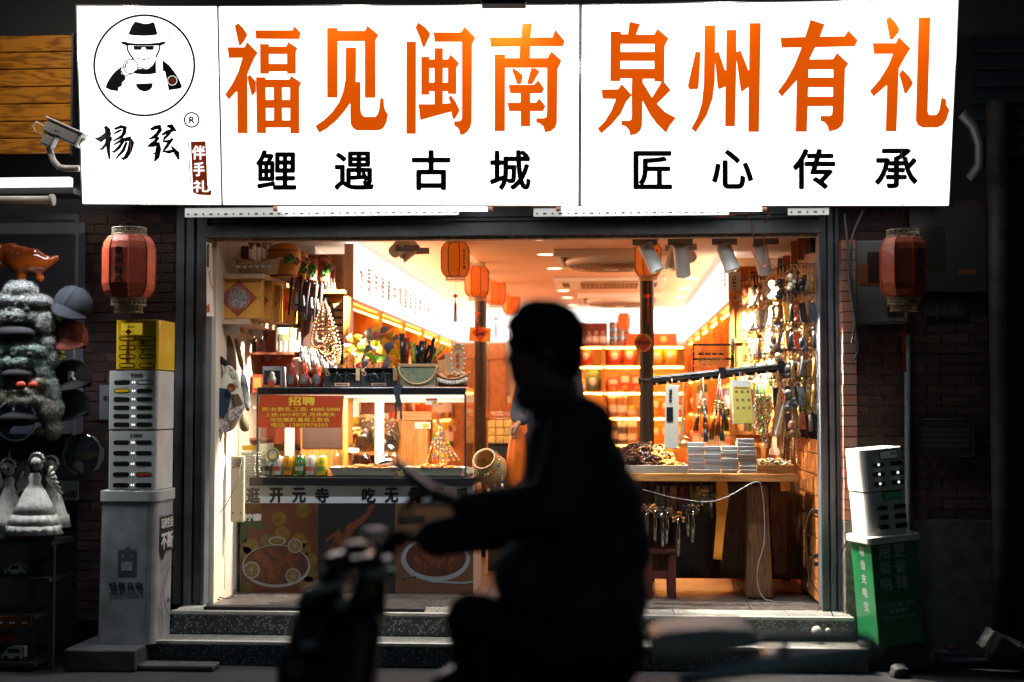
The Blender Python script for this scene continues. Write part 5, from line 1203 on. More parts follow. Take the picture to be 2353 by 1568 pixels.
# ---- behind the case, seen through the glass: stool-crate, bags, ropes
crate=T('wooden_crate','orange pine crate with a price tag standing behind the glass case','crate',tuple(at(*Z6(1570,790),9.75)))
xa_,xb_,za_,zb_=rc(Z6,1440,520,1705,800,9.75)
MB().box(xa_,xb_,9.75,10.05,FLZ+.001,zb_).build('side',pine,crate,bevel=.004)
MB().box(xa_-.01,xb_+.03,9.74,10.06,zb_+.001,zb_+.06).build('top_box',pine_h,crate,bevel=.004)
q=MB();c_=at(*Z6(1590,535),9.735);q.box(c_.x,c_.x+.11,9.735,9.738,c_.z-.045,c_.z);q.box(c_.x+.055,c_.x+.1,9.7335,9.735,c_.z-.04,c_.z-.015,1);q.build('price_tag',[lab_w,MATS['yellow_card']],crate)
plast=glassy('bag_plastic',(.75,.72,.68),.25,.25)
for k,(xx,yy,ww)in enumerate(((1130,640,150),(1370,680,90))):
    c_=at(*Z6(xx,yy),9.72);q=MB();q.ball(c_,ww/3.9*PXW(9.7),18,rz=.13,ry=.08)
    o=blob(q,'plastic_bag',plast,None,.012,2,disp=.06,dsc=.05);tag(o,f'crumpled clear plastic bag behind the glass case, {["left of the white door bar", "right of the white door bar"][k]}','bag','crumpled plastic bags behind the case')
    q=MB().ball(c_+Vector((0,.03,-.03)),.06,12,rz=.08,ry=.03);tag(q.build('dark_pouch',M('dark_cloth',(.04,.03,.035),.8)),f'dark cloth pouch inside the crumpled bag {["left", "right"][k]} of the white bar','pouch')
ropec=[M('bead_'+n_,c_,.35,coat=.4)for n_,c_ in(('red',(.6,.05,.02)),('green',(.08,.3,.06)),('blue',(.04,.12,.35)),('yellow',(.8,.5,.03)),('white',(.75,.7,.6)),('orange',(.8,.25,.03)))]
for k in range(7):
    x1_=1700+k*48;q=[MB()for _ in ropec];tp=at(*Z6(1790+k*6,520+10*k),9.66);bt_=at(*Z6(x1_,880),9.66)
    m_=MB()
    for i in range(26):
        u=i/25;m_.ball(tp.lerp(bt_,u)+Vector((0,0,-.02*math.sin(PI*u))),.0085,6,rp.randrange(6))
    tag(m_.build('bead_rope',ropec),f'colourful bead rope hanging behind the case, {ORD[k]} from the pine crate','bead rope','bead ropes behind the glass case')
for k,(xx0,xx1,yy0,yy1,ci)in enumerate(((510,660,640,790,4),(660,910,670,790,7),(720,800,765,840,8),(830,920,560,660,3),(300,430,610,680,5))):
    xa_,xb_,za_,zb_=rc(Z6,xx0,yy0,xx1,yy1,9.68)
    q=MB().box(xa_,xb_,9.68,9.8,za_,zb_).box(xa_+.02,xb_-.02,9.678,9.68,za_+.02,zb_-.03,1);tag(q.build('carton_box',[pk[ci],pk[(ci+3)%12]]),f'{cname[ci]} carton seen through the glass case, {ORD[k]} from the job sign','box','cartons behind the glass case')
sh_=T('low_shelf','low brown shelf standing behind the glass case','shelf',tuple(at(*Z6(1000,800),9.9)))
xa_,xb_,za_,zb_=rc(Z6,150,640,1420,800,9.66)
MB().box(xa_,xb_,9.66,9.95,za_-.025,za_-.001).build('board',pine_h,sh_)
for z in(FLZ+.3,):MB().box(xa_,xb_,9.66,9.95,z,z+.02).build('board',pine_h,sh_)
for x in(xa_,(xa_+xb_)/2,xb_-.03):MB().box(x,x+.03,9.67,9.94,FLZ+.001,za_-.026).build('leg',pine,sh_)
MB().box(xa_,xb_,9.955,9.965,FLZ,zb_+.25).build('back_board',M('maroon_board',(.3,.1,.06),.6,var=.4,vs=12),sh_)
for k in range(9):
    x=xa_+.35+k*.1;ci=rp.randrange(12)
    place_pack(rp.choice(['pouch','box']),.1,.05,.24+.05*rp.random(),ci,(x,9.88,za_+.0005),0,f'behind the glass case, {ORD[k]} along the low shelf','packs on the low shelf')
# ================================================================== LEFT ALCOVE
ZL=zc(780,1250,2.613)
rg=random.Random(11)
weave=woven('bamboo_weave',(.8,.37,.06),(.6,.23,.03),90,.45,coat=.2);weave_r=woven('red_weave',(.5,.18,.07),(.22,.06,.03),130,.4,coat=.3)
pinkwood=wood('pale_shelf',(.62,.42,.28),(.5,.32,.2),.5,(1.5,1.5,9),ring=4)
diam=M('diamond_red',(.42,.06,.02),.45);diamp=M('diamond_print',(.4,.34,.33),.45,var=.6,vs=60)
def wshelf(xe,z,y0,y1,lab,w_=.0):
    s=T('wall_shelf',lab,'shelf',(LX+.1,y0,z),group='pale shelves on the left wall')
    MB().box(LX+.001,xe,y0,y1,z-.03,z).build('board',pinkwood,s,bevel=.002)
    for yy in(y0+.08,y1-.1):MB().box(LX+.001,xe-.08,yy,yy+.02,z-.09,z-.031).build('bracket',whitem,s)
    return s
z2=RZ(731,8.6);xe2=RX(568,8.6);wshelf(xe2,z2,8.6,9.37,'pale wooden wall shelf carrying woven bamboo boxes on the left')
z1_=RZ(625,8.62);xe1=RX(603,8.62);wshelf(xe1,z1_,8.62,9.37,'pale wooden wall shelf carrying wicker boat and lidded baskets on the left')
q=MB().box(xe2-.002,xe2+.045,9.2,9.24,z2-.07,z2-.02);
for i in range(4):
    xx0,xx1,yy0,yy1=((150,590,622,1045),(330,690,665,1065),(440,770,715,1080),(560,915,735,1090))[i]
    Y=8.66+.15*i;xa_,xb_,za_,zb_=rc(ZA,xx0,yy0,xx1,yy1,Y);zt_=z2+(zb_-za_)*(.98)
    wb=T('woven_box',f'flat woven bamboo box with red diamond label, {ORD[i]} from the front','box',((xa_+xb_)/2,Y,z2),group='woven bamboo boxes on the left shelf')
    MB().box(xa_,xb_,Y,Y+.085,z2+.001,zt_).build('body',weave,wb,bevel=.01)
    MB().tube([(xa_,Y-.002,z2+.01),(xa_,Y-.002,zt_-.005),(xb_,Y-.002,zt_-.005),(xb_,Y-.002,z2+.01)],.004,6,closed=True).build('binding',M('binding',(.5,.3,.1),.5),wb)
    cx,cz=(xa_+xb_)/2,(z2+zt_)/2;h_=(xb_-xa_)*.42;v_=(zt_-z2)*.42
    MB().poly([(cx,Y-.004,cz+v_),(cx+h_,Y-.004,cz),(cx,Y-.004,cz-v_),(cx-h_,Y-.004,cz)],(),(0,.002,0)).build('diamond_label',diam,wb)
    if i==0:
        q=MB();disc(q,cx,cz,h_*.5,lambda x,z:(x,Y-.0045,z),28);ringp(q,cx,cz,h_*.58,.006,lambda x,z:(x,Y-.005,z),36);q.build('label_print',diamp,wb)
        MB().tube([(cx,Y-.006,z2+.01),(cx,Y-.006,zt_)],.0015,4).tube([(xa_,Y-.006,cz),(xb_,Y-.006,cz)],.0015,4).build('twine',M('twine',(.3,.2,.1),.7),wb)
def rbasket(xx0,yy0,xx1,yy1,Y,lab,mat,handle=True,zb0=None):
    xa_,xb_,za_,zb_=rc(ZA,xx0,yy0,xx1,yy1,Y);r_=(xb_-xa_)/2;c_=Vector(((xa_+xb_)/2,Y+r_,z1_+.001));h_=zb_-za_
    b_=T('lidded_basket',lab,'basket',tuple(c_),group='lidded baskets on the top left shelf')
    MB().lathe([(0,0),(r_*.72,0),(r_*.75,h_*.06),(r_*.95,h_*.35),(r_,h_*.6),(r_*.92,h_*.76)],c=c_,n=24).build('body',mat,b_)
    MB().lathe([(r_*.95,h_*.74),(r_*.97,h_*.8),(r_*.8,h_*.93),(r_*.3,h_),(0,h_)],c=c_,n=24).build('lid',mat,b_)
    MB().lathe([(r_*.94,h_*.73),(r_,h_*.76),(r_*.96,h_*.79)],c=c_,n=24).lathe([(r_*.76,0),(r_*.82,h_*.03),(r_*.78,h_*.07)],c=c_,n=24).build('rim',M('basket_rim',(.3,.08,.04),.4),b_)
    if handle:MB().tube([(c_.x+(r_*.95)*math.cos(PI*i/12),c_.y,c_.z+h_*.7+r_*1.35*math.sin(PI*i/12))for i in range(13)],.008,8).build('handle',M('basket_rim',(.3,.08,.04),.4),b_)
    q=MB()
    for i in range(5):
        t_=-PI/2+.25+rg.uniform(-.5,.9);c2=c_+Vector((r_*math.cos(t_),r_*math.sin(t_),h_*rg.uniform(.3,.6)))
        for j in range(5):q.ball(c2+Vector((.016*math.cos(j*1.256),-.003,.016*math.sin(j*1.256))),.012,6,j%2 if i%2 else 1)
    q.build('painted_flowers',[M('paint_pink',(.6,.2,.16),.4),M('paint_green',(.05,.25,.04),.4)],b_)
rbasket(610,285,935,615,8.8,'largest lidded bamboo basket with painted flowers behind the wicker boat',weave,False)
rbasket(870,285,1025,560,9.0,'tall basket behind the largest one on the top left shelf',weave,False)
rbasket(1000,370,1125,590,9.1,'basket with arched handle and pink flower, third along the top left shelf',weave_r)
rbasket(1110,380,1250,610,9.2,'basket with arched handle at the far end of the top left shelf',weave_r)
bt_=T('wicker_boat','straw boat with shell sails at the front of the top left shelf','ornament',(RX(590,8.66),8.7,z1_+.001))
xa_,xb_,_,_=rc(ZA,320,450,770,600,8.66);cx=(xa_+xb_)/2;L_=(xb_-xa_)/2;vs=[];n_=14
for i in range(n_+1):
    u=-1+2*i/n_;w_=.05*(1-abs(u)**3)+.005;zt=.075+.03*u*u
    for s_ in(-1,-.6,0,.6,1):vs.append((cx+L_*u*(1 if abs(s_)>.8 else.82),8.7+w_*s_,z1_+(zt if abs(s_)>.8 else.003 if s_==0 else.015)))
q=MB().add(vs,[(i*5+j,i*5+j+1,(i+1)*5+j+1,(i+1)*5+j)for i in range(n_)for j in range(4)],0,True).tube([vs[i*5]for i in range(n_+1)],.007,6).tube([vs[i*5+4]for i in range(n_+1)],.007,6)
q.build('hull',MATS['straw'],bt_)
for i in range(6):MB().ball((cx+L_*(-.75+.26*i),8.65,z1_+.045),.014,10,rz=.012,ry=.006).build('shell',shell,bt_)
for i in range(9):MB().ball((cx+rg.uniform(-.1,.08),8.7+rg.uniform(-.02,.02),z1_+.085),.022,8,rz=.016).build('shell',shello,bt_)
for k in(-.3,-.05,.16,.35):
    x=cx+L_*k;MB().tube([(x,8.7,z1_+.06),(x,8.7,z1_+.2)],.0025,5).build('mast',MATS['stick_pale'],bt_)
for k,sx in enumerate((-.3,.25)):
    q=MB()
    for j in range(14):q.ball((cx+L_*sx+.02+rg.uniform(-.03,.04),8.7,z1_+.18+rg.uniform(-.01,.07)),.016,7)
    q.build('sail',shello if k==0 else shell,bt_)
# plaque, wall calendar, hooks
a_=rc(ZA,205,282,470,560,9.05);pq=T('framed_plaque','dark framed plaque with small writing leaning behind the wicker boat','plaque',((a_[0]+a_[1])/2,9.05,z1_+.001))
MB().box(a_[0],a_[1],9.05,9.07,z1_+.001,CEIL-.02).build('frame',blackm,pq)
MB().box(a_[0]+.05,a_[1],9.045,9.0495,z1_+.02,CEIL-.03).build('print',M('plaque_brown',(.16,.07,.04),.4),pq)
q=MB();put_text(q,'闽南红礼盒',(a_[0]+.07,9.044,2.36),(a_[1]-.05,9.044,2.36),(a_[1]-.05,9.044,2.33),(a_[0]+.07,9.044,2.33),.02);q.build('lettering',blackm,pq)
wc_=T('wall_calendar','narrow white wall hanging with red curve at the edge of the left wall','wall hanging',(LX+.01,8.55,1.72))
def onL(px,py,o=.004):v=atx(px,py,LX+o);return v
q=MB();c4=[onL(*ZA(*p_))for p_ in((62,290),(112,300),(132,1005),(62,1000))];q.poly(c4,(),(.002,0,0));q.build('sheet',lab_w,wc_)
q=MB();ribbon(q,[(80,565),(85,600),(105,560)],6,lambda x,y:onL(*ZA(x,y),.008));ribbon(q,[(90,590),(100,670),(122,740)],6,lambda x,y:onL(*ZA(x,y),.008));q.poly([onL(*ZA(*p_),.008)for p_ in((66,310),(88,300),(88,530),(66,530))],m=1);q.poly([onL(*ZA(*p_),.008)for p_ in((64,900),(90,880),(96,960),(66,970))]);q.build('print',[MATS['red_card'],blackm],wc_)
for i,(x,y)in enumerate(((272,190),(390,200),(548,245))):
    c_=at(*ZL(x,y),8.75+.16*i);h_=T('coat_hook',f'brass wall hook, {ORD[i]} from the front under the woven boxes','hook',(LX,c_.y,c_.z),group='brass hooks on the left wall')
    MB().lathe([(.022,0),(.022,.005),(.012,.008)],c=(LX,c_.y,c_.z+.02),n=14,ax=(1,0,0)).build('plate',brass,h_)
    MB().tube([(LX+.008,c_.y,c_.z+.02),(LX+.05,c_.y,c_.z+.015),(LX+.07,c_.y,c_.z-.02),(LX+.09,c_.y,c_.z-.005)],.005,6).build('arm',brass,h_)
# tote bags on the hooks
def flatbag(pts,Y,th,mat,name,label,cat,grp=None,puff=.03,patches=(),extra=None):
    P_=[at(*ZL(*p_),Y)for p_ in pts];c_=sum(P_,Vector())/len(P_)
    o=T(name,label,cat,tuple(c_),group=grp)
    rings=[];q=MB();n_=len(P_)
    for k,(sc_,dy)in enumerate(((1,th),(1,0),(.8,-puff*.7),(.45,-puff),(.12,-puff*1.1))):
        q.v+=[tuple(c_+(p_-c_)*sc_+Vector((0,dy,0)))for p_ in P_]
    for k in range(4):q.f+=[(k*n_+i,k*n_+(i+1)%n_,(k+1)*n_+(i+1)%n_,(k+1)*n_+i)for i in range(n_)]
    q.f+=[tuple(4*n_+i for i in range(n_)),tuple(reversed(range(n_)))];q.m=[0]*len(q.f);q.s=[True]*len(q.f)
    q.build('body',mat,o,sub=1)
    for pp,m_,nm,oy in patches:
        pq_=[at(*ZL(*p_),Y-puff-.006-oy)for p_ in pp];MB().poly(pq_,(),(0,.01,0)).build(nm,m_,o,bevel=.003)
    return o
canvas=M('canvas_white',(.66,.6,.48),.85,var=.15,vs=20,bump=.3,bs=200);dots=M('dotted_cloth',(.62,.55,.48),.85,var=.85,vs=75,col2=(.15,.05,.08));navy=M('navy_cloth',(.03,.05,.1),.85,var=.4,vs=20)
floral=M('floral_cloth',(.6,.58,.42),.85,var=.8,vs=30,col2=(.15,.2,.08));brownc=M('brown_cloth',(.16,.08,.04),.85,var=.4,vs=10)
tb=flatbag([(110,625),(185,612),(215,700),(290,700),(320,530),(375,545),(440,620),(495,800),(527,1020),(470,1120),(400,1250),(350,1268),(150,1270),(118,1000),(105,800)],8.62,.05,canvas,'tote_bag','patchwork canvas tote bag with a big brown button hanging on the left wall','bag',None,.05,
   patches=[([(190,820),(250,790),(350,800),(375,870),(350,1000),(300,1110),(230,1080),(165,1020),(165,900)],navy,'navy_patch',.0),([(345,1000),(520,990),(500,1040),(440,1120),(350,1140)],dots,'dotted_patch',.0),([(160,1120),(230,1100),(345,1150),(350,1250),(160,1262)],dots,'dotted_patch',.0),
            ([(300,560),(350,560),(430,640),(460,780),(380,740),(310,640)],floral,'floral_patch',-.02),([(385,860),(450,850),(500,950),(480,980),(405,975)],brownc,'brown_patch',.0)])
c_=at(*ZL(382,785),8.55);MB().lathe([(0,-.004),(.016,-.004),(.022,-.01),(.027,-.006),(.027,0),(0,.002)],c=c_,n=20,ax=(0,1,0)).build('button',M('button_brown',(.3,.1,.05),.35),tb)
MB().tube([at(*ZL(150,620),8.61),at(*ZL(120,400),8.62),at(*ZL(118,220),8.64),at(*ZL(190,420),8.6),at(*ZL(330,545),8.59)],.018,6).build('strap',M('black_cloth',(.01,.01,.012),.9),tb)
flatbag([(450,640),(520,620),(560,800),(585,1040),(530,1060),(500,900)],8.72,.03,M('striped_cloth',(.3,.32,.34),.8,var=.8,vs=25,col2=(.03,.03,.04)),'tote_bag','narrow grey patterned bag hanging behind the patchwork tote','bag')
flatbag([(470,1060),(530,1050),(572,1200),(560,1250),(480,1260),(455,1180)],8.74,.03,M('camo_cloth',(.2,.14,.05),.8,var=.9,vs=25,col2=(.02,.03,.02)),'cloth_pouch','small dark patterned pouch hanging below the grey patterned bag','pouch')
for i,(pts,lb)in enumerate((([(270,235),(340,220),(375,240),(430,440),(440,640),(400,640),(330,560),(230,560),(200,700),(190,640)],'bunch of brown cloth straps hanging from the first brass hook'),([(395,260),(440,248),(480,400),(525,610),(480,640),(440,440)],'brown and black strap hanging from the second brass hook'))):
    flatbag(pts,8.74+.04*i,.02,brownc,'cloth_strap',lb,'strap','cloth straps on the hooks',.015)
# white goods shelf and red poster at the alcove back
al=T('corner_shelf','dark red stepped corner shelf with white goods at the back of the left alcove','shelf',(RX(620,9.3),9.3,1.0))
for y_,x0_,x1_ in((418,570,1010),(835,560,700),(1315,555,720)):
    a=at(*ZL(x0_,y_),9.3);b=at(*ZL(x1_,y_+22),9.3);MB().box(a.x,b.x,9.3,9.58,b.z,a.z).build('board',M('red_shelf_wood',(.35,.1,.05),.5,var=.3),al)
a=at(*ZL(585,165),9.6);b=at(*ZL(700,1380),9.6);MB().box(a.x,RX(700,9.6),9.6,9.62,b.z,a.z).build('back_board',M('graffiti_red',(.6,.12,.05),.5,var=.0),al)
q=MB()
for k,pts in enumerate((((610,170),(685,200),(640,265),(615,240)),((660,590),(700,570),(700,650),(655,655)),((725,460),(800,455),(770,525),(740,515)),((850,465),(905,465),(880,505)),((600,900),(625,860),(635,1000),(600,1040)),((600,445),(700,440),(690,540),(650,640),(590,640)))):q.poly([at(*ZL(*p_),9.595)for p_ in pts])
q.build('white_print',M('print_white',(.6,.6,.58),.5),al)
a_=rc(ZL,830,160,1090,420,9.35);wb=T('horse_bag','white stand-up bag with a printed horse on the corner shelf','bag',((a_[0]+a_[1])/2,9.35,a_[2]))
MB().box(a_[0],a_[1],9.36,9.46,a_[2],a_[3]).build('body',M('bag_white',(.8,.78,.72),.6),wb,bevel=.012)
q=MB();cz=(a_[2]+a_[3])/2;cx=(a_[0]+a_[1])/2-.02
q.box(cx-.04,cx+.04,9.356,9.359,cz,cz+.04)
for k in(-.035,-.005,.03):q.box(cx+k,cx+k+.01,9.356,9.359,cz-.07,cz)
q.box(cx+.035,cx+.055,9.356,9.359,cz+.02,cz+.085);q.build('horse_print',M('print_olive',(.2,.2,.1),.6),wb)
a_=rc(ZL,640,175,745,415,9.33);q=MB().box(a_[0],a_[1],9.33,9.4,a_[2],a_[3]);tag(q.build('striped_pouch',M('pouch_dark',(.2,.06,.05),.7,var=.8,vs=25,col2=(.02,.02,.03))),'dark striped pouch beside the white horse bag','pouch')
a_=rc(ZL,590,650,700,825,9.28);q=MB().box(a_[0],a_[1],9.29,9.36,a_[2],a_[3]).box(a_[0]+.01,a_[1]-.01,9.287,9.2895,a_[2]+.02,a_[3]-.02,1);tag(q.build('red_gift_pack',[MATS['red_card'],gold]),'small red gift pack left of the opera doll box','box')
# purses on the upper shelf edge
pm=[M('purse_dark',(.03,.035,.05),.6,var=.8,vs=25,col2=(.3,.1,.04)),M('purse_brown',(.12,.06,.05),.6,var=.8,vs=30,col2=(.03,.03,.05))]
for i,(xx0,xx1)in enumerate(((895,985),(960,1055),(1040,1130),(1110,1180),(1160,1225))):
    Y=8.9+.1*i;a_=rc(ZA,xx0,640+i*22,xx1,960+i*20,Y)
    p_=T('hanging_purse',f'dark embroidered purse in a black strap frame, {ORD[i]} from the woven boxes','purse',(a_[0],Y,a_[3]),group='embroidered purses under the top left shelf')
    MB().obox(((a_[0]+a_[1])/2,Y,(a_[2]+a_[3])/2),((a_[1]-a_[0])*.8,.03,(a_[3]-a_[2])*.95),(0,R(8),0)).build('body',pm[i%2],p_,bevel=.006)
    MB().tube([(a_[0],Y-.02,a_[3]+.02),(a_[0]-.02,Y-.02,a_[2]-.02)],.007,5).tube([(a_[1],Y-.02,a_[3]+.02),(a_[1]-.02,Y-.02,a_[2]-.04)],.007,5).build('strap',MATS['black_cloth'],p_)
    MB().tube([((a_[0]+a_[1])/2,Y-.024,a_[2]+.12),((a_[0]+a_[1])/2,Y-.026,a_[2]+.05)],[.004,.012],8).build('tassel',M('tassel_grey',(.3,.32,.34),.6),p_)
# bead necklaces in a bunch
nk=[M('beads_pale',(.75,.55,.3),.35,coat=.4),M('beads_amber',(.7,.36,.1),.3,coat=.5),M('beads_rust',(.35,.12,.06),.35,coat=.4)]
tp=at(*ZA(1205,870),9.05)
NM={}
for i in range(14):
    u=(i-6.5)/7;bx_,by_=(1090+215*(i/13),1180+260*math.sin(1.2*i/13)+40*(i%3));bt2=at(*ZA(bx_+20,by_),9.05-.012*(i%4))
    m_=MB();n_=44;w_=.018+.02*((i*7)%5)/5
    for j in range(n_):
        t_=2*PI*j/n_;s_=(1-math.cos(t_))/2
        m_.ball(tp.lerp(bt2,s_)+Vector((w_*math.sin(t_)*(1+s_),-.006*(i%3)-.01,-.03*math.sin(PI*s_))),.0062+.0012*(i%3),6)
    tag(m_.build('bead_necklace',nk[i%3]),f'{["pale", "amber", "rust"][i % 3]} bead necklace, {ORD[i]} strand of the bunch hanging before the left shelves','necklace','bead necklaces in one bunch')
# small brown boxes stacked behind the necklaces, pieces of cloth charms
for i in range(5):
    a_=rc(ZA,1290,880+i*72,1390,935+i*72,9.37);q=MB().box(a_[0],a_[1],9.37,9.45,a_[2],a_[3]).box(a_[0]+.01,a_[1]-.01,9.367,9.3695,a_[2]+.006,a_[3]-.006,1)
    tag(q.build('small_box',[M('kraft',(.5,.26,.1),.6,var=.2),M('kraft_pale',(.72,.5,.28),.6)]),f'small kraft box, {ORD[i]} from the top of the pile behind the necklaces','box','small kraft boxes behind the necklaces')
for i in range(22):
    xx=975+(i%11)*30;yy=1290+(i//11)*75+(i%11)*8;c_=at(*ZA(xx,yy),9.18-.03*(i//11))
    o=T('fish_charm',f'{["navy and white", "white", "black"][i % 3]} cloth charm, {ORD[i % 11]} in the {["upper", "lower"][i // 11]} row beside the corner shelf','charm',tuple(c_),group='cloth charms beside the corner shelf')
    cm=[M('charm_navy',(.04,.06,.09),.7,var=.7,vs=40,col2=(.4,.38,.35)),canvas,M('charm_black',(.015,.017,.02),.7)][i%3]
    MB().tube([c_,c_-Vector((-.01,0,.03)),c_-Vector((-.02,0,.09)),c_-Vector((-.03,0,.11))],[.006,.014,.012,.004],8).build('body',cm,o)
    MB().tube([c_+Vector((0,0,.03)),c_],.0015,4).build('cord',blackm,o)
a_=rc(ZA,870,1400,1120,1545,9.35);tag(MB().box(a_[0],a_[1],9.36,9.5,a_[2],a_[3]).build('striped_cloth_roll',M('zigzag_cloth',(.5,.16,.06),.8,var=.9,vs=35,col2=(.04,.05,.08)),bevel=.02),'folded zigzag striped cloth under the cloth charms','cloth')
a_=rc(ZA,1190,520,1310,780,9.36);pb_=T('tasselled_bag','dark maroon carrier bag with pale tassels beside the last lidded basket','bag',(a_[0],9.36,a_[2]))
MB().box(a_[0],a_[1],9.31,9.365,a_[2],a_[3]).build('body',MATS['maroon_card'],pb_)
for i in range(5):MB().tube([(a_[0]+.01+i*.018,9.3,a_[2]+.13),(a_[0]+.01+i*.02,9.3,a_[2]+.01)],[.003,.009],6).build('tassel',M('tassel_pink',(.6,.35,.28),.7),pb_)
# convector heater and insect zapper behind/left of the case
ht=T('wall_heater','white electric heater with wire grille between the wall and the glass case','heater',(RX(572,9.0),9.05,FLZ))
a_=rc(ZL,395,1490,640,1560,9.05)
xh0,xh1=RX(556,9.1),RX(600,9.1);zh1=RZ(1035,9.1);zh0=RZ(1112,9.1)
MB().box(LX+.12,xh1-.02,9.12,9.5,zh1-.02,zh1+.035).build('top',M('heater_white',(.75,.72,.62),.4),ht,bevel=.01)
for i in range(12):z=zh0+(zh1-zh0-.02)*i/11;MB().tube([(xh0,9.08,z),(xh1,9.08,z),(xh1+.01,9.3,z)],.003,5).build('grille_wire',chrome,ht)
MB().box(xh0,xh1+.005,9.1,9.45,FLZ+.001,zh1-.021).build('body',MATS['heater_white'],ht)
MB().box(xh0+.03,xh0+.12,9.0,9.003,zh1-.0,zh1+.03).build('warning_label',MATS['yellow_card'],ht)
zp=T('power_box','beige wall panel with round dial hanging beside the heater','switch box',tuple(at(545,1200,8.7)))
a,b=at(530,1048,8.7),at(562,1200,8.72)
MB().box(a.x,b.x,8.7,8.73,b.z,a.z).build('body',M('beige_plastic',(.62,.5,.34),.5),zp,bevel=.008)
q=MB();c_=Vector(((a.x+b.x)/2,8.697,a.z-.04));q.lathe([(0,.004),(.012,.004),(.02,.001),(.028,.0)],c=c_,n=20,ax=(0,-1,0));q.build('dial',M('dial_dark',(.2,.17,.12),.4),zp)
q=MB()
for dx,dz in((-.025,-.07),(.025,-.07),(-.025,-.35),(.025,-.35)):q.ball((c_.x+dx,8.698,a.z+dz),.005,6)
q.build('screw',blackm,zp)
tag(MB().tube([at(556,1058,8.69),at(545,1110,8.66),at(520,1160,8.6),at(500,1185,8.6),at(470,1198,8.5)],.003,6).build('power_cable',M('cable_brown',(.1,.07,.05),.6)),'thin cable running from the beige wall panel to the door frame','cable')
for k,x in enumerate((515,540)):
    v=at(x,1150,9.0)
q=MB();
for yy in(8.72,9.02):q.box(LX+.0005,LX+.003,yy,yy+.004,FLZ+.05,z2-.1)
tag(q.build('wall_seam',M('seam',(.35,.27,.2),.8)),kind='structure')
# ================================================================== RIGHT ALCOVE
rs=T('end_shelf','pine shelf facing the street with brown boxes and grey boxes at the right','shelves',(RX(1720,RBY),RBY,FLZ))
xs0,xs1=BRX+.004,RXX-.004
def rz_(y):return RZ(y,RBY-.02,1720)
MB().box(xs0,xs0+.03,RBY-.03,RBY-.007,FLZ+.001,rz_(669)).build('upright',pine,rs);MB().box(xs1-.03,xs1,RBY-.03,RBY+.25,FLZ+.001,rz_(669)).build('upright',pine,rs)
for y_ in(669,779,890,990):MB().box(xs0+.0305,xs1-.0305,RBY-.03,RBY+.3,rz_(y_+9),rz_(y_)).build('shelf_board',pine_h,rs)
MB().box(xs0+.031,xs1-.031,RBY+.31,RBY+.33,FLZ,CEIL-.01).build('back_board',M('shelf_back',(.62,.3,.1),.6),rs)
YR=RBY+.02
bx_=[(818,893,860,1215),(920,1000,850,1215),(1003,1072,848,1215)]
boxb=M('box_brown',(.09,.028,.02),.4,var=.2)
for i,(xx0,xx1,yy0,yy1)in enumerate(bx_):
    a_=rc(ZB,xx0,yy0,xx1,yy1,YR);o=T('gift_carton',f'tall dark brown gift box with white lettering, {ORD[i]} from the lettered post','box',(a_[0],YR,rz_(779)),group='tall brown gift boxes')
    MB().box(a_[0],a_[1],YR,YR+.2,rz_(779)+.001,a_[3]).build('body',boxb,o,bevel=.003)
    q=MB();m_=(a_[0]+a_[1])/2;zt=a_[3]-.1;zb_=rz_(779)+.14
    s_=.018
    put_text(q,'Topsavor',(m_-s_,YR-.002,zb_),(m_-s_,YR-.002,zt),(m_+s_,YR-.002,zt),(m_+s_,YR-.002,zb_),.03)
    put_text(q,'金砖',(m_-s_*.8,YR-.002,zb_-.07),(m_-s_*.8,YR-.002,zb_-.02),(m_+s_*.8,YR-.002,zb_-.02),(m_+s_*.8,YR-.002,zb_-.07),.03);q.build('lettering',whitem,o)
    MB().box(a_[0]-.004,a_[0]-.001,YR+.01,YR+.2,rz_(779)+.001,a_[3]+.03).build('bag_edge',M('rose_card',(.7,.3,.16),.5),o)
a_=rc(ZB,822,1270,885,1465,YR);o=T('gift_carton','upright grey box with orange marks standing beside the flat grey boxes','box',(a_[0],YR,a_[2]));MB().box(a_[0],a_[1],YR,YR+.2,rz_(889),a_[3]).build('body',M('box_grey',(.2,.21,.22),.5,var=.1),o)
q=MB();put_text(q,'老字号',*[(a_[0]+.008,YR-.001,a_[3]-.04),(a_[1]-.008,YR-.001,a_[3]-.04),(a_[1]-.008,YR-.001,a_[3]-.17),(a_[0]+.008,YR-.001,a_[3]-.17)],.04)if 0 else None
for j,ch in enumerate('老字号'):put_text(q,ch,(a_[0]+.012,YR-.001,a_[3]-.04-.05*j),(a_[1]-.012,YR-.001,a_[3]-.04-.05*j),(a_[1]-.012,YR-.001,a_[3]-.08-.05*j),(a_[0]+.012,YR-.001,a_[3]-.08-.05*j),.04)
q.build('lettering',M('orange_print',(.7,.25,.08),.5),o)
for i in range(4):
    a_=rc(ZB,942,1275+i*62,1180,1334+i*62,YR);z0_=rz_(889)+(3-i)*.066
    o=T('flat_box',f'flat grey box with white brush lettering, {ORD[i]} from the top of its stack','box',(a_[0],YR,z0_),group='flat grey boxes in a stack');MB().box(a_[0],a_[1],YR,YR+.24,z0_+.001,z0_+.065).build('body',MATS['box_grey'],o,bevel=.003)
    q=MB();put_text(q,'铁观音茶',(a_[0]+.06,YR-.001,z0_+.05),(a_[1]-.01,YR-.001,z0_+.05),(a_[1]-.01,YR-.001,z0_+.015),(a_[0]+.06,YR-.001,z0_+.015),.04);q.build('lettering',whitem,o)
a_=rc(ZB,835,520,1115,765,RBY);pb_=T('house_bag','orange paper bag printed with a brick house and dark doors above the brown boxes','bag',((a_[0]+a_[1])/2,RBY,rz_(669)))
MB().box(a_[0],a_[1],RBY+.01,RBY+.1,rz_(669)+.001,a_[3]).build('body',M('orange_bag',(.75,.2,.02),.5,var=.1),pb_)
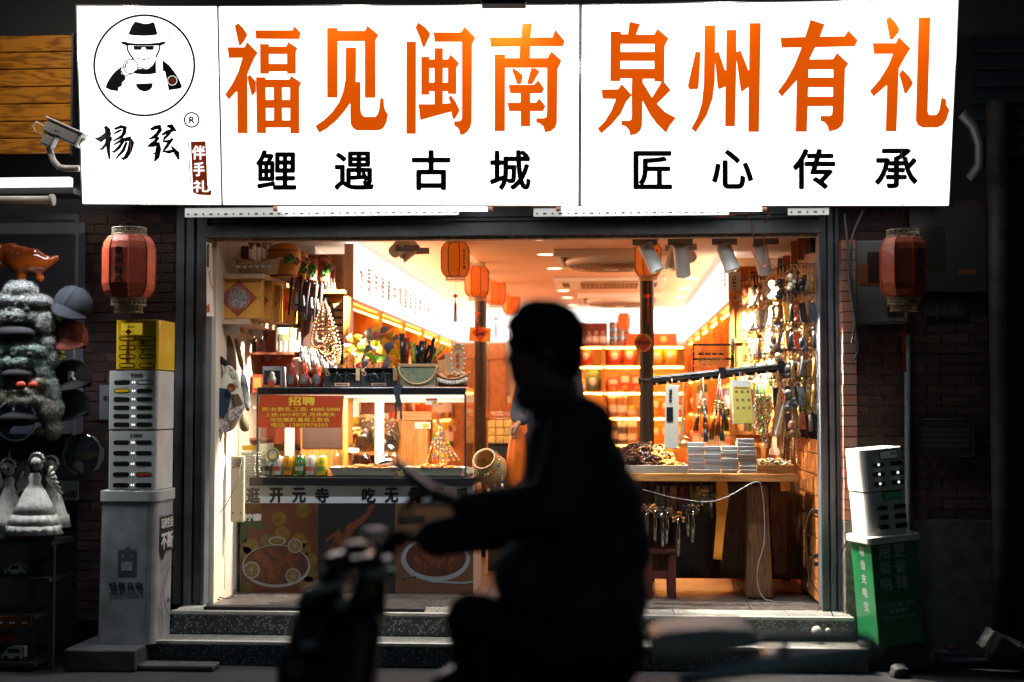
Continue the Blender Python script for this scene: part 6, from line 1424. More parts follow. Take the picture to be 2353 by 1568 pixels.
q=MB();w_=a_[1]-a_[0];h_=a_[3]-a_[2];U=lambda u,v_:(a_[0]+w_*u,RBY+.006,a_[2]+h_*v_)
q.poly([U(.56,.1),U(.8,.1),U(.8,.58),U(.56,.58)]);q.poly([U(.46,.72),U(.94,.72),U(.94,.78),U(.46,.78)]);q.poly([U(.6,.62),U(.78,.62),U(.78,.65),U(.6,.65)])
for u0,u1 in((.1,.36),(.86,.99)):
    for v0,v1 in((.5,.52),(.78,.8),(.2,.22)):q.poly([U(u0,v0),U(u1,v0),U(u1,v1),U(u0,v1)],m=1)
q.build('house_print',[M('print_dark',(.06,.03,.02),.5),M('print_brown',(.5,.14,.03),.5)],pb_)
MB().tube([(a_[0]+w_*(.68-.24*math.cos(PI*i/10)),RBY-.003,a_[3]-.03-h_*.75*math.sin(PI*i/10))for i in range(11)],.004,6).build('handle',M('yellow_cord',(.8,.45,.05),.5),pb_)
# pegboard with hooks and charms
P0=Vector((RXX-.02,8.5,0));P1=Vector((RXX-.2,9.72,0))
pg=T('charm_wall','slatted peg panel full of hanging charms inside the right door frame','display panel',tuple(P0.lerp(P1,.5)+Vector((0,0,1.0))))
q=MB();q.poly([P0+Vector((0,0,1.3)),P1+Vector((0,0,1.3)),P1+Vector((0,0,2.42)),P0+Vector((0,0,2.42))],(),(.015,0,0));q.build('board',M('peg_board',(.5,.32,.2),.6,var=.2),pg)
q=MB()
wd_=(P1-P0);pn=Vector((-1,-.12,0)).normalized()
charm_cols=[('gold',(.7,.42,.14)),('black',(.015,.017,.02)),('amber',(.7,.3,.05)),('cream',(.8,.7,.5)),('red',(.55,.08,.03)),('green',(.1,.22,.04)),('slate',(.07,.075,.085)),('brown',(.25,.1,.04))]
chm=[M('charmc_'+n_,c_,.3,metal=.8 if n_ in('gold',)else 0,coat=.4,var=.4,vs=60)for n_,c_ in charm_cols]
def charm(kind,seed):
    r_=random.Random(seed);m_=MB();L=MB()
    c_=Vector((0,0,0));m_.tube([c_+Vector((0,.012*math.cos(t_),-.012+.012*math.sin(t_)))for t_ in[2*PI*i/10 for i in range(10)]],.0015,4,1,True)
    if kind==0:
        for i in range(5):m_.ball((0,0,-.03-.009*i),.004,5,1)
        m_.ball((0,0,-.095),.022,10,0,rz=.026,ry=.012);m_.ball((0,0,-.125),.014,8,0,rz=.016,ry=.01)
    elif kind==1:
        m_.ball((0,0,-.04),.012,8,0)
        for i in range(8):t_=2*PI*i/8;m_.tube([(0,0,-.05),(.006*math.cos(t_),.006*math.sin(t_),-.08),(.009*math.cos(t_),.009*math.sin(t_),-.15)],.003,4,0)
    elif kind==2:
        for i in range(9):m_.ball((r_.uniform(-.006,.006),r_.uniform(-.006,.006),-.03-.015*i),.0085,6,0 if i%3 else 1)
    elif kind==3:
        m_.obox((0,0,-.09),(.03,.008,.09),(0,r_.uniform(-.2,.2),0));m_.ball((0,0,-.04),.006,6,1)
    elif kind==4:
        for i in range(6):m_.ball((r_.uniform(-.02,.02),r_.uniform(-.015,.015),-.05-r_.uniform(0,.09)),r_.uniform(.01,.019),7,0)
    elif kind==5:
        m_.tube([(0,0,-.03),(.004,0,-.07),(-.004,0,-.12),(.01,0,-.16)],[.004,.011,.009,.003],8,0)
    return m_
KN=['round figure','tassel','bead string','flat tag','cluster','slim drop']
cp={}
PEGW={.035:', next to the board',.1:', middle',.165:', outermost'}
rows=[2.27,2.1,1.93,1.76,1.6,1.44]
for ri,z in enumerate(rows):
    n_=15
    for i in range(n_):
        u=.0+.95*i/(n_-1);b_=P0.lerp(P1,u);zz=z-.0
        for dd in(.035,.1,.165):
            q.tube([b_+Vector((0,0,zz+.015)),b_+pn*(dd+.03)+Vector((0,0,zz+.015)),b_+pn*(dd+.04)+Vector((0,0,zz+.03))],.0025,4)
            k=rg.choice([0,1,2,3,4,5]);dark_side=i<6
            ci=rg.choice([1,1,7,0,6,7,2,3,1,4]if dark_side else[3,2,3,4,2,3,5,7,4])
            if ri in(1,3)and not dark_side:ci=3
            key=(k,ci)
            if key not in cp:
                me=charm(k,k).mesh('charm');me.materials.append(chm[ci]);me.materials.append(chrome if ci in(6,)else brass);cp[key]=me
            o=bpy.data.objects.new('hanging_charm',cp[key]);COL.objects.link(o);o.location=b_+pn*dd+Vector((0,0,zz+.012));o.rotation_euler=(rg.uniform(-.06,.06),rg.uniform(-.06,.06),rg.uniform(-.6,.6));s_=rg.uniform(1.05,1.35);o.scale=(s_,s_,s_)
            tag(o,f'{charm_cols[ci][0]} {KN[k]} charm on the {ORD[ri]} peg row, {ORD[i]} inward{PEGW[dd]}','charm','charms on the peg panel')
tag(q.build('pegs',blackm,pg),kind='stuff')
# cards above pegs
for i,(xx0,xx1,yy0,yy1,m_,lb)in enumerate(((1085-1085+970,1085,115,320,blackm,'black product card with yellow heading high on the peg panel'),(895,975,120,330,M('card_rose',(.5,.2,.1),.5),'rose card beside the black card on the peg panel'),(825,905,150,400,MATS['card_rose']if 'card_rose' in MATS else None,'rose printed card, second along the top of the peg panel'),(750,830,190,440,M('card_orange',(.6,.2,.06),.5),'orange printed card, third along the top of the peg panel'),(660,745,350,560,MATS['card_orange']if 'card_orange' in MATS else None,'orange card partly behind the pegs'),(600,680,380,590,M('card_slate',(.12,.15,.2),.5),'slate blue card at the far end of the peg panel'))):
    m_=m_ or MATS.get('card_rose');Y=8.56+.12*i;a_=rc(ZP,xx0,yy0,xx1,yy1,Y);q2=MB().box(a_[0],a_[1],Y,Y+.008,a_[2],a_[3]);tag(q2.build('product_card',m_),lb,'card','cards at the top of the peg panel')
a_=rc(ZP,985,118,1085,150,8.55);q2=MB();q2.poly([(a_[0],8.548,a_[2]),(a_[1],8.548,a_[2]),(a_[1],8.548,a_[3]),(a_[0],8.548,a_[3])]);put_text(q2,'BABOBA',(a_[0]+.004,8.547,a_[3]-.004),(a_[1]-.003,8.547,a_[3]-.004),(a_[1]-.003,8.547,a_[2]+.004),(a_[0]+.004,8.547,a_[2]+.004),.04,m=1);tag(q2.build('heading_strip',[MATS['yellow_print'],blackm]),'yellow heading strip with black letters on the black product card','sticker')
q2=MB().ball(at(*ZP(560,930),9.2),.045,14,rz=.05).ball(at(*ZP(600,960),9.15),.035,14,ry=.03);tag(blob(q2,'fuzzy_toy',M('fuzzy_green',(.3,.42,.03),.9,bump=.8,bs=200),None,.006,1,disp=.01,dsc=.01),'bright green fuzzy toy lying on a small peg panel shelf','toy')
a_=rc(ZP,485,1010,680,1050,9.1);tag(MB().box(a_[0],a_[1],9.1,9.25,a_[2],a_[3]).build('peg_shelf',pine_h),'little pine ledge on the peg panel below the green toy','shelf')
a_=rc(ZP,480,1465,1080,1530,8.8);tag(MB().box(a_[0]+.2,a_[1],8.75,9.1,a_[2],a_[3]).build('peg_tray',pine_h),'orange pine tray under the peg panel above the black rail','tray')
for i,(x,y)in enumerate(((745,960),(800,930))):
    c_=at(*ZP(x,y),8.75);tag(MB().lathe([(0,-.012),(.03,-.01),(.042,.0),(.03,.01),(0,.012)],c=c_,n=20,ax=(.3,-1,.1)).build('leather_pendant',M('leather_orange',(.55,.14,.02),.45)),f'round orange leather pendant, {["left", "right"][i]} of the two in the middle of the pegs','pendant','orange leather pendants')
# slat wall under the pegs
swl=T('slat_wall','orange plank wall strip with black grooves inside the right door frame','wall panel',(RXX-.01,8.5,FLZ))
sw_m=wood('slat_orange',(.62,.24,.06),(.45,.14,.03),.4,(9,1.4,9),ring=6)
z=FLZ+.02
while z<1.25:
    MB().box(RXX-.024,RXX-.001,8.52,9.6,z,z+.118).build('plank',sw_m,swl,bevel=.002)
    z+=.126
MB().box(RXX-.008,RXX-.0005,8.515,9.6,FLZ+.01,z).build('backing',blackm,swl)
# ---- black hanger rail with hooks and hung goods
YB=8.63
ra=at(1500,872,YB+.1);rb_=at(1886,831,YB-.05)
rl=T('hanger_rail','long black aluminium rail with small hooks slanting across the shop window','rail',tuple((ra+rb_)/2))
d_=(rb_-ra);q3=d_.to_track_quat('X','Z').to_matrix()
steel=M('rail_steel',(.12,.125,.12),.3,.8)
MB().obox((ra+rb_)/2,(d_.length,.025,.034),q3).obox((ra+rb_)/2+Vector((0,-.014,.004)),(d_.length,.006,.012),q3).build('bar',steel,rl,bevel=.003)
MB().obox((ra+rb_)/2+Vector((0,.01,-.026)),(d_.length,.008,.022),q3).build('lower_lip',blackm,rl)
le=at(1471,876,YB+.1);MB().tube([le,ra],.009,8).obox(le,(.016,.03,.04),q3).build('end_rod',blackm,rl)
for u in(.42,.77):MB().obox(ra.lerp(rb_,u)+Vector((0,-.016,-.008)),(.04,.03,.07),q3).build('clamp',M('clamp_black',(.012,.012,.013),.25,coat=.4),rl)
hooks=[]
for i in range(15):
    p_=ra.lerp(rb_,.025+.066*i)+Vector((0,-.004,-.03));hooks.append(p_)
    MB().lathe([(0,0),(.009,0),(.009,.004)],c=p_+Vector((0,-.004,0)),n=10,ax=(0,-1,0)).tube([p_,p_-Vector((0,.012,.01)),p_-Vector((0,.014,.03))],.002,4).build('hook',M('hook_orange',(.75,.4,.15),.4),rl)
pl_=glassy('pouch_plastic',(.94,.92,.88),.1,.1)
def hung(name,label,cat,x0,y0,x1,y1,Y,grp=None):
    a_=rc(Z3,x0,y0,x1,y1,Y);return T(name,label,cat,((a_[0]+a_[1])/2,Y,a_[3]),group=grp),a_
Y3=YB-.02
t_,a_=hung('hanging_pouch','tall white paper pouch with a black panel hanging at the left end of the rail','pouch',415,370,560,1035,Y3)
MB().obox(((a_[0]+a_[1])/2,Y3,(a_[2]+a_[3])/2),(a_[1]-a_[0],.01,a_[3]-a_[2]),(0,R(1.5),0)).build('sleeve',M('sleeve_white',(.78,.7,.56),.5),t_,bevel=.003)
a2=rc(Z3,436,600,503,748,Y3-.01);q2=MB().box(a2[0],a2[1],Y3-.01,Y3-.006,a2[2],a2[3]);q2.build('black_panel',blackm,t_)
q2=MB();
for j,ch in enumerate('福禄寿禧'):c_=at(*Z3(475,430+j*35),Y3-.009);put_text(q2,ch,c_+Vector((-.01,0,.01)),c_+Vector((.01,0,.01)),c_+Vector((.01,0,-.01)),c_+Vector((-.01,0,-.01)),.03)
q2.build('lettering',blackm,t_)
MB().tube([at(*Z3(492,300),Y3),at(*Z3(492,385),Y3)],.002,4).build('cord',whitem,t_)
fanm=M('fan_bamboo',(.42,.22,.08),.5,var=.3,vs=60);fan_w=M('fan_pale',(.7,.5,.28),.5,var=.3,vs=60);fan_g=M('fan_green',(.06,.09,.02),.5,var=.5,vs=40);fan_d=M('fan_dark',(.05,.025,.015),.45,var=.5,vs=40)
def fan(name,label,px_top,bl,br_,Y,n_,mt,grp,white=None,th=.004):
    p=at(*Z3(*px_top),Y);A=at(*Z3(*bl),Y);B=at(*Z3(*br_),Y);t_=T(name,label,'fan',tuple(p),group=grp)
    for i in range(n_):
        u=i/max(1,n_-1);e=A.lerp(B,u)+Vector((0,.02*math.sin(i*2.3)*.4,rg.uniform(-.008,.008)));dy=Vector((0,-.003*(i%3)-.06*abs(u-.5)*0,0))
        wv=(B-A).normalized()*((B-A).length/n_*.62);wt=wv*.55
        q2=MB().poly([p-wt+dy,p+wt+dy,e+wv+dy,e-wv+dy],(),(0,th,0));o=q2.build('rib',white if white is not None and i==0 else mt,t_)
        if white is not None and i==0:o['label']='white outer leaf'
    return t_
fan('hanging_fan','slim folded bamboo fan in plastic hanging beside the white pouch',(615,340),(575,985),(612,935),Y3+.0,5,fan_w,'fans hanging on the rail')
wfm=M('fan_white',(.85,.8,.72),.5)
f1=fan('hanging_fan','big brown bamboo fan with a white outer leaf hanging on the rail',(1740,230),(1575,895),(1830,940),Y3-.02,16,fanm,'fans hanging on the rail',white=wfm)
q2=MB();c_=at(*Z3(1665,530),Y3-.035);disc(q2,c_.x,c_.z,.014,lambda x,z:(x,c_.y,z),20);q2.build('red_seal',M('seal_red',(.6,.2,.1),.5),f1)
fan('hanging_fan','brown folded fan hanging behind the fan with the white leaf',(1640,250),(1530,890),(1600,905),Y3+.03,6,fanm,'fans hanging on the rail')
fan('hanging_fan','dark green folded fan hanging near the right end of the rail',(1882,190),(1808,715),(1895,705),Y3-.03,6,fan_g,'fans hanging on the rail')
fan('hanging_fan','nearly black folding fan fanned out beside the right door frame',(1985,600),(1835,915),(2060,945),Y3-.01,12,fan_d,'fans hanging on the rail')
def tassels(label,items,Y,grp,pouch=None):
    x0,y0,x1,y1=items[0];c_=at(*Z3(x0,y0),Y);t_=T('tassel_charm',label,'charm',tuple(c_),group=grp)
    return t_
tm={'navy':M('tas_navy',(.03,.05,.09),.7),'amber':M('tas_amber',(.7,.35,.03),.7),'red':M('tas_red',(.6,.12,.06),.7),'teal':M('tas_teal',(.06,.12,.14),.7),'green':M('tas_green',(.1,.2,.03),.7),'black':M('tas_black',(.015,.017,.02),.6)}
for i,(tx_,ty_,bx2,by2,col,plw)in enumerate(((795,430,740,850,'black',1),(815,290,845,860,'navy',1),(845,640,845,965,'navy',0),(990,250,900,940,'amber',1),(1000,300,965,900,'red',1),(1010,400,1040,790,'navy',1),(1060,460,1062,850,'green',1),(1015,700,1018,950,'teal',0))):
    Y=Y3-.012*(i%3);a=at(*Z3(tx_,ty_),Y);b=at(*Z3(bx2,by2),Y);t_=T('tassel_charm',f'{col} tassel with a beaded knot, {ORD[i]} along the rail after the bamboo fan','charm',tuple(a),group='tassels hanging on the rail')
    m_=a.lerp(b,.55);MB().tube([a,m_],.0025,5).build('cord',M('multi_cord',(.3,.12,.08),.6,var=.9,vs=200,col2=(.03,.05,.1)),t_)
    q2=MB()
    for j in range(4):q2.ball(a.lerp(b,.42+.045*j),.011-.0015*j,8)
    q2.build('beads',[brass,shell,chm[0]][i%3],t_)
    q2=MB()
    for j in range(9):t2=2*PI*j/9;q2.tube([m_,m_+(b-m_)*.3+Vector((.008*math.cos(t2),.008*math.sin(t2),0)),b+Vector((.013*math.cos(t2),.013*math.sin(t2),0))],.0035,4)
    q2.build('tassel',tm[col],t_)
    if plw:
        wv=Vector((.028,0,0));q2=MB().poly([a.lerp(b,.3)-wv*.4,a.lerp(b,.3)+wv*.4,b+wv-Vector((0,0,.03)),b-wv-Vector((0,0,.03))],(),(0,.002,0));q2.v=[(x,y-.02,z)for x,y,z in q2.v];q2.build('plastic_sleeve',pl_,t_)
t_,a_=hung('card_pack','yellow card pack with a white top and rows of tiny pictures hanging on the rail','card pack',1110,320,1330,780,Y3)
yc=M('card_yellow',(.75,.6,.12),.5);P_=[at(*Z3(*p_),Y3-.01)for p_ in((1112,318),(1305,325),(1352,770),(1130,778))]
MB().poly(P_,(),(0,.012,0)).build('pack',whitem,t_)
P_=[at(*Z3(*p_),Y3-.012)for p_ in((1125,380),(1306,385),(1350,765),(1140,770))];MB().poly(P_,(),(0,.001,0)).build('yellow_face',yc,t_)
q2=MB();cv_=lambda x,y:at(*Z3(x,y),Y3-.0135)
for r_i in range(3):
    for c_i in range(3):disc(q2,1165+c_i*60+r_i*8,438+r_i*85,16,cv_,12,c_i%2,ry=15)
q2.build('tiny_pictures',[M('pic_red',(.5,.15,.08),.5,var=.6,vs=90),M('pic_blue',(.2,.25,.25),.5,var=.6,vs=90)],t_)
q2=MB();put_text(q2,'泉州非遗文创',cv_(1150,388),cv_(1295,390),cv_(1295,405),cv_(1150,402),.03);q2.build('lettering',MATS['red_card'],t_)
MB().tube([at(*Z3(1195,230),Y3),at(*Z3(1210,340),Y3)],.0015,4).tube([at(*Z3(1215,230),Y3),at(*Z3(1210,340),Y3)],.0015,4).build('cord',whitem,t_)
# jewellery bunch right of the card pack
for i in range(16):
    x=1365+(i%8)*20;a=at(*Z3(x+10,480+8*(i%3)),Y3+.06);b=at(*Z3(x-10+(i%3)*14,700+(i*53)%340),Y3+.05);m_=MB();n_=18
    for j in range(n_):m_.ball(a.lerp(b,j/(n_-1))+Vector((.006*math.sin(j*1.3+i),-.004*(i%3),0)),.0065+.002*((i+j)%3==0),5,j%2)
    tag(m_.build('jewel_string',[nk[i%3],[shell,chm[2],chm[5]][i%3]]),f'{["pearl", "amber", "green"][i % 3]} bead string, {ORD[i]} in the bunch between the card pack and the fans','necklace','bead strings between card pack and fans')
for i in range(9):
    x=1375+i*22;a=at(*Z3(x,300),9.0);m_=MB()
    for j in range(6):t2=2*PI*j/6;m_.tube([a,a+Vector((.01*math.cos(t2),.01*math.sin(t2),-.13-.03*(i%2)))],.004,4)
    tag(m_.build('green_tassel',[tm['green'],tm['teal'],M('tas_lime',(.35,.45,.05),.6)][i%3]),f'{["green", "teal", "lime"][i % 3]} tassel, {ORD[i]} in the row behind the rail','tassel','tassels in a row behind the rail')
# earring rack behind the rail
ek=T('earring_rack','black earring rack with rows of small gold hoops behind the rail','rack',tuple(at(*ZB(600,1460),9.3)))
for(xx0,xx1,yy)in((410,800,1278),(465,715,1367),(420,800,1415)):
    a=at(*ZB(xx0,yy),9.3);b=at(*ZB(xx1,yy),9.3);MB().tube([a,b],.007,6).build('bar',blackm,ek)
MB().tube([at(*ZB(797,1215),9.3),at(*ZB(797,1560),9.3)],.012,8).build('post',blackm,ek);MB().tube([at(*ZB(420,1270),9.32),at(*ZB(420,1560),9.32)],.006,8).build('post',blackm,ek)
q2=MB()
for row,(xx0,xx1,yy)in enumerate(((415,790,1285),(470,710,1375),(425,790,1425))):
    for i in range(18):
        c_=at(*ZB(xx0+(xx1-xx0)*i/17,yy+25+12*(i%3)),9.29);q2.tube([c_+Vector((.009*math.cos(t2),0,.012*math.sin(t2)))for t2 in[2*PI*j/8 for j in range(8)]],.0018,4,closed=True);q2.ball(c_-Vector((0,0,.022)),.007,5)
tag(q2.build('earrings',brass,ek),kind='stuff')
# ================================================================== TABLE
TY=8.74
tab=T('display_table','thick pine table top on tree trunk legs behind the right door frame','table',tuple(at(1650,1385,TY+.2)))
tx0=RX(1360,TY);tx1=RX(1833,TY);tz1=RZ(1089,TY,1700);tz0=RZ(1107,TY,1700)
tabm=wood('table_pine',(.6,.28,.09),(.42,.17,.05),.35,(1.2,9,9),ring=5)
MB().box(tx0,tx1,TY,TY+.72,tz0,tz1).build('top',tabm,tab,bevel=.003)
trunk=wood('trunk',(.16,.075,.03),(.07,.03,.012),.6,(9,9,.9),ring=8)
for(pts,Y,dp)in(([(955,165),(1110,165),(1125,500),(1150,1000),(958,1000),(965,600)],TY+.12,.16),([(785,140),(958,140),(960,800),(770,800)],TY+.45,.12),([(1115,140),(1245,140),(1245,805),(1150,815)],TY+.45,.12)):
    P_=[at(*Z4(*p_),Y)for p_ in pts]
    P_=[Vector((v.x,v.y,min(v.z,tz0-.001)if v.z>.7 else max(v.z,FLZ+.001)if v.z>FLZ-.1 else FLZ+.001))for v in P_]
    MB().poly(P_,(),(0,dp,0)).build('leg',trunk,tab,bevel=.012)
MB().box(RX(1425,TY+.3),RX(1475,TY+.3),TY+.3,TY+.42,FLZ+.001,tz0-.001).build('leg',trunk,tab)
MB().box(RX(1425,TY+.68),RX(1848,TY+.68),TY+.66,TY+.68,FLZ+.06,tz0-.001).build('back_board',trunk,tab);lb_=at(*Z4(1200,138),TY+.05);MB().box(lb_.x,lb_.x+.055,TY+.05,TY+.1,tz0-.06,tz0-.001).build('cleat',pine,tab)  # dark back board, widened as an added screen against the bright floor
def tray(x0,y0,x1,y1,Y,dep,label,mat):
    a_=rc(Z3,x0,y0,x1,y1,Y);zt=tz1+(a_[3]-a_[2]);t_=T('wooden_tray',label,'tray',((a_[0]+a_[1])/2,Y,tz1+.001),group='wooden trays on the table')
    x0,x1=a_[0],a_[1]
    MB().box(x0,x1,Y,Y+.012,tz1+.001,zt).build('front_board',mat,t_,bevel=.002)
    MB().box(x0,x0+.012,Y+.0125,Y+dep,tz1+.001,zt).box(x1-.012,x1,Y+.0125,Y+dep,tz1+.001,zt).box(x0+.0125,x1-.0125,Y+dep-.012,Y+dep,tz1+.001,zt).build('side_board',mat,t_)
    MB().box(x0+.0125,x1-.0125,Y+.0125,Y+dep-.0125,tz1+.001,tz1+.01).build('base_board',mat,t_);return x0,x1,zt
bam=wood('tray_bamboo',(.42,.34,.24),(.34,.27,.18),.4,(1.2,9,9),ring=3,rnd=.03)
txa,txb,tzt=tray(-170,1203,658,1290,TY+.005,.42,'wide bamboo tray heaped with wooden bead bracelets on the left of the table',bam)
uxa,uxb,uzt=tray(1378,1165,1782,1258,TY+.01,.3,'pine tray full of pale bead bracelets at the right of the table',tabm)
# bracelets
bc=[('dark brown',(.11,.032,.012)),('brown',(.26,.09,.025)),('black',(.03,.015,.01)),('tan',(.62,.33,.09)),('amber',(.75,.4,.06)),('purple brown',(.1,.03,.05))]
bcm=[M('bead_'+n_.replace(' ','_'),c_,.22,coat=.6)for n_,c_ in bc]
def bracelet(r_,b_,n_):
    m_=MB()
    for j in range(n_):t2=2*PI*j/n_;m_.ball((r_*math.cos(t2),r_*math.sin(t2),0),b_,8)
    return m_.mesh('bracelet')
bm0=bracelet(.034,.0088,13)
bms=[]
for mm in bcm:me=bm0.copy();me.materials.append(mm);bms.append(me)
k=0;side_n=['left','middle','right']
for i in range(170):
    u=rg.random();v_=rg.random();x=txa+.05+(txb-txa-.1)*u;y=TY+.06+.3*v_
    hmax=.15*math.sin(PI*min(max(u*.9+.12,0),1))**.6*(.55+.45*math.sin(PI*v_));z=tz1+.02+hmax*rg.uniform(.35,1)
    ci=rg.choice([0,0,1,2,5])if u<.62+.2*rg.uniform(-1,1)else rg.choice([3,3,4,1])
    o=bpy.data.objects.new('bead_bracelet',bms[ci]);COL.objects.link(o);o.location=(x,y,z);o.rotation_euler=(rg.uniform(-.8,.8),rg.uniform(-.6,.6),rg.uniform(0,3))
    tag(o,f'{bc[ci][0]} wooden bead bracelet in the {side_n[int(u * 2.999)]} of the heap on the bamboo tray','bracelet',f'{bc[ci][0]} bracelets in the {side_n[int(u * 2.999)]} of the heap')
b2c=[('pale',(.7,.6,.45)),('amber',(.7,.35,.06)),('green',(.2,.3,.08)),('brown',(.14,.06,.04))];b2m=[]
bm1=bracelet(.03,.0055,18)
for n_,c_ in b2c:me=bm1.copy();me.materials.append(M('bead2_'+n_,c_,.3,coat=.5));b2m.append(me)
for i in range(46):
    u=rg.random();o=bpy.data.objects.new('bead_bracelet',b2m[i%4]);COL.objects.link(o);o.location=(uxa+.04+(uxb-uxa-.08)*u,TY+.06+.2*rg.random(),uzt-.01+.03*rg.random());o.rotation_euler=(rg.uniform(-.6,.6),rg.uniform(-.6,.6),0)
    tag(o,f'{b2c[i % 4][0]} small bead bracelet in the pine tray at the right of the table','bracelet',f'small {b2c[i % 4][0]} bracelets in the pine tray')
# stacked clear boxes
clm=[M('acrylic_a',(.42,.44,.46),.15,coat=.6,var=.2),M('acrylic_b',(.6,.62,.62),.2,coat=.5),M('acrylic_c',(.45,.36,.34),.2,coat=.5)]
for s_i,(xx0,xx1,yt)in enumerate(((655,828,940),(838,1005,985),(1012,1178,985),(1165,1345,903))):
    a_=rc(Z3,xx0,yt,xx1,1283,TY+.02);H=a_[3]-a_[2];n_=int(H/.0235);w_=a_[1]-a_[0]
    for k in range(n_):
        jx=rg.uniform(-.004,.004)+(.0028*(n_-k)if s_i==3 else.001*(n_-k)*(s_i==0));z=tz1+.001+k*.0235;y=TY+.025+rg.uniform(0,.006)
        o=T('clear_box',f'clear jewellery box number {k + 1} from the table in the {ORD[s_i]} stack'.replace('number ','')if 0 else f'flat clear box, {ORD[k]} from the bottom of the {["first", "second", "third", "last"][s_i]} stack beside the beads','box',(a_[0]+jx,y,z),group=f'clear boxes in the {["first", "second", "third", "last"][s_i]} stack')
        if(s_i,k)==(0,0):pass
        mt=rg.choice(clm)
        MB().box(a_[0]+jx,a_[1]+jx,y,y+.1,z,z+.0125).build('base',mt,o,bevel=.0015)
        MB().box(a_[0]+jx-.0008,a_[1]+jx+.0008,y-.001,y+.101,z+.0135,z+.0225).build('lid',clm[1]if k%2 else mt,o,bevel=.0015)
# goods beyond: teapot-like ornament, vertical jewellery stand
jst_=T('jewellery_stand','pale wooden necklace stand behind the pine tray','stand',tuple(at(*Z3(1570,1090),TY+.3)))
P_=[at(*Z3(*p_),TY+.3)for p_ in((1540,850),(1580,850),(1590,1020),(1625,1050),(1625,1100),(1510,1100),(1510,1050),(1540,1020))];MB().poly(P_,(),(0,.02,0)).build('board',pinkwood,jst_)
for i in range(20):
    a=at(*Z3(1590+i*24,925+10*(i%2)),TY+.35);b=a-Vector((rg.uniform(-.01,.01),0,rg.uniform(.1,.2)));m_=MB()
    for j in range(14):m_.ball(a.lerp(b,j/13),.0055,5,j%2)
    tag(m_.build('jewel_string',[[shell,chm[2],chm[7]][i%3],brass]),f'{["pearl", "amber", "brown"][i % 3]} bead string hanging under the fans, {ORD[i] if i < 18 else ["nineteenth", "twentieth"][i - 18]} from the necklace stand','necklace','bead strings under the fans')
c_=at(*Z3(610,985),TY+.2);tag(MB().lathe([(0,.03),(.03,.02),(.045,0),(.03,-.02),(.0,-.03)],c=c_,n=18).tube([c_+Vector((.04,0,0)),c_+Vector((.05,0,.03)),c_+Vector((.0,0,.05)),c_+Vector((-.05,0,.03)),c_+Vector((-.04,0,0))],.004,6).build('brass_ornament',brass),'small round brass ornament between the white pouch and the clear boxes','ornament')
# ---- below the table
for i,(xx,L_,ci,n_)in enumerate(((255,420,1,6),(305,430,4,6),(345,470,0,7),(400,450,2,7),(470,540,7,5),(525,400,1,7),(585,440,2,6),(640,180,6,8),(690,190,1,8))):
    a=at(*Z4(xx,130),TY+.06);b=at(*Z4(xx+(i%3-1)*15,130+L_),TY+.06)
    t_=T('phone_strap',f'{["dark red", "amber", "black"][i % 3]} beaded strap bundle hanging under the table, {ORD[i]} from the rider','strap',(a.x,a.y,tz0-.002),group='strap bundles hanging under the table')
    a.z=tz0-.002;m_=MB()
    for j in range(n_):e=a.lerp(b,.45)+Vector((.03*(j/(n_-1)-.5)*2,rg.uniform(-.01,.01),rg.uniform(-.02,.02)));m_.tube([a,e],.0022,4);m_.ball(e,.011,6,1);m_.ball(e-Vector((0,0,.02)),.008,6,1)
    m_.build('beaded_cords',[M('cord_dark',(.03,.015,.012),.6),[chm[7],chm[2],chm[1]][i%3]],t_)
    MB().tube([a.lerp(b,.45),a.lerp(b,.7),b],[.006,.014,.011],8).build('glass_drop',glassy('drop_glass',(.5,.38,.32),.25,.1),t_)
P_=[at(*Z4(*p_),TY+.1)for p_ in((740,135),(815,135),(832,250),(806,420),(780,700),(720,690),(742,400),(735,250))];q2=MB().poly(P_,(),(0,.02,0));tag(q2.build('orange_cloth',M('cloth_orange',(.9,.3,.03),.8,var=.2,vs=9),bevel=.004),'long orange cloth hanging down beside the trunk leg under the table','cloth')
so_=T('plastic_stool','dark red plastic stool standing on the floor under the table','stool',tuple(at(*Z4(330,890),TY+.1)));a_=rc(Z4,225,620,455,900,TY+.1);rs_=M('stool_red',(.08,.012,.008),.45)
zs=a_[3];MB().box(a_[0],a_[1],TY+.1,TY+.38,zs-.03,zs).build('seat',rs_,so_,bevel=.01)
for x in(a_[0],a_[1]-.05):
    for y in(TY+.11,TY+.33):MB().box(x,x+.05,y,y+.04,FLZ+.001,zs-.031).build('leg',rs_,so_,bevel=.008)
MB().box(a_[0]+.051,a_[1]-.051,TY+.115,TY+.13,FLZ+.12,FLZ+.17).build('rung',rs_,so_)
for i in range(5):
    a_=rc(Z4,300+i*85,150,375+i*85,230,TY+.6);tag(MB().box(a_[0],a_[1],TY+.62,TY+.7,a_[2]-.15,a_[3]-.02).build('storage_tub',pk[(i*3+5)%12]),f'{cname[(i * 3 + 5) % 12]} tub in the back under the table, {ORD[i]} from the rider','tub','tubs under the table')
bk_=T('wooden_stand','dark wooden cut-out stand under the table behind the glass drops','stand',tuple(at(*Z4(600,790),TY+.5)))
P_=[at(*Z4(*p_),TY+.5)for p_ in((440,380),(700,365),(700,480),(655,420),(660,790),(600,790),(560,720),(500,790),(440,790))];MB().poly(P_,(),(0,.03,0)).build('board',darkw,bk_)
